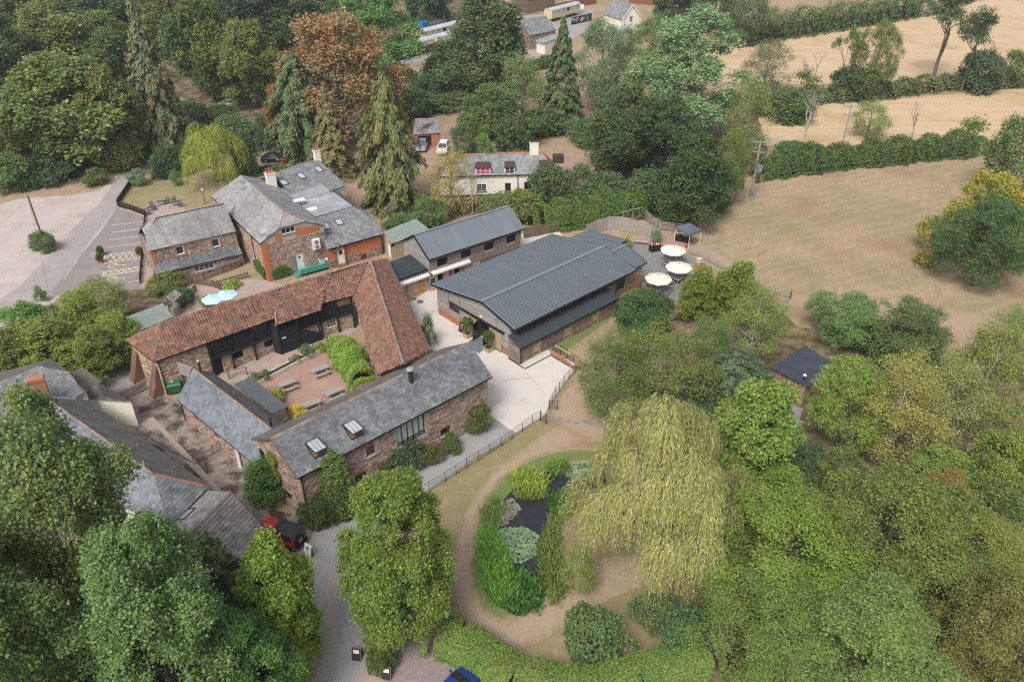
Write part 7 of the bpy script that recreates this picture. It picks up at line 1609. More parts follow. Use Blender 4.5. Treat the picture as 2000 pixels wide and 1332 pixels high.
bq = [P(*zs_(590, 1010), 2.0), P(*zs_(715, 890), 2.0), P(*zs_(635, 820), 2.9), P(*zs_(525, 960), 2.9)]; slates(bs, bq, M_grey_wood, .25, .22, seed=90); bv = bq[2]-bq[1]; slates(bs, [bq[2]+Vector((bv.x, bv.y, -.9)), bq[3]+Vector((bv.x, bv.y, -.9)), bq[3], bq[2]], M_grey_wood, .25, .22, seed=91)
for q in (bq[0], bq[1], bq[2]+bv, bq[3]+bv): MB().box((q.x*.9+bq[2].x*.1, q.y*.9+bq[2].y*.1, 1.0), (.12, .12, 2.0)).build('post', M_brownwood, bs)
p = P(*zs_(770, 1000)); MB().box((0, 0, .45), (2.0, 1.0, .9), rz=.4).build('potting_bench', M_brownwood); o = COL.objects['potting_bench']; o.location = (p.x, p.y, 0); tag(o, 'dark potting bench piled with garden things beside the rustic shelter', 'bench')
# grey garden furniture on the brick terrace
M_rattan = mat('grey_rattan', (.05, .057, .065), (.075, .082, .09), scale=6, rough=.7)
for i, (u, v, rz, w_) in enumerate(((290, 420, 30, 'nearest the parking bays'), (300, 407, 60, 'second from the parking bays'), (328, 398, 0, 'left of the pair facing the lawn'), (340, 396, -10, 'right of the pair facing the lawn'), (352, 405, -60, 'nearest the lamp post'))):
    chair('grey woven armchair on the brick terrace, '+w_, P(u, v), radians(rz), M_rattan, 'grey woven armchairs on the brick terrace')
for i, (u, v, w_) in enumerate(((296, 412, 'beside the parking bays'), (316, 401, 'in the middle'), (345, 402, 'at the lawn end'))):
    p = P(u, v); t = thing('rattan_table', 'low grey woven table on the brick terrace, '+w_, 'table', tuple(p), .4, 'grey woven tables'); MB().box((0, 0, .62), (1.1, .7, .06)).build('top', M_rattan, t)
    for x in (-.45, .45):
        for y in (-.25, .25): MB().box((x, y, .3), (.08, .08, .6)).build('leg', M_rattan, t)
p = P(401, 398); t = thing('lamp_post', 'short black lantern post beside the house lawn', 'lamp post', tuple(p)); MB().tube([(0, 0, 0), (0, 0, 1.9)], .05, 8).build('post', M_black, t); MB().lathe([(.1, 1.9), (.16, 2.2), (.18, 2.22), (.03, 2.4)], 6).build('lantern', M_glassl, t)
# terracotta pots for clipped cones in the car park and balcony bistro set
for i, (u, v, lab) in enumerate(((198, 500, 'upper of two'), (197, 514, 'lower of two'), (274, 500, 'single'))):
    p = P(u, v); t = thing('terracotta_pot', '%s square terracotta planter at the hatched parking bay' % lab, 'pot', tuple(p), .2, 'terracotta planters in the car park')
    MB().box((0, 0, .22), (.6, .6, .44)).build('pot', M_brickred, t); MB().box((0, 0, .44), (.5, .5, .02)).build('soil', MATS['dark_soil'], t)
bp = Hf.pt(Hf.px(*z4(1075, 985))[0], bz, .75); t = thing('bistro_table', 'small cream round table on the green balcony', 'table', tuple(bp)); MB().lathe([(.38, .7), (.38, .73)], 14).build('top', M_cream, t); MB().tube([(0, 0, 0), (0, 0, .7)], .03, 6).build('stem', M_cream, t)
for k, s in enumerate((-.8, .8)): chair('cream bistro chair %s of the balcony table' % ('left', 'right')[k], bp+Hf.d*s, atan2(Hf.d.y, Hf.d.x)+(pi/2 if s < 0 else -pi/2), M_cream, 'cream bistro chairs')
for o in COL.objects:
    if o.name.startswith('garden_chair') and 'bistro' in o.get('label', ''): o.location.z = bz
# utility poles and wires
def pole(label, ub, vb, vt, ut=None, arms=0, r=.16, m=None, arm_az=0.0, box=False):
    b = P(ub, vb); h = above(ub, vb, vt); t = thing('utility_pole', label, 'pole', tuple(b)); m = m or M_brownwood
    MB().tube([(0, 0, 0), (0, 0, h)], [r, r*.7], 10).build('pole', m, t)
    for k in range(arms):
        z = h-.15-1.5*k; L_ = 1.25-.35*k; d = Vector((cos(arm_az), sin(arm_az), 0)); a_ = MB().bar(-d*L_+Vector((0, 0, z)), d*L_+Vector((0, 0, z)), .14, .14).build('cross_arm', M_steel, t)
        for s in (-.9, 0, .9): q = d*L_*s+Vector((0, 0, z+.07)); MB().lathe([(.06, 0), (.09, .12), (.04, .26)], 8, q).build('insulator', mat('teal_glass', (.05, .2, .17), rough=.3), a_)
    if box: MB().box((.45, -.2, h*.52), (.75, .6, 1.0)).build('transformer', M_metalg, t); MB().lathe([(.34, 0), (.34, 1.1)], 10).build('anti_climb_sleeve', M_metalg, t)
    return Vector((b.x, b.y, h))
h1 = pole('leaning dark telegraph pole in the planted island of the car park', 82, 462, 383); h2 = pole('telegraph pole rising from the bushes beside the lane', 133, 688, 596, r=.17)
h3 = pole('grey electricity pole with two cross arms and transformer at the hedge end', 1467, 384, 276, None, 2, .17, M_grey_wood, radians(-20), True); h4 = pole('electricity pole with two cross arms behind the field hedge', 1643, 292, 207, None, 2, .15, M_grey_wood, radians(-20)); h5 = pole('plain grey timber pole behind the long timber building', 923, 420, 352, r=.13, m=M_grey_wood)
def wire(label, a, b, sag=.8, r=.012):
    pts = [a.lerp(b, k/14)+Vector((0, 0, -sag*4*(k/14)*(1-k/14))) for k in range(15)]
    tag(MB().tube(pts, r, 4).build('overhead_wire', M_black), label, 'wire', 'overhead wires')
wire('overhead wire from the car park pole towards the lane', h1, P(-60, 470, 6)); wire('overhead wire from the bush pole down to the cottage roof', h2, P(70, 716, 7.2), .3); wire('overhead wire linking the bush pole and the car park pole', h2, h1, .8)
wire('overhead wire from the plain pole across to the hedge pole', h5, P(1300, 340, 7), 1.0); wire('overhead wire between the two electricity poles', h3, h4, 1.0)
# ================================================================== plants
def nrm(a): return a/np.maximum(np.linalg.norm(a, axis=-1, keepdims=True), 1e-6)
def leafmesh(name, C, Nn, T, sz, asp, tint, m, fold=.25):
    n = len(C); T = nrm(T); B = nrm(np.cross(Nn, T)); Nn = np.cross(T, B); s = sz[:, None]
    V = np.empty((n, 4, 3), np.float32)
    V[:, 0] = C-T*s*.5; V[:, 2] = C+T*s*.5; V[:, 1] = C+B*s*asp*.5+Nn*s*fold*asp*.5; V[:, 3] = C-B*s*asp*.5+Nn*s*fold*asp*.5
    me = bpy.data.meshes.new(name); me.vertices.add(4*n); me.vertices.foreach_set('co', V.reshape(-1))
    me.loops.add(4*n); me.loops.foreach_set('vertex_index', np.arange(4*n, dtype=np.int32))
    me.polygons.add(n); me.polygons.foreach_set('loop_start', np.arange(0, 4*n, 4, dtype=np.int32))
    me.update(calc_edges=True)
    at = me.attributes.new('tint', 'FLOAT', 'FACE'); at.data.foreach_set('value', tint.astype(np.float32)); me.materials.append(m)
    return me
M_leaf = leafmat('leaf_green', (0.31, 0.36, 0.075)); M_leafo = leafmat('leaf_copper', (0.52, 0.25, 0.11)); M_leafy = leafmat('leaf_gold', (0.62, 0.44, 0.05)); M_needle = leafmat('needle_foliage', (0.22, 0.17, 0.07), .7, .1)
M_bark = mat('grey_bark', (.115, .095, .075), (.19, .165, .135), scale=4, rough=.9, stretch=(3, 3, .6), bump=.4, bscale=12); M_birch = mat('birch_bark', (.52, .50, .46), (.34, .31, .28), scale=3, rough=.8, stretch=(1, 1, 4)); M_dead = mat('dead_wood', (.30, .275, .25), (.38, .355, .33), scale=3, rough=.9)
PROF = {'round': lambda t: np.clip(np.sin(pi*(.12+.86*t)), .05, 1)**.7, 'egg': lambda t: np.clip(np.sin(pi*(.22+.76*t)**1.0), .05, 1)**.75, 'tall': lambda t: np.clip(np.sin(pi*(.18+.8*t)), .05, 1)**.55, 'dome': lambda t: np.clip(np.cos(t*pi/2*.98), .05, 1)**.55, 'cone': lambda t: np.clip(1.02-t, .03, 1)**.85, 'col': lambda t: np.clip(1.01-t**3.5, .05, 1)*.98}
def ext(C): return dict(h=float(np.percentile(C[:, 2], 99.7)), r=float(np.percentile(np.hypot(C[:, 0], C[:, 1]), 96)))
def limbs(h, zb, pts, r0, seed, bend=.12, top=.72, n=7):
    rnd = random.Random(seed); mb = MB(); tp = []
    for k in range(6):
        t = k/5; tp.append(Vector((rnd.uniform(-1, 1)*bend*t*2, rnd.uniform(-1, 1)*bend*t*2, h*top*t)))
    mb.tube(tp, [r0*1.35]+[r0*(1-.75*k/5) for k in range(1, 6)], n)
    for c in pts:
        c = Vector(c); z = max(zb*.7, min(h*top*.97, c.z-hypot(c.x, c.y)*rnd.uniform(.5, .9))); t = z/(h*top)*5; i = min(4, int(t)); a = tp[i].lerp(tp[i+1], t-i)
        m_ = a.lerp(c, .5)+Vector((rnd.uniform(-.2, .2), rnd.uniform(-.2, .2), rnd.uniform(0, .4)))*((c-a).length*.25)
        rr = r0*(1-.75*z/(h*top))*.5; mb.tube([a, m_, c], [rr, rr*.6, rr*.18], 4, cap=False)
    return mb
def broad(name, h, r, zb, nl, leaves, ls, seed, shape='round', asp=.62, hang=.15, spray=10, sl=.9, m=None, bark=None, lobe=.34, r0=.22, open_=.0, up=.35, trunk=True, wv=1.0):
    g = np.random.default_rng(seed); i = np.arange(nl); t = ((i+.5)/nl); t = t**.85; ang = i*2.39996+g.uniform(-.3, .3, nl)
    wob = 1+wv*(.16*np.sin(ang*2+seed)+.12*np.sin(ang*3+seed*2)+.1*np.sin(t*9+seed))
    rad = r*PROF[shape](t)*g.uniform(.62-.2*wv, .86, nl)*wob; c = np.stack([rad*np.cos(ang), rad*np.sin(ang), zb+(h-zb)*(t*.92)+g.normal(size=nl)*h*.035], 1); R = r*lobe*g.uniform(.5, 1.3, nl)*(1-.25*t)*.92
    c[:, 2] = np.clip(c[:, 2], zb, h-R*.7)
    ns = leaves//spray; li = g.choice(nl, ns, p=R**2/np.sum(R**2)); out = c.copy(); out[:, 2] = 0; out = nrm(out)
    d = nrm(g.normal(size=(ns, 3))+out[li]*.6+np.array([0, 0, up+.25])); P0 = c[li]+d*(R[li]*np.clip(1.02-np.abs(g.normal(size=ns))*.16, .4, 1.1)*(1+.18*np.sin(d[:, 0]*7+li)*np.sin(d[:, 1]*6+li*2)))[:, None]*np.array([1, 1, .8])
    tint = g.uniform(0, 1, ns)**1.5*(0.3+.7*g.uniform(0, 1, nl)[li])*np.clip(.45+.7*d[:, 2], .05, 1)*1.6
    k = spray; n = ns*k; D = np.repeat(d, k, 0); C = np.repeat(P0, k, 0)+D*(g.uniform(-.3, 1, n)*sl*ls*2.2)[:, None]+g.normal(size=(n, 3))*ls*.75*sl
    C[:, 2] = np.maximum(C[:, 2], .08)
    Nn = nrm(D*.45+np.array([0, 0, .65])+g.normal(size=(n, 3))*.5); T = nrm(np.cross(g.normal(size=(n, 3)), Nn)+D*.6-np.array([0, 0, hang]))
    me = leafmesh(name+'_crown', C, Nn, T, ls*g.uniform(.5, 1.5, n), asp, np.clip(np.repeat(tint, k)*g.uniform(.7, 1.2, n), 0, 1), m or M_leaf)
    tk = limbs(h, zb, [tuple(x) for x in c], r0, seed).mesh(name+'_trunk', True) if trunk else None
    if tk: tk.materials.append(bark or M_bark)
    return dict(crown=me, trunk=tk, **ext(C))
def conifer(name, h, r, zb, nb, leaves, ls, seed, shape='cone', droop=.35, asp=.32, m=None, hang=.9, r0=.25, ragged=.3):
    g = np.random.default_rng(seed); t = np.sort(g.uniform(0, 1, nb)**1.15); ang = np.arange(nb)*2.39996+g.uniform(-.4, .4, nb); L_ = r*PROF[shape](t)*g.uniform(1-ragged, 1.08, nb); z = zb+(h-zb)*t
    n = leaves; p_ = L_/L_.sum(); bi = g.choice(nb, n, p=p_); f = g.uniform(.12, 1, n)**.75; rad = L_[bi]*f
    ca, sa = np.cos(ang[bi]), np.sin(ang[bi]); side = g.normal(size=n)*L_[bi]*.13*(1.1-f)+g.normal(size=n)*.12
    C = np.stack([rad*ca-side*sa, rad*sa+side*ca, z[bi]-droop*rad**1.2+g.normal(size=n)*.12-g.uniform(0, 1, n)*hang*ls*1.3], 1); C[:, 2] = np.maximum(C[:, 2], .1)
    O = np.stack([ca, sa, np.zeros(n)], 1); T = nrm(O*.55-np.array([0, 0, hang])+g.normal(size=(n, 3))*.35); Nn = nrm(O*.7+np.array([0, 0, .6])+g.normal(size=(n, 3))*.4)
    bt = g.uniform(0, 1, nb)**2
    me = leafmesh(name+'_crown', C, Nn, T, ls*g.uniform(.6, 1.4, n), asp, np.clip(bt[bi]*f*1.2, 0, 1), m or M_needle)
    mb = MB().tube([(0, 0, 0), (0, 0, h*.5), (0, 0, h*.97)], [r0*1.3, r0*.7, .03], 7)
    for k in range(0, nb, 2): a = ang[k]; mb.tube([(0, 0, z[k]), (L_[k]*.55*cos(a), L_[k]*.55*sin(a), z[k]-droop*.6*(L_[k]*.55)**1.2)], [.045, .015], 3, cap=False)
    tk = mb.mesh(name+'_trunk', True); tk.materials.append(M_bark); return dict(crown=me, trunk=tk, **ext(C))
def weeping(name, h, r, strands, seed, ls=.34, m=None, sp=.16, lmin=.6, lmax=3.0, nl=30):
    g = np.random.default_rng(seed); i = np.arange(nl); t = (i+.5)/nl; ang = i*2.39996+g.uniform(-.3, .3, nl); rad = r*np.sqrt(t)*.82*g.uniform(.75, 1.1, nl); zc = h-.1*h-(rad/r)**1.4*h*.6+g.uniform(-.13, .06, nl)*h
    c = np.stack([rad*np.cos(ang), rad*np.sin(ang), zc], 1); R = r*.2*g.uniform(.55, 1.4, nl)
    li = g.choice(nl, strands, p=R**2/np.sum(R**2)); d = nrm(g.normal(size=(strands, 3))+nrm(c*np.array([1, 1, 0]))[li]*.7+np.array([0, 0, .6])); S0 = c[li]+d*R[li][:, None]*g.uniform(.5, 1, strands)[:, None]*np.array([1, 1, .8])
    Ls = np.minimum(g.uniform(lmin, lmax, strands), S0[:, 2]-.25); O = nrm(d*np.array([1, 1, 0])+1e-4); tn = g.uniform(0, 1, strands)**1.5
    Cs, Ts, tt = [], [], []; kmax = int(lmax/sp)
    for k in range(kmax):
        s = k*sp; ok = s < Ls
        x = S0[ok]+O[ok]*(1-np.exp(-s*1.6))[None] * (.55+.5*tn[ok])[:, None] - np.array([0, 0, 1.])*np.maximum(0, s-.25*(1-np.exp(-s*2)))
        Cs.append(x+g.normal(size=x.shape)*.055); Ts.append(O[ok]*np.exp(-s*1.4)-np.array([0, 0, 1.])+g.normal(size=x.shape)*.35); tt.append(tn[ok])
    C = np.concatenate(Cs); T = np.concatenate(Ts); n = len(C); Nn = nrm(nrm(C*np.array([1, 1, 0]))*.8+np.array([0, 0, .45])+g.normal(size=(n, 3))*.5)
    me = leafmesh(name+'_crown', C, Nn, T, ls*g.uniform(.7, 1.3, n), .17, np.clip(np.concatenate(tt), 0, 1), m or M_leaf)
    tk = limbs(h, h*.25, [tuple(x) for x in c], r*.07, seed, .2, .7).mesh(name+'_trunk', True); tk.materials.append(M_bark); return dict(crown=me, trunk=tk, **ext(C))
def bare(name, h, r, seed, m=None, depth=4, leaves=0):
    rnd = random.Random(seed); mb = MB(); tips = []
    def grow(p, d, L_, rad, lv):
        q = p+d*L_*.5+Vector((rnd.uniform(-1, 1), rnd.uniform(-1, 1), 0))*L_*.08; e = p+d*L_; mb.tube([p, q, e], [rad, rad*.8, rad*.6], 5 if lv < 2 else 3, cap=False)
        if lv >= depth: tips.append(e); return
        for k in range(rnd.choice((2, 3, 3))):
            nd = (d+Vector((rnd.uniform(-1, 1), rnd.uniform(-1, 1), rnd.uniform(-.25, .6)))*.75).normalized(); grow(p+d*L_*rnd.uniform(.55, 1), nd, L_*rnd.uniform(.55, .8), rad*.55, lv+1)
    grow(Vector((0, 0, 0)), Vector((.05, 0, 1)), h*.36, h*.022, 0)
    zm = max(v[2] for v in mb.v); rm = max(hypot(v[0], v[1]) for v in mb.v); mb.v = [(v[0]*r/rm, v[1]*r/rm, v[2]*h/zm) for v in mb.v]
    tk = mb.mesh(name+'_trunk', True); tk.materials.append(m or M_dead); cr = None
    if leaves:
        g = np.random.default_rng(seed); tp = np.array([(t.x*r/rm, t.y*r/rm, t.z*h/zm) for t in tips]); li = g.integers(0, len(tp), leaves); n = leaves; C = tp[li]+g.normal(size=(n, 3))*.3
        cr = leafmesh(name+'_crown', C, nrm(g.normal(size=(n, 3))+np.array([0, 0, .6])), g.normal(size=(n, 3)), .24*g.uniform(.6, 1.3, n), .6, g.uniform(0, 1, n), M_leaf)
    return dict(crown=cr, trunk=tk, h=h, r=r)
PR = {}; FOL = 2.15
def fol(c): m_ = (c[0]+c[1])*.5; return tuple(FOL*(v*.9+m_*.1)*k for v, k in zip(c, (.93, 1.1, .95)))
PR['oakA'] = broad('oak_a', 12, 5, 1.6, 30, 30000, .3, 1); PR['oakB'] = broad('oak_b', 12, 5, 1.4, 24, 28000, .3, 2, 'egg', lobe=.38); PR['oakC'] = broad('oak_c', 12, 5, 1.2, 38, 30000, .28, 3, 'dome', lobe=.3)
PR['poplar'] = broad('poplar', 16, 4.6, 1.5, 46, 36000, .26, 4, 'tall', lobe=.3, hang=.05, up=.7); PR['hero'] = broad('maple', 12, 4.3, .9, 64, 84000, .165, 5, 'egg', lobe=.27, spray=12, up=.6, sl=1.0, wv=.3)
PR['heroL'] = broad('plane', 19, 6.3, 1.5, 95, 126000, .175, 6, 'tall', lobe=.22, spray=12, up=1.1, asp=.75, sl=1.35); PR['cherry'] = broad('cherry', 11, 6.0, 1.0, 46, 76000, .18, 7, 'round', lobe=.215, spray=9, hang=.5, asp=.42, up=.35, sl=1.3)
PR['lime'] = broad('lime', 13, 4.5, 1.0, 48, 44000, .25, 8, 'egg', lobe=.27, up=.5, asp=.8); PR['ash'] = broad('ash', 11, 5, 2.2, 30, 26000, .24, 9, 'round', asp=.36, hang=.3, lobe=.33); PR['airy'] = broad('airy', 10, 4, 1.2, 34, 13000, .21, 10, 'tall', asp=.5, lobe=.27, hang=.3, spray=7, sl=1.5)
PR['birch'] = broad('birch', 12, 3.6, 1.8, 40, 21000, .15, 11, 'tall', asp=.6, hang=.9, lobe=.23, spray=8, sl=2.2, up=0., bark=M_birch, r0=.13); PR['silver'] = broad('silver_willow', 10, 4, 1.0, 22, 30000, .27, 12, 'round', asp=.28, lobe=.36, sl=1.0)
PR['copper'] = broad('copper_beech', 15, 5.5, 1.5, 46, 42000, .26, 13, 'egg', m=M_leafo, lobe=.27, hang=.3, sl=1.2); PR['gold'] = broad('golden', 8, 5, .5, 34, 30000, .22, 14, 'dome', m=M_leafy, lobe=.26, asp=.45)
PR['shrubA'] = broad('shrub_a', 3, 1.9, .25, 16, 9000, .17, 15, 'dome', lobe=.4, r0=.05); PR['shrubB'] = broad('shrub_b', 3, 1.8, .2, 22, 9000, .15, 16, 'round', lobe=.34, asp=.45, r0=.05); PR['shrubC'] = broad('shrub_c', 3, 1.7, .2, 12, 6000, .2, 17, 'tall', lobe=.42, up=.9, asp=.4, r0=.05, sl=1.2)
PR['upright'] = broad('upright', 5, 2, .3, 40, 22000, .16, 18, 'dome', lobe=.26, up=1.4, asp=.45, sl=1.2); PR['ball'] = broad('ball', 1, .5, .0, 20, 5000, .07, 19, 'round', lobe=.4, trunk=False, sl=.4); PR['clip'] = broad('clipped', 2, 2.2, .1, 50, 26000, .11, 20, 'dome', lobe=.3, sl=.3, r0=.05)
PR['fir'] = conifer('fir', 17, 3.6, .6, 240, 34000, .42, 21); PR['spire'] = conifer('spire', 18, 4.0, .8, 260, 40000, .46, 22, 'tall' if False else 'cone', .5, hang=1.2, ragged=.35); PR['droop'] = conifer('drooping', 15, 3.6, 1.0, 170, 30000, .46, 23, 'egg', .55, hang=1.5, ragged=.5, asp=.26); PR['yew'] = conifer('yew', 9, 3.8, .3, 190, 30000, .34, 24, 'egg', .12, hang=.35, asp=.26)
PR['column'] = conifer('column', 6, .55, .05, 260, 9000, .2, 25, 'col', -.5, .5, hang=-.7, ragged=.12, r0=.06); PR['willow'] = weeping('willow', 13, 7.2, 5600, 26, .3); PR['willowS'] = weeping('small_willow', 7, 3.6, 1500, 27, .3, lmax=3.2, nl=18)
PR['dead'] = bare('bare_tree', 9, 3.2, 3); PR['deadleaf'] = bare('sparse_tree', 12, 4, 5, M_bark, 4, 5000); PR['bush'] = bare('bare_bush', 3, 2.2, 8, mat('brown_twigs', (.2, .14, .1), (.27, .2, .15), scale=4), 4, 700)
DG, MG, LG, YG, OL, GG = (.05, .074, .036), (.068, .096, .038), (.10, .155, .042), (.16, .20, .04), (.095, .105, .033), (.12, .15, .085)
def put(kind, u, vt, vb, wpx, name, label, cat='tree', col=MG, tip=.5, group=None, rz=None, loc=None, size=None):
    pr = PR[kind]; seed = int(u*7+vt*3)
    if loc is None:
        b = P(u, vb); dep = b.y*cos(PITCH)+HC*sin(PITCH)
        for _ in range(3):
            r = wpx/2*dep/F_PX; b2 = Vector((b.x*(1+r*.55/b.y), b.y+r*.55, 0)); dep = b2.y*cos(PITCH)+(HC-3)*sin(PITCH)
        y = (vt-666)/F_PX; k = b2.y/(cos(PITCH)-y*sin(PITCH)); h = max(.5, HC+k*(-sin(PITCH)-y*cos(PITCH)))
        x = (u-1000)/F_PX*(b2.y*cos(PITCH)+(HC-h*.6)*sin(PITCH)); loc = (x, b2.y, 0); size = (r, h)
    t = thing(name, label, cat, loc, (seed*1.7) % 6.28 if rz is None else rz, group); t.scale = (size[0]/pr['r'], size[0]/pr['r'], size[1]/pr['h'])
    if pr['trunk']: obj('trunk', pr['trunk'], None, t)
    if pr['crown']:
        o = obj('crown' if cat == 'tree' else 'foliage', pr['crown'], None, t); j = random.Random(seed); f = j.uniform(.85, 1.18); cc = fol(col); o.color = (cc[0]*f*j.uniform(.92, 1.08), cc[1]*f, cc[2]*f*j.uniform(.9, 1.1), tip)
    return t
T = lambda *a, **k: put(*a, **k)
WOOD = 'trees of the wood at the upper left'
# upper left wood
for k, u, vt, vb, w_, lab, c, tp in (('oakA', 120, 112, 348, 250, 'broad olive-green tree with forked pale trunk beside the lane entrance', OL, .4), ('oakB', 208, 135, 338, 135, 'brownish olive tree leaning over the lane beside the tall conifer', (.10, .095, .033), .7),
    ('oakC', 95, 8, 200, 200, 'wide domed tree with brownish top above the lane entrance tree', (.10, .11, .04), .5), ('oakB', 205, 22, 185, 150, 'light green tree left of the tall grey conifer', MG, .5), ('oakA', -15, 20, 230, 150, 'dark tree cut by the left edge', DG, .3), ('oakA', -10, 190, 345, 150, 'yellowish tree cut by the left edge above the car park', OL, .7),
    ('oakC', 30, -40, 120, 160, 'green tree in the top left corner', MG, .5), ('oakA', 150, -50, 95, 190, 'dark tree at the top edge left of the conifer tip', DG, .4), ('oakB', 250, -75, 70, 180, 'green tree behind the tip of the tall conifer', MG, .5), ('oakC', 330, -60, 115, 170, 'brown-tinged tree right of the tall conifer tip', (.10, .095, .035), .6),
    ('oakB', 395, -8, 208, 155, 'big dark tree with yellow crest over the pale path', (.04, .062, .024), .75), ('oakA', 482, 42, 222, 125, 'yellowish olive tree beside the copper beech', (.10, .105, .032), .8), ('oakA', 470, -50, 115, 160, 'dark tree at the top edge behind the yellow crest', DG, .3), ('oakC', 560, -40, 108, 170, 'dark tree at the top edge above the platform shelter', DG, .3), ('oakB', 640, -60, 70, 150, 'dark tree at the top edge behind the copper beech', DG, .3), ('oakA', 835, -60, 62, 90, 'dark tree at the top edge behind the carriages', DG, .2)):
    T(k, u, vt, vb, w_, 'woodland_tree', lab, 'tree', c, tp, WOOD)
T('spire', 285, 16, 308, 128, 'tall_conifer', 'very tall grey-green conifer at the bend of the lane', col=(.075, .085, .045), tip=.7)
T('copper', 658, 26, 305, 220, 'copper_beech', 'large copper-orange beech behind the slate house', col=(.17, .105, .05), tip=1.0); T('copper', 552, 165, 300, 75, 'copper_beech', 'smaller copper-orange tree left of the grey-green drooping tree', col=(.18, .10, .045), tip=1.0)
T('droop', 580, 112, 314, 125, 'drooping_conifer', 'grey-green drooping tree in front of the copper beech', col=(.06, .075, .035), tip=.3); T('spire', 640, 178, 352, 100, 'brown_conifer', 'brown-tinged conifer behind the rear chimney', col=(.115, .095, .045), tip=.7); T('droop', 755, 152, 418, 122, 'drooping_conifer', 'tall ragged drooping conifer in front of the cottage drive', col=(.085, .085, .028), tip=.7)
T('poplar', 735, -45, 205, 165, 'light_green_tree', 'tall light green tree in front of the far carriages', col=(.085, .135, .04), tip=.4); T('oakC', 945, -20, 196, 205, 'big_dark_tree', 'big grey-green tree in front of the far station', col=(.055, .075, .036), tip=.4)
T('willowS', 415, 244, 368, 128, 'weeping_willow', 'small yellow-green weeping willow behind the house lawn', col=(.15, .17, .035), tip=.8); T('dead', 805, 270, 425, 120, 'bare_tree', 'pale leafless tree between drooping conifer and orange tree')
T('airy', 880, 292, 432, 92, 'orange_leaved_tree', 'thin orange-leaved tree in front of the cream cottage', col=(.21, .145, .055), tip=.5)
T('fir', 1098, 44, 252, 95, 'dark_conifer', 'tall dark pointed conifer in front of the station hut', col=(.045, .06, .024), tip=.5); T('fir', 975, 82, 188, 56, 'dark_conifer', 'shorter dark conifer in front of the big grey-green tree', col=(.04, .058, .03), tip=.2)
T('silver', 1178, 42, 222, 120, 'silver_willow', 'silvery grey-green willow right of the dark conifer', col=GG, tip=.1); T('silver', 1212, 82, 140, 48, 'silver_willow', 'small round silvery willow below the station house', col=GG, tip=.1)
for k, u, vt, vb, w_, lab, c, tp in (('airy', 1020, 105, 252, 95, 'thin pale green tree left of the dark conifer', (.10, .12, .05), .6), ('ash', 1282, 32, 175, 120, 'yellowish green tree left of the tall light poplar', (.09, .12, .033), .6), ('oakB', 1225, 165, 358, 170, 'dark rounded sycamore in front of the tall light poplar', (.038, .062, .028), .5), ('oakA', 1302, 190, 345, 120, 'dark tree between the sycamore and the light poplar', DG, .3),
    ('oakC', 1358, 266, 452, 172, 'round dark green tree above the grey gazebo', (.04, .066, .026), .25), ('airy', 1462, 148, 315, 95, 'feathery olive tree at the end of the straw strip', (.125, .135, .045), .4), ('ash', 1432, 255, 410, 75, 'yellow-tinged tree beside the transformer pole', (.07, .095, .03), .9), ('oakA', 1330, -60, 45, 105, 'dark tree at the top edge beside the station yard', DG, .2), ('oakB', 1400, -30, 60, 110, 'dark tree at the top edge above the poplar', DG, .3), ('airy', 1470, -15, 92, 120, 'loose olive tree at the corner of the far straw field', (.07, .085, .04), .4),
    ('airy', 1500, 78, 195, 95, 'grey-green tree with brown leaves left of the bare field trees', (.085, .095, .06), .6), ('deadleaf', 1660, 52, 196, 66, 'sparse leggy tree in the field hedge', MG, .5), ('ash', 1717, 42, 200, 95, 'orange-tinged leaning tree in the field hedge', (.10, .105, .033), 1.0), ('deadleaf', 1852, -25, 166, 150, 'tall open-crowned tree with pale trunk in the straw field', (.05, .075, .035), .2), ('deadleaf', 1905, 20, 188, 130, 'dark many-stemmed tree with bare twigs in the straw field', (.045, .06, .03), .2)):
    T(k, u, vt, vb, w_, 'field_tree', lab, 'tree', c, tp)
T('poplar', 1350, 18, 305, 212, 'tall_poplar', 'tall pale green poplar, the tallest tree right of centre', col=(.15, .185, .09), tip=.3)
for u, vt, vb, w_, lab in ((1582, 168, 300, 90, 'pale dead tree rising from the field hedge'), (1792, 192, 282, 70, 'dark leafless tree clad in ivy on the field hedge'), (1592, 92, 192, 80, 'leafless brown tree left of the leggy field tree')): T('dead', u, vt, vb, w_, 'bare_tree', lab)
# right edge of the dry field
T('shrubB', 1988, 232, 396, 130, 'large_bush', 'large green bush at the field gateway on the right edge', 'bush', (.07, .09, .04), .5); T('gold', 1938, 345, 535, 215, 'golden_tree', 'golden yellow tree behind the dark round ash', col=(.17, .15, .03), tip=.95); T('ash', 1932, 390, 580, 185, 'dark_ash', 'dark green ash standing in the dry field', col=(.042, .075, .028), tip=.15)
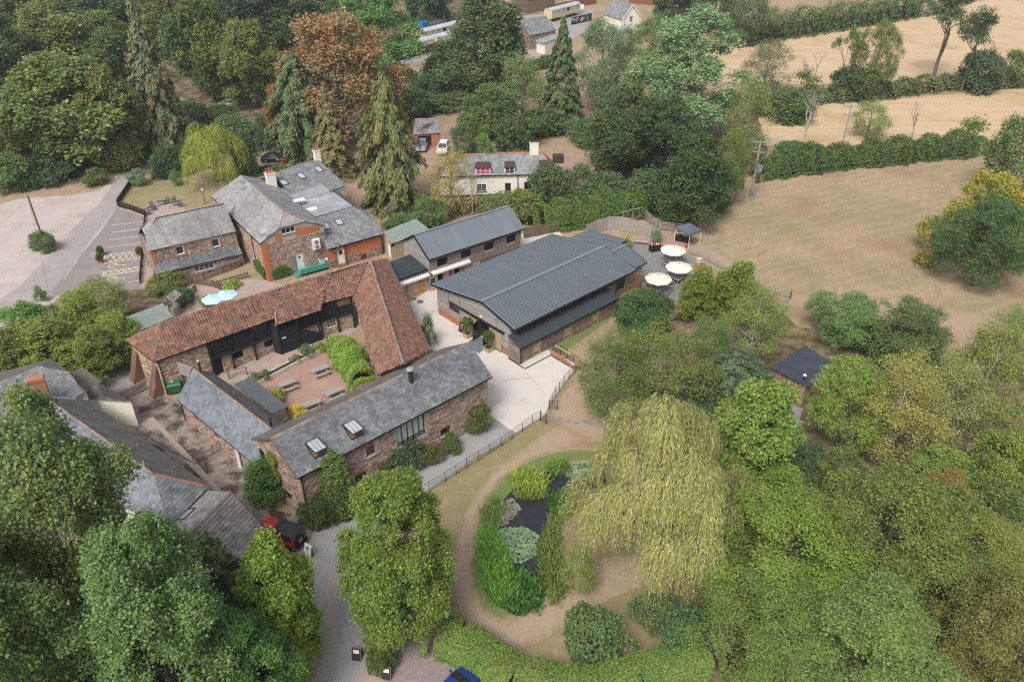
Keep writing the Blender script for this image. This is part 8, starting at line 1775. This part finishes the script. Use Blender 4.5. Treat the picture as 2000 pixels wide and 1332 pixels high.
# trees between barn and field
for k, u, vt, vb, w_, lab, c, tp in (('upright', 1370, 528, 632, 82, 'left of two upright lime-green bushy trees beside the patio', (.105, .125, .02), .5), ('upright', 1440, 516, 634, 92, 'right of two upright lime-green bushy trees beside the patio', (.10, .12, .02), .5)): T(k, u, vt, vb, w_, 'bushy_tree', lab, 'tree', c, tp)
for k, u, vt, vb, w_, lab, c, tp in (('oakB', 1262, 570, 668, 132, 'dense dark green maple at the corner of the timber barn', (.035, .062, .026), .35), ('birch', 1200, 645, 850, 140, 'olive birch-like tree leaning over the gravel path', (.09, .105, .03), .5), ('birch', 1290, 632, 838, 185, 'broad olive tree behind the weeping willow, left', (.095, .11, .03), .5), ('birch', 1385, 620, 775, 130, 'olive tree in front of the lime-green bushy trees', (.08, .10, .03), .5), ('birch', 1478, 556, 735, 130, 'golden-olive tree left of the woodland cabin', (.115, .12, .033), .8), ('yew', 1432, 690, 812, 150, 'dark feathery yew left of the woodland cabin', (.05, .068, .034), .1),
    ('ash', 1660, 580, 690, 165, 'pale green open tree behind the woodland cabin', (.095, .125, .045), .5), ('silver', 1790, 598, 730, 135, 'grey-green willow bush at the field edge', (.085, .105, .045), .3), ('ash', 1660, 705, 900, 170, 'bright yellow-green ash in front of the woodland cabin', (.135, .175, .03), .6), ('lime', 1482, 750, 1015, 180, 'lime-green tree right of the weeping willow', (.12, .17, .035), .8), ('birch', 1762, 688, 932, 165, 'tan-leaved birch with white trunk', (.20, .155, .05), .6), ('birch', 1852, 690, 905, 160, 'second tan-leaved birch with white trunk', (.17, .145, .05), .6), ('birch', 1935, 640, 870, 195, 'olive birch near the right edge', (.13, .135, .04), .6), ('airy', 1990, 600, 760, 120, 'pale green birch cut by the right edge', (.13, .14, .045), .5),
    ('oakC', 1640, 880, 1000, 135, 'dark bush-like tree with gold sprays', (.06, .075, .028), .9), ('oakB', 1965, 850, 1020, 150, 'yellow-green tree at the right edge', (.10, .12, .022), .7), ('lime', 1840, 880, 1010, 130, 'fresh green tree between the birches and the cherry trees', (.10, .14, .03), .6), ('copper', 1835, 935, 1080, 150, 'orange-tinged tree behind the cherry trees', (.13, .105, .03), .9), ('oakC', 1940, 960, 1130, 170, 'dark green tree with yellow leaves at the right edge', (.05, .075, .025), .8)): T(k, u, vt, vb, w_, 'garden_tree', lab, 'tree', c, tp)
for u, vt, vb, w_, lab, c in ((1530, 985, 1265, 345, 'spreading cherry tree beside the weeping willow', (.105, .135, .024)), (1745, 940, 1245, 330, 'spreading cherry tree in the lower right wood', (.085, .105, .026)), (1500, 1125, 1350, 290, 'spreading cherry tree at the bottom edge right of the hedge', (.08, .115, .028)), (1905, 1010, 1190, 230, 'olive cherry tree at the right edge', (.12, .115, .028))): T('cherry', u, vt, vb, w_, 'cherry_tree', lab, 'tree', c, .55)
T('hero', 1700, 1165, 1420, 300, 'garden_tree', 'soft green tree at the bottom edge', col=(.085, .105, .028), tip=.4); T('silver', 1610, 1280, 1400, 180, 'large_bush', 'pale green bush at the bottom edge', 'bush', (.12, .14, .07), .3); T('cherry', 1960, 1140, 1400, 270, 'garden_tree', 'brown-olive tree in the lower right corner', col=(.095, .085, .028), tip=.8)
# willow, centre tree, lower left
T('willow', 1298, 788, 1185, 335, 'weeping_willow', 'huge golden weeping willow overhanging the pond', col=(.28, .225, .10), tip=.4); T('hero', 772, 924, 1280, 218, 'maple_tree', 'dense yellow-green maple in front of the slate barn', col=(.105, .145, .022), tip=.6)
T('heroL', 118, 800, 1420, 345, 'plane_tree', 'big leafy tree filling the lower left corner', col=(.095, .13, .055), tip=.55); T('heroL', 300, 1050, 1560, 330, 'plane_tree', 'green tree at the bottom edge left of the drive', col=(.085, .12, .05), tip=.4); T('heroL', -40, 1080, 1700, 380, 'plane_tree', 'green tree cut by the lower left corner', col=(.08, .115, .05), tip=.4)
T('lime', 538, 1058, 1345, 165, 'bright_tree', 'bright yellow-green tree beside the red car', col=(.13, .185, .025), tip=.7); T('yew', 415, 1055, 1330, 170, 'dark_yew', 'dark drooping evergreen between the big leafy tree and the bright tree', col=(.045, .07, .03), tip=.2); T('hero', 470, 1200, 1480, 220, 'garden_tree', 'green tree at the bottom edge beside the drive', col=(.065, .105, .03), tip=.4)
put('birch', 0, 0, 0, 0, 'young_birch', 'thin young birch with white stem beside the pond', 'tree', (.13, .13, .045), .7, loc=tuple(P(1128, 1158)), size=(1.5, 5.0))
# shrubs: kind, u, top, bottom, width, label, colour, tip
SH = [('shrubA', 85, 298, 366, 115, 'dark shrubbery under the lane entrance tree', DG, .2), ('shrubB', 185, 328, 366, 56, 'shrub at the gatepost of the lane', MG, .3), ('shrubA', 10, 298, 380, 90, 'shrub at the left edge above the car park', MG, .4), ('shrubA', 372, 200, 268, 100, 'grey-green shrub below the big dark tree', (.07, .09, .045), .3), ('shrubA', 330, 288, 350, 80, 'dark shrub at the stream wall', DG, .2), ('shrubB', 265, 330, 366, 40, 'silvery shrub at the corner of the black fence', GG, .2), ('shrubB', 342, 332, 366, 26, 'bright clipped shrub beside the small willow', LG, .1), ('shrubA', 475, 255, 350, 56, 'dark shrub right of the small willow', DG, .2), ('shrubC', 512, 222, 300, 50, 'dark upright evergreen left of the copper tree', (.045, .065, .04), .1), ('shrubA', 430, 205, 250, 80, 'low bushes beyond the small willow', MG, .4), ('shrubA', 455, 225, 290, 90, 'bramble bank above the small willow', (.07, .09, .035), .4),
  ('shrubA', 870, 108, 200, 120, 'mixed bushes below the far carriages', (.06, .085, .04), .4), ('shrubB', 835, 148, 208, 66, 'dark bush below the play lawn', DG, .3), ('shrubA', 800, 170, 240, 80, 'dark bush behind the drooping conifer', DG, .3), ('shrubA', 880, 175, 215, 140, 'bramble bank above the brown path', (.065, .09, .035), .3), ('oakC', 960, 168, 275, 140, 'large green bush above the cottage roof', MG, .4), ('shrubA', 1005, 228, 296, 85, 'dark rounded bush beside the paddock', DG, .5), ('shrubB', 905, 242, 310, 66, 'grey-green bush right of the white car', (.08, .095, .05), .2), ('shrubB', 945, 262, 312, 46, 'bright green bush behind the cottage ridge', LG, .3), ('shrubA', 1060, 215, 270, 110, 'dark bushes at the foot of the tall dark conifer', DG, .3), ('shrubA', 1150, 230, 290, 90, 'low bushes left of the sycamore', MG, .5),
  ('shrubA', 1075, 322, 400, 88, 'grey-green bush in front of the cream cottage', (.055, .08, .04), .4), ('shrubB', 1130, 320, 400, 70, 'green bush right of the cottage bush', MG, .4), ('shrubA', 1010, 372, 440, 90, 'yellow-olive bush below the cottage', OL, .8), ('shrubA', 955, 385, 425, 60, 'olive bush behind the long timber roof', OL, .6), ('shrubB', 835, 385, 460, 90, 'green shrubs behind the green shed', MG, .5), ('shrubA', 780, 420, 462, 60, 'green shrub beside the rustic shelter', MG, .3), ('bush', 1440, 325, 402, 75, 'brown twiggy bush beside the transformer pole', OL, .5), ('shrubA', 1180, 340, 425, 110, 'dark bushes behind the big hedge', DG, .3), ('shrubA', 1270, 330, 420, 100, 'dark bushes under the sycamore', DG, .3),
  ('shrubA', 1670, 128, 200, 90, 'dark bush at the foot of the leggy field tree', (.05, .065, .035), .4), ('bush', 1600, 150, 200, 100, 'brown scrub under the leafless field tree', OL, .5), ('shrubA', 1925, 98, 185, 90, 'dark bush at the foot of the many-stemmed tree', (.05, .065, .04), .2), ('shrubB', 1988, 98, 176, 80, 'olive bush at the right edge of the straw field', OL, .4), ('airy', 1702, 198, 278, 85, 'thin light green bush on the field hedge', (.11, .13, .05), .4), ('bush', 1885, 228, 290, 100, 'olive scrub left of the field gateway', OL, .5), ('shrubA', 1540, 180, 240, 120, 'green scrub at the end of the far hedge', MG, .4), ('shrubA', 1560, 280, 312, 90, 'green scrub at the foot of the dead tree', MG, .4),
  ('shrubA', 1790, 640, 735, 110, 'green bush right of the pale open tree', MG, .4), ('shrubA', 1735, 630, 715, 100, 'green bush behind the woodland cabin', MG, .3), ('shrubA', 1380, 760, 850, 120, 'dark undergrowth behind the weeping willow', DG, .3), ('shrubA', 1570, 880, 960, 110, 'dark undergrowth below the bright ash', DG, .3), ('shrubB', 1282, 1158, 1248, 98, 'grey-green bush below the weeping willow', (.07, .09, .036), .3), ('clip', 1162, 1200, 1312, 140, 'round dense bush inside the curve of the hedge', (.085, .11, .045), .35), ('shrubA', 1340, 1190, 1290, 120, 'dark bush behind the end of the clipped hedge', DG, .3),
  ('shrubA', 792, 860, 925, 82, 'dark blue-green shrub under the tall barn window', (.045, .065, .038), .2), ('shrubB', 840, 870, 912, 50, 'reddish shrub beside the dark shrub on the drive', (.09, .07, .03), .7), ('shrubB', 935, 792, 850, 66, 'leafy climber at the right end of the slate barn', (.07, .085, .03), .5), ('shrubA', 880, 850, 888, 44, 'low shrub under the small barn window', (.07, .08, .03), .4), ('upright', 512, 902, 990, 82, 'rounded dark green shrub at the barn gable', (.06, .095, .026), .3), ('clip', 626, 972, 1036, 92, 'clipped oval hedge bush at the corner of the slate barn', (.05, .072, .025), .2), ('clip', 745, 1262, 1322, 60, 'clipped golden-green bush at the corner of the lower car park', (.085, .105, .03), .4), ('shrubC', 745, 900, 945, 50, 'small upright conifers under the slate barn eave', (.05, .075, .022), .2),
  ('airy', 195, 548, 650, 130, 'drooping olive shrub between parking bays and green shed', (.12, .12, .035), .5), ('shrubB', 220, 615, 702, 90, 'yellow-green bush at the corner of the pantile barn', (.16, .175, .035), .7), ('shrubB', 145, 572, 660, 105, 'lime bush beside the lane', (.14, .16, .03), .7), ('oakC', 88, 632, 758, 190, 'wide olive bush beside the telegraph pole', (.115, .105, .022), .6), ('oakC', 12, 650, 770, 150, 'olive bush cut by the left edge', (.11, .105, .024), .6), ('oakC', 185, 640, 752, 120, 'olive bush above the slate cottage roof', (.10, .098, .024), .6), ('shrubA', 45, 592, 668, 80, 'green bush at the lane wall', LG, .4), ('shrubB', 95, 600, 660, 70, 'green bush below the lane corner', MG, .4), ('shrubA', 82, 452, 494, 50, 'planting in the car park island', (.06, .085, .035), .3), ('shrubC', 76, 558, 592, 26, 'small green shrub at the lane corner', MG, .2), ('shrubA', 320, 538, 575, 80, 'mixed flowering shrubs below the lean-to', (.10, .11, .04), .7), ('shrubA', 350, 565, 600, 50, 'dark bed behind the garden well', DG, .2), 
  ('shrubB', 450, 550, 568, 40, 'yellow border plants behind the garden terrace', (.2, .2, .025), .8), ('shrubB', 402, 578, 602, 30, 'potted shrub beside the blue parasols', (.09, .11, .03), .5), ('shrubB', 340, 560, 590, 40, 'dark leaves in the bed by the well roof', DG, .1), ('gold', 578, 792, 826, 44, 'golden yellow shrub at the end of the courtyard shelter', (.42, .30, .035), .9), ('shrubB', 540, 760, 790, 34, 'yellow shrub in front of the courtyard shelter', (.26, .24, .03), .9), ('shrubB', 598, 674, 702, 34, 'round grey-green shrub in the courtyard trough', (.08, .11, .05), .1), ('shrubB', 622, 668, 690, 26, 'yellow-green shrub in the courtyard trough', (.14, .15, .03), .4), ('shrubB', 645, 658, 684, 24, 'dark clipped shrub at the end of the courtyard trough', (.04, .07, .03), .1), ('shrubB', 575, 694, 712, 26, 'straggly grey plant in the courtyard trough', (.12, .12, .07), .4), ('shrubB', 516, 722, 745, 24, 'green shrub at the near end of the courtyard trough', (.07, .10, .04), .2), ('shrubB', 495, 728, 752, 24, 'green shrub at the courtyard rail', (.08, .11, .035), .3), ('shrubC', 835, 610, 680, 32, 'green border plants along the pantile wing', (.075, .10, .04), .3), ('clip', 1240, 572, 625, 76, 'clipped golden hedge at the corner of the timber barn', (.10, .12, .028), .5)]
for k, u, vt, vb, w_, lab, c, tp in SH: put(k, u, vt, vb, w_, 'shrub', lab, 'bush', c, tp)
for i, (u, v, h, r) in enumerate(((652, 1000, 5.6, .62), (667, 996, 6.3, .68), (681, 999, 6.0, .62), (660, 1009, 5.0, .62), (674, 1011, 5.3, .62), (688, 1006, 4.9, .52))): put('column', 0, 0, 0, 0, 'column_cypress', 'column of the clustered green cypress at the slate barn, %s' % ('far left', 'far middle', 'far right', 'near left', 'near middle', 'near right')[i], 'tree', (.055, .08, .018), .25, 'clustered cypress columns at the slate barn', loc=tuple(P(u, v)), size=(r*1.15, h))
for p_, lab in ((PL1, 'ball-headed topiary tree left of the barn doorway'), (PL2, 'ball-headed topiary tree right of the barn doorway')):
    t = thing('topiary_tree', lab, 'tree', (p_.x, p_.y, .42)); MB().tube([(0, 0, 0), (0, 0, 1.1)], .03, 6).build('trunk', M_bark, t); o = obj('crown', PR['ball']['crown'], None, t); o.location = (0, 0, .95); o.scale = (1.15, 1.15, 1.1); o.color = (*fol((.05, .085, .022)), .2)
for (u, v, lab, h, z, c) in ((198, 500, 'clipped cone in the upper terracotta planter', 1.0, .45, (.05, .055, .02)), (197, 514, 'clipped cone in the lower terracotta planter', 1.0, .45, (.05, .055, .02)), (274, 500, 'clipped cone in the single terracotta planter', .9, .45, (.055, .06, .02)), (46, 376, 'left clipped conifer at the car park path', 1.7, 0, (.035, .06, .03)), (72, 371, 'right clipped conifer at the car park path', 1.7, 0, (.035, .06, .03))):
    p_ = P(u, v); put('column', 0, 0, 0, 0, 'clipped_cone', lab, 'bush', c, .1, loc=(p_.x, p_.y, z), size=(.42, h))
for (q, lab, c, pot) in ((zp(385, 375), 'grey-green olive tree at the end of the curved fence', (.10, .13, .08), 1), ((1225, 483), 'spiky yellow-green potted plant beside the patio bench', (.15, .16, .03), 0)):
    p_ = P(*q); put('shrubB' if pot else 'shrubC', 0, 0, 0, 0, 'potted_plant', lab, 'plant', c, .2, loc=(p_.x, p_.y, .25), size=(.75, 2.0 if pot else 1.3))
# hedges: leaves over a swept body
def hedge(label, px, w_, h, col, tip, leaves, ls=.2, seed=1, rough_=.25, world=None, name='hedge', asp=.6, flat=False):
    g = np.random.default_rng(seed); pts = [P(*q) for q in px] if world is None else world; seg = np.array([(b-a).length for a, b in zip(pts, pts[1:])]); n = leaves
    si = g.choice(len(seg), n, p=seg/seg.sum()); f = g.uniform(0, 1, n); A = np.array([(p.x, p.y) for p in pts]); f = np.where((si == 0) & (g.uniform(0, 1, n) < .12), 0, f); f = np.where((si == len(seg)-1) & (g.uniform(0, 1, n) < .12), 1, f); endk = np.where((si == 0) & (f == 0), -1, np.where((si == len(seg)-1) & (f == 1), 1, 0)); p0 = A[si]*(1-f)[:, None]+A[si+1]*f[:, None]; d = nrm(A[si+1]-A[si]); nn = np.stack([-d[:, 1], d[:, 0]], 1)
    e_ = 5. if flat else 2.6; q_ = g.uniform(-1, 1, n); top_ = g.uniform(0, 1, n) < w_/(w_+1.6*h); o_ = (1-np.abs(q_)**e_)**(1/e_); cx = np.where(top_, q_, np.sign(g.normal(size=n))*(1-np.abs(q_)**e_)**(1/e_)); cz = np.where(top_, o_, np.abs(q_))
    s = f*seg[si]+np.concatenate([[0], np.cumsum(seg)])[si]
    bump = 1+rough_*(.5*np.sin(s*1.1+seed)+.35*np.sin(s*2.7+cx*2+seed*2)+.3*np.sin(s*.45+3))+g.uniform(-.22, .05, n)*(1 if not flat else .45)
    endf = endk*w_*.38*g.uniform(.2, 1, n)**.5; p0 = p0+d*endf[:, None]; z = h*cz*bump*(1-.25*np.abs(endk))*np.where(cz < .3, g.uniform(.2, 1.6, n), 1); C = np.stack([p0[:, 0]+nn[:, 0]*cx*w_/2*bump, p0[:, 1]+nn[:, 1]*cx*w_/2*bump, np.clip(z, .08, None)], 1)
    D = nrm(np.stack([nn[:, 0]*cx, nn[:, 1]*cx, cz+.1], 1)); Nn = nrm(D*.7+g.normal(size=(n, 3))*.5+np.array([0, 0, .3])); Tt = np.cross(g.normal(size=(n, 3)), Nn)
    lump = .5+.5*np.sin(s*1.7+seed)*np.sin(s*.63+cx*1.5); me = leafmesh('hedge', C, Nn, Tt, ls*g.uniform(.6, 1.4, n), asp, np.clip(lump*g.uniform(.2, 1.1, n), 0, 1), M_leaf)
    t = thing(name, label, 'hedge'); o = obj('foliage', me, None, t); o.color = (*fol(col), tip)
    core = MB()
    for a, b in zip(pts, pts[1:]): dd = (b-a).normalized(); core.bar(a+dd*(.5*w_ if a is pts[0] else -.05*w_)+Vector((0, 0, h*.28)), b+dd*(-.5*w_ if b is pts[-1] else .05*w_)+Vector((0, 0, h*.28)), w_*.36, h*.5)
    tag(core.build('branches', mat('hedge_core', (.03, .03, .015), (.05, .045, .025), scale=6, rough=.95), t), kind='stuff'); return t
hedge('long dark hedge between the dry field and the straw strip', [(1478, 348), (1560, 335), (1640, 325), (1720, 318), (1810, 308), (1900, 300)], 4.2, 3.6, (.05, .075, .028), .45, 42000, .28, 3, .3)
hedge('overgrown hedge behind the timber barn', [(1058, 446), (1110, 440), (1160, 434), (1215, 424), (1270, 408)], 4.2, 4.0, (.06, .095, .025), .45, 40000, .25, 4, .25)
hedge('clipped hedge curving round the lower side of the pond lawn', [(862, 1258), (900, 1268), (950, 1302), (1010, 1338), (1080, 1358), (1160, 1360), (1240, 1343), (1310, 1313), (1370, 1293)], 2.7, 2.0, (.085, .125, .03), .6, 80000, .14, 5, .05, flat=True)
hedge('far hedge along the top of the straw field', [(1440, 88), (1520, 74), (1600, 62), (1700, 46), (1800, 28)], 7, 6, (.05, .075, .03), .4, 20000, .5, 6, .3)
hedge('scrubby hedge across the middle of the straw fields', [(1480, 205), (1560, 200), (1640, 196), (1720, 190), (1780, 180), (1860, 172), (1990, 168)], 5, 2.6, (.085, .085, .04), .4, 20000, .42, 7, .4)
hedge('leafy boundary hedge behind the small willow', [(480, 340), (540, 333), (580, 340)], 1.2, 1.2, (.07, .08, .03), .4, 5000, .2, 8); hedge('dark hedge bank below the station hut', [(1000, 145), (1050, 135), (1085, 128)], 3, 2.2, (.05, .07, .03), .3, 6000, .35, 9)
hedge('hedge bank in front of the cream cottage', [(900, 408), (960, 402), (1020, 396), (1060, 395)], 2.0, 1.6, (.06, .085, .03), .5, 12000, .22, 10)
# bright bamboo hedge in the courtyard
bm0, bm1 = P(668, 690), P(712, 758); hedge('bright yellow-green bamboo hedge along the pantile wing in the courtyard', None, 3.1, 2.5, (.155, .20, .03), .8, 26000, .26, 11, .2, world=[bm0, bm0.lerp(bm1, .5), bm1], name='bamboo_hedge', asp=.22)
# climber on the slate barn gable and house corner
def climber(label, W, x0, x1, z0, z1, col, tip, n=3500, ls=.15, seed=1, slope=0.0):
    g = np.random.default_rng(seed); x = g.uniform(x0, x1, n); z = z0+(z1-z0)*g.uniform(0, 1, n)**.8; keep = np.abs((x-(x0+x1)/2)/(x1-x0)*2) < 1.05-.6*(z-z0)/(z1-z0)+.25*np.sin(z*4+seed); x = x[keep]+slope*(z[keep]-z0); z = z[keep]; n = len(x)
    C = np.array([W.pt(a, b, c) for a, b, c in zip(x, z, g.uniform(.05, .3, n))]); Nn = nrm(np.array(W.n)[None]*.8+g.normal(size=(n, 3))*.4+np.array([0, 0, .3])); t = thing('wall_climber', label, 'climber')
    o = obj('foliage', leafmesh('climber', C, Nn, -np.array([0, 0, 1.])+g.normal(size=(n, 3))*.5, ls*g.uniform(.6, 1.4, n), .75, g.uniform(0, 1, n)**1.5, M_leaf), None, t); o.color = (*fol(col), tip)
gx = Sl.px(535, 900)[0]; climber('yellow-green climber on the gable of the slate barn', Sl, gx-.9, gx+.9, .3, 5.2, (.13, .15, .03), .7, 4500, .15, 2); climber('dark ivy on the corner of the stone house', Hl, HL-4.5, HL-.2, .1, 1.9, (.05, .09, .028), .2, 3500, .17, 3); climber('dark ivy beside the green stair on the stone house', Hf, .4, 3.0, .1, 1.7, (.05, .09, .028), .2, 3500, .17, 4)
cxr = Sf.px(930, 820)[0]; climber('reddish climber at the right end of the slate barn wall', Sf, cxr-1.3, cxr+1.3, .1, 2.6, (.085, .09, .03), .5, 4000, .15, 5)
# pond plants: reeds, marsh clumps, lily pads
def blades(label, px, n, h, col, tip, seed, name='reed_bed', w_=.05, lean=.35):
    g = np.random.default_rng(seed); poly = ccw([P(*q).to_2d() for q in px]); xs = [p.x for p in poly]; ys = [p.y for p in poly]; pts = []
    rnd = random.Random(seed)
    while len(pts) < n:
        q = (rnd.uniform(min(xs), max(xs)), rnd.uniform(min(ys), max(ys)))
        if inpoly(q, poly): pts.append(q)
    b = np.array([(x, y, 0.05) for x, y in pts]); b[:, :2] += g.normal(size=(n, 2))*.22; hh = h*g.uniform(.3, 1.15, n); dr = nrm(np.stack([g.normal(size=n), g.normal(size=n), np.zeros(n)], 1)); Cs, Ts, sz, nn_ = [], [], [], []
    for k, (f0, f1) in enumerate(((0, .5), (.45, 1.0))):
        p0 = b+np.array([0, 0, 1.])*(hh*f0)[:, None]+dr*(lean*hh*f0**2)[:, None]; p1 = b+np.array([0, 0, 1.])*(hh*(f1-.12*k))[:, None]+dr*(lean*hh*f1**2)[:, None]
        Cs.append((p0+p1)/2); Ts.append(p1-p0); sz.append(np.linalg.norm(p1-p0, axis=1)); nn_.append(g.normal(size=(n, 3)))
    S_ = np.concatenate(sz); C = np.concatenate(Cs); T_ = np.concatenate(Ts); me = leafmesh('reeds', C, nrm(np.concatenate(nn_)), T_, S_, w_/h*2.6, g.uniform(0, 1, 2*n)**2, M_leaf, 0)
    o = obj(name, me, None); o.color = (*fol(col), tip); tag(o, label, 'reeds', kind='stuff'); return o
blades('bright green reed bed on the left bank of the pond', [(940, 1040), (965, 1045), (985, 1080), (1000, 1140), (1010, 1180), (965, 1185), (940, 1130)], 3600, 1.2, (.12, .20, .03), .3, 1); blades('dark leafy marsh plants at the near end of the pond', [(968, 1110), (1020, 1120), (1060, 1150), (1050, 1195), (1000, 1200), (960, 1170)], 3400, .8, (.045, .10, .02), .1, 2, w_=.13); blades('olive rushes on the right bank of the pond', [(1050, 1090), (1075, 1020), (1100, 1000), (1090, 1080), (1115, 1150), (1080, 1190), (1060, 1150)], 2600, 1.1, (.12, .14, .035), .6, 3)
blades('yellow-green iris clump standing in the pond', [(998, 940), (1040, 925), (1070, 950), (1060, 975), (1010, 975)], 1800, 1.25, (.17, .21, .03), .6, 4, w_=.06); blades('dark marsh clump on the right side of the open water', [(1072, 980), (1100, 965), (1130, 970), (1125, 1005), (1085, 1010)], 1500, .8, (.05, .10, .025), .1, 5, w_=.12); blades('green rushes at the far end of the pond', [(1070, 915), (1100, 905), (1110, 918), (1080, 932)], 900, .9, (.10, .16, .03), .3, 6); blades('green rushes along the far bank', [(940, 1000), (965, 975), (985, 985), (975, 1030), (950, 1040)], 1200, .6, (.13, .15, .04), .5, 7)
def pads(label, px, n, rr, col, seed):
    rnd = random.Random(seed); poly = ccw([P(*q).to_2d() for q in px]); mb = MB(); k = 0; xs = [p.x for p in poly]; ys = [p.y for p in poly]; tr_ = 0; got = []
    while k < n and tr_ < n*60:
        tr_ += 1; q = (rnd.uniform(min(xs), max(xs)), rnd.uniform(min(ys), max(ys))); r_ = rr*rnd.uniform(.6, 1.3)
        if not inpoly(q, poly) or any((q[0]-a)**2+(q[1]-b)**2 < (.62*(r_+c))**2 for a, b, c in got): continue
        got.append((q[0], q[1], r_)); a0 = rnd.uniform(0, 6.28); z = .072+rnd.uniform(0, .02); tl_ = rnd.uniform(-.12, .12); mb.face([(q[0]+r_*cos(a0+j*.74), q[1]+r_*sin(a0+j*.74), z+tl_*r_*cos(j*.74)+.02) for j in range(8)]+[(q[0], q[1], z)]); k += 1
    o = mb.build('lily_pads', mat('lily_pad_'+str(seed), col, tuple(c*1.25 for c in col), scale=2, rough=.45, island=.28, ihue=.02)); tag(o, label, 'lily pads', kind='stuff')
pads('dense green lily pads at the near half of the pond', [(975, 1035), (1020, 1030), (1048, 1045), (1045, 1085), (1020, 1100), (985, 1095)], 260, .24, (.14, .20, .10), 1); pads('lily pads under the willow at the far end of the pond', [(1095, 920), (1140, 905), (1180, 910), (1170, 930), (1120, 940)], 120, .24, (.15, .20, .10), 2); pads('brownish floating leaves on the left of the open water', [(975, 985), (1000, 975), (1015, 995), (990, 1025), (972, 1030)], 150, .17, (.16, .155, .11), 3)
# ================================================================== thin summer haze in the air
hz_ = MB().box((0, 500, 29), (1840, 1640, 62)).build('haze', None); tag(hz_, kind='stuff'); hm = bpy.data.materials.new('haze_air'); hm.use_nodes = True; n_ = hm.node_tree; n_.nodes.remove(n_.nodes['Principled BSDF'])
pv = n_.nodes.new('ShaderNodeVolumePrincipled'); pv.inputs['Density'].default_value = 0.00028; pv.inputs['Color'].default_value = (.88, .92, .96, 1); pv.inputs['Anisotropy'].default_value = 0.3
n_.links.new(pv.outputs[0], n_.nodes['Material Output'].inputs['Volume']); hz_.data.materials.append(hm); S.cycles.volume_bounces = 0
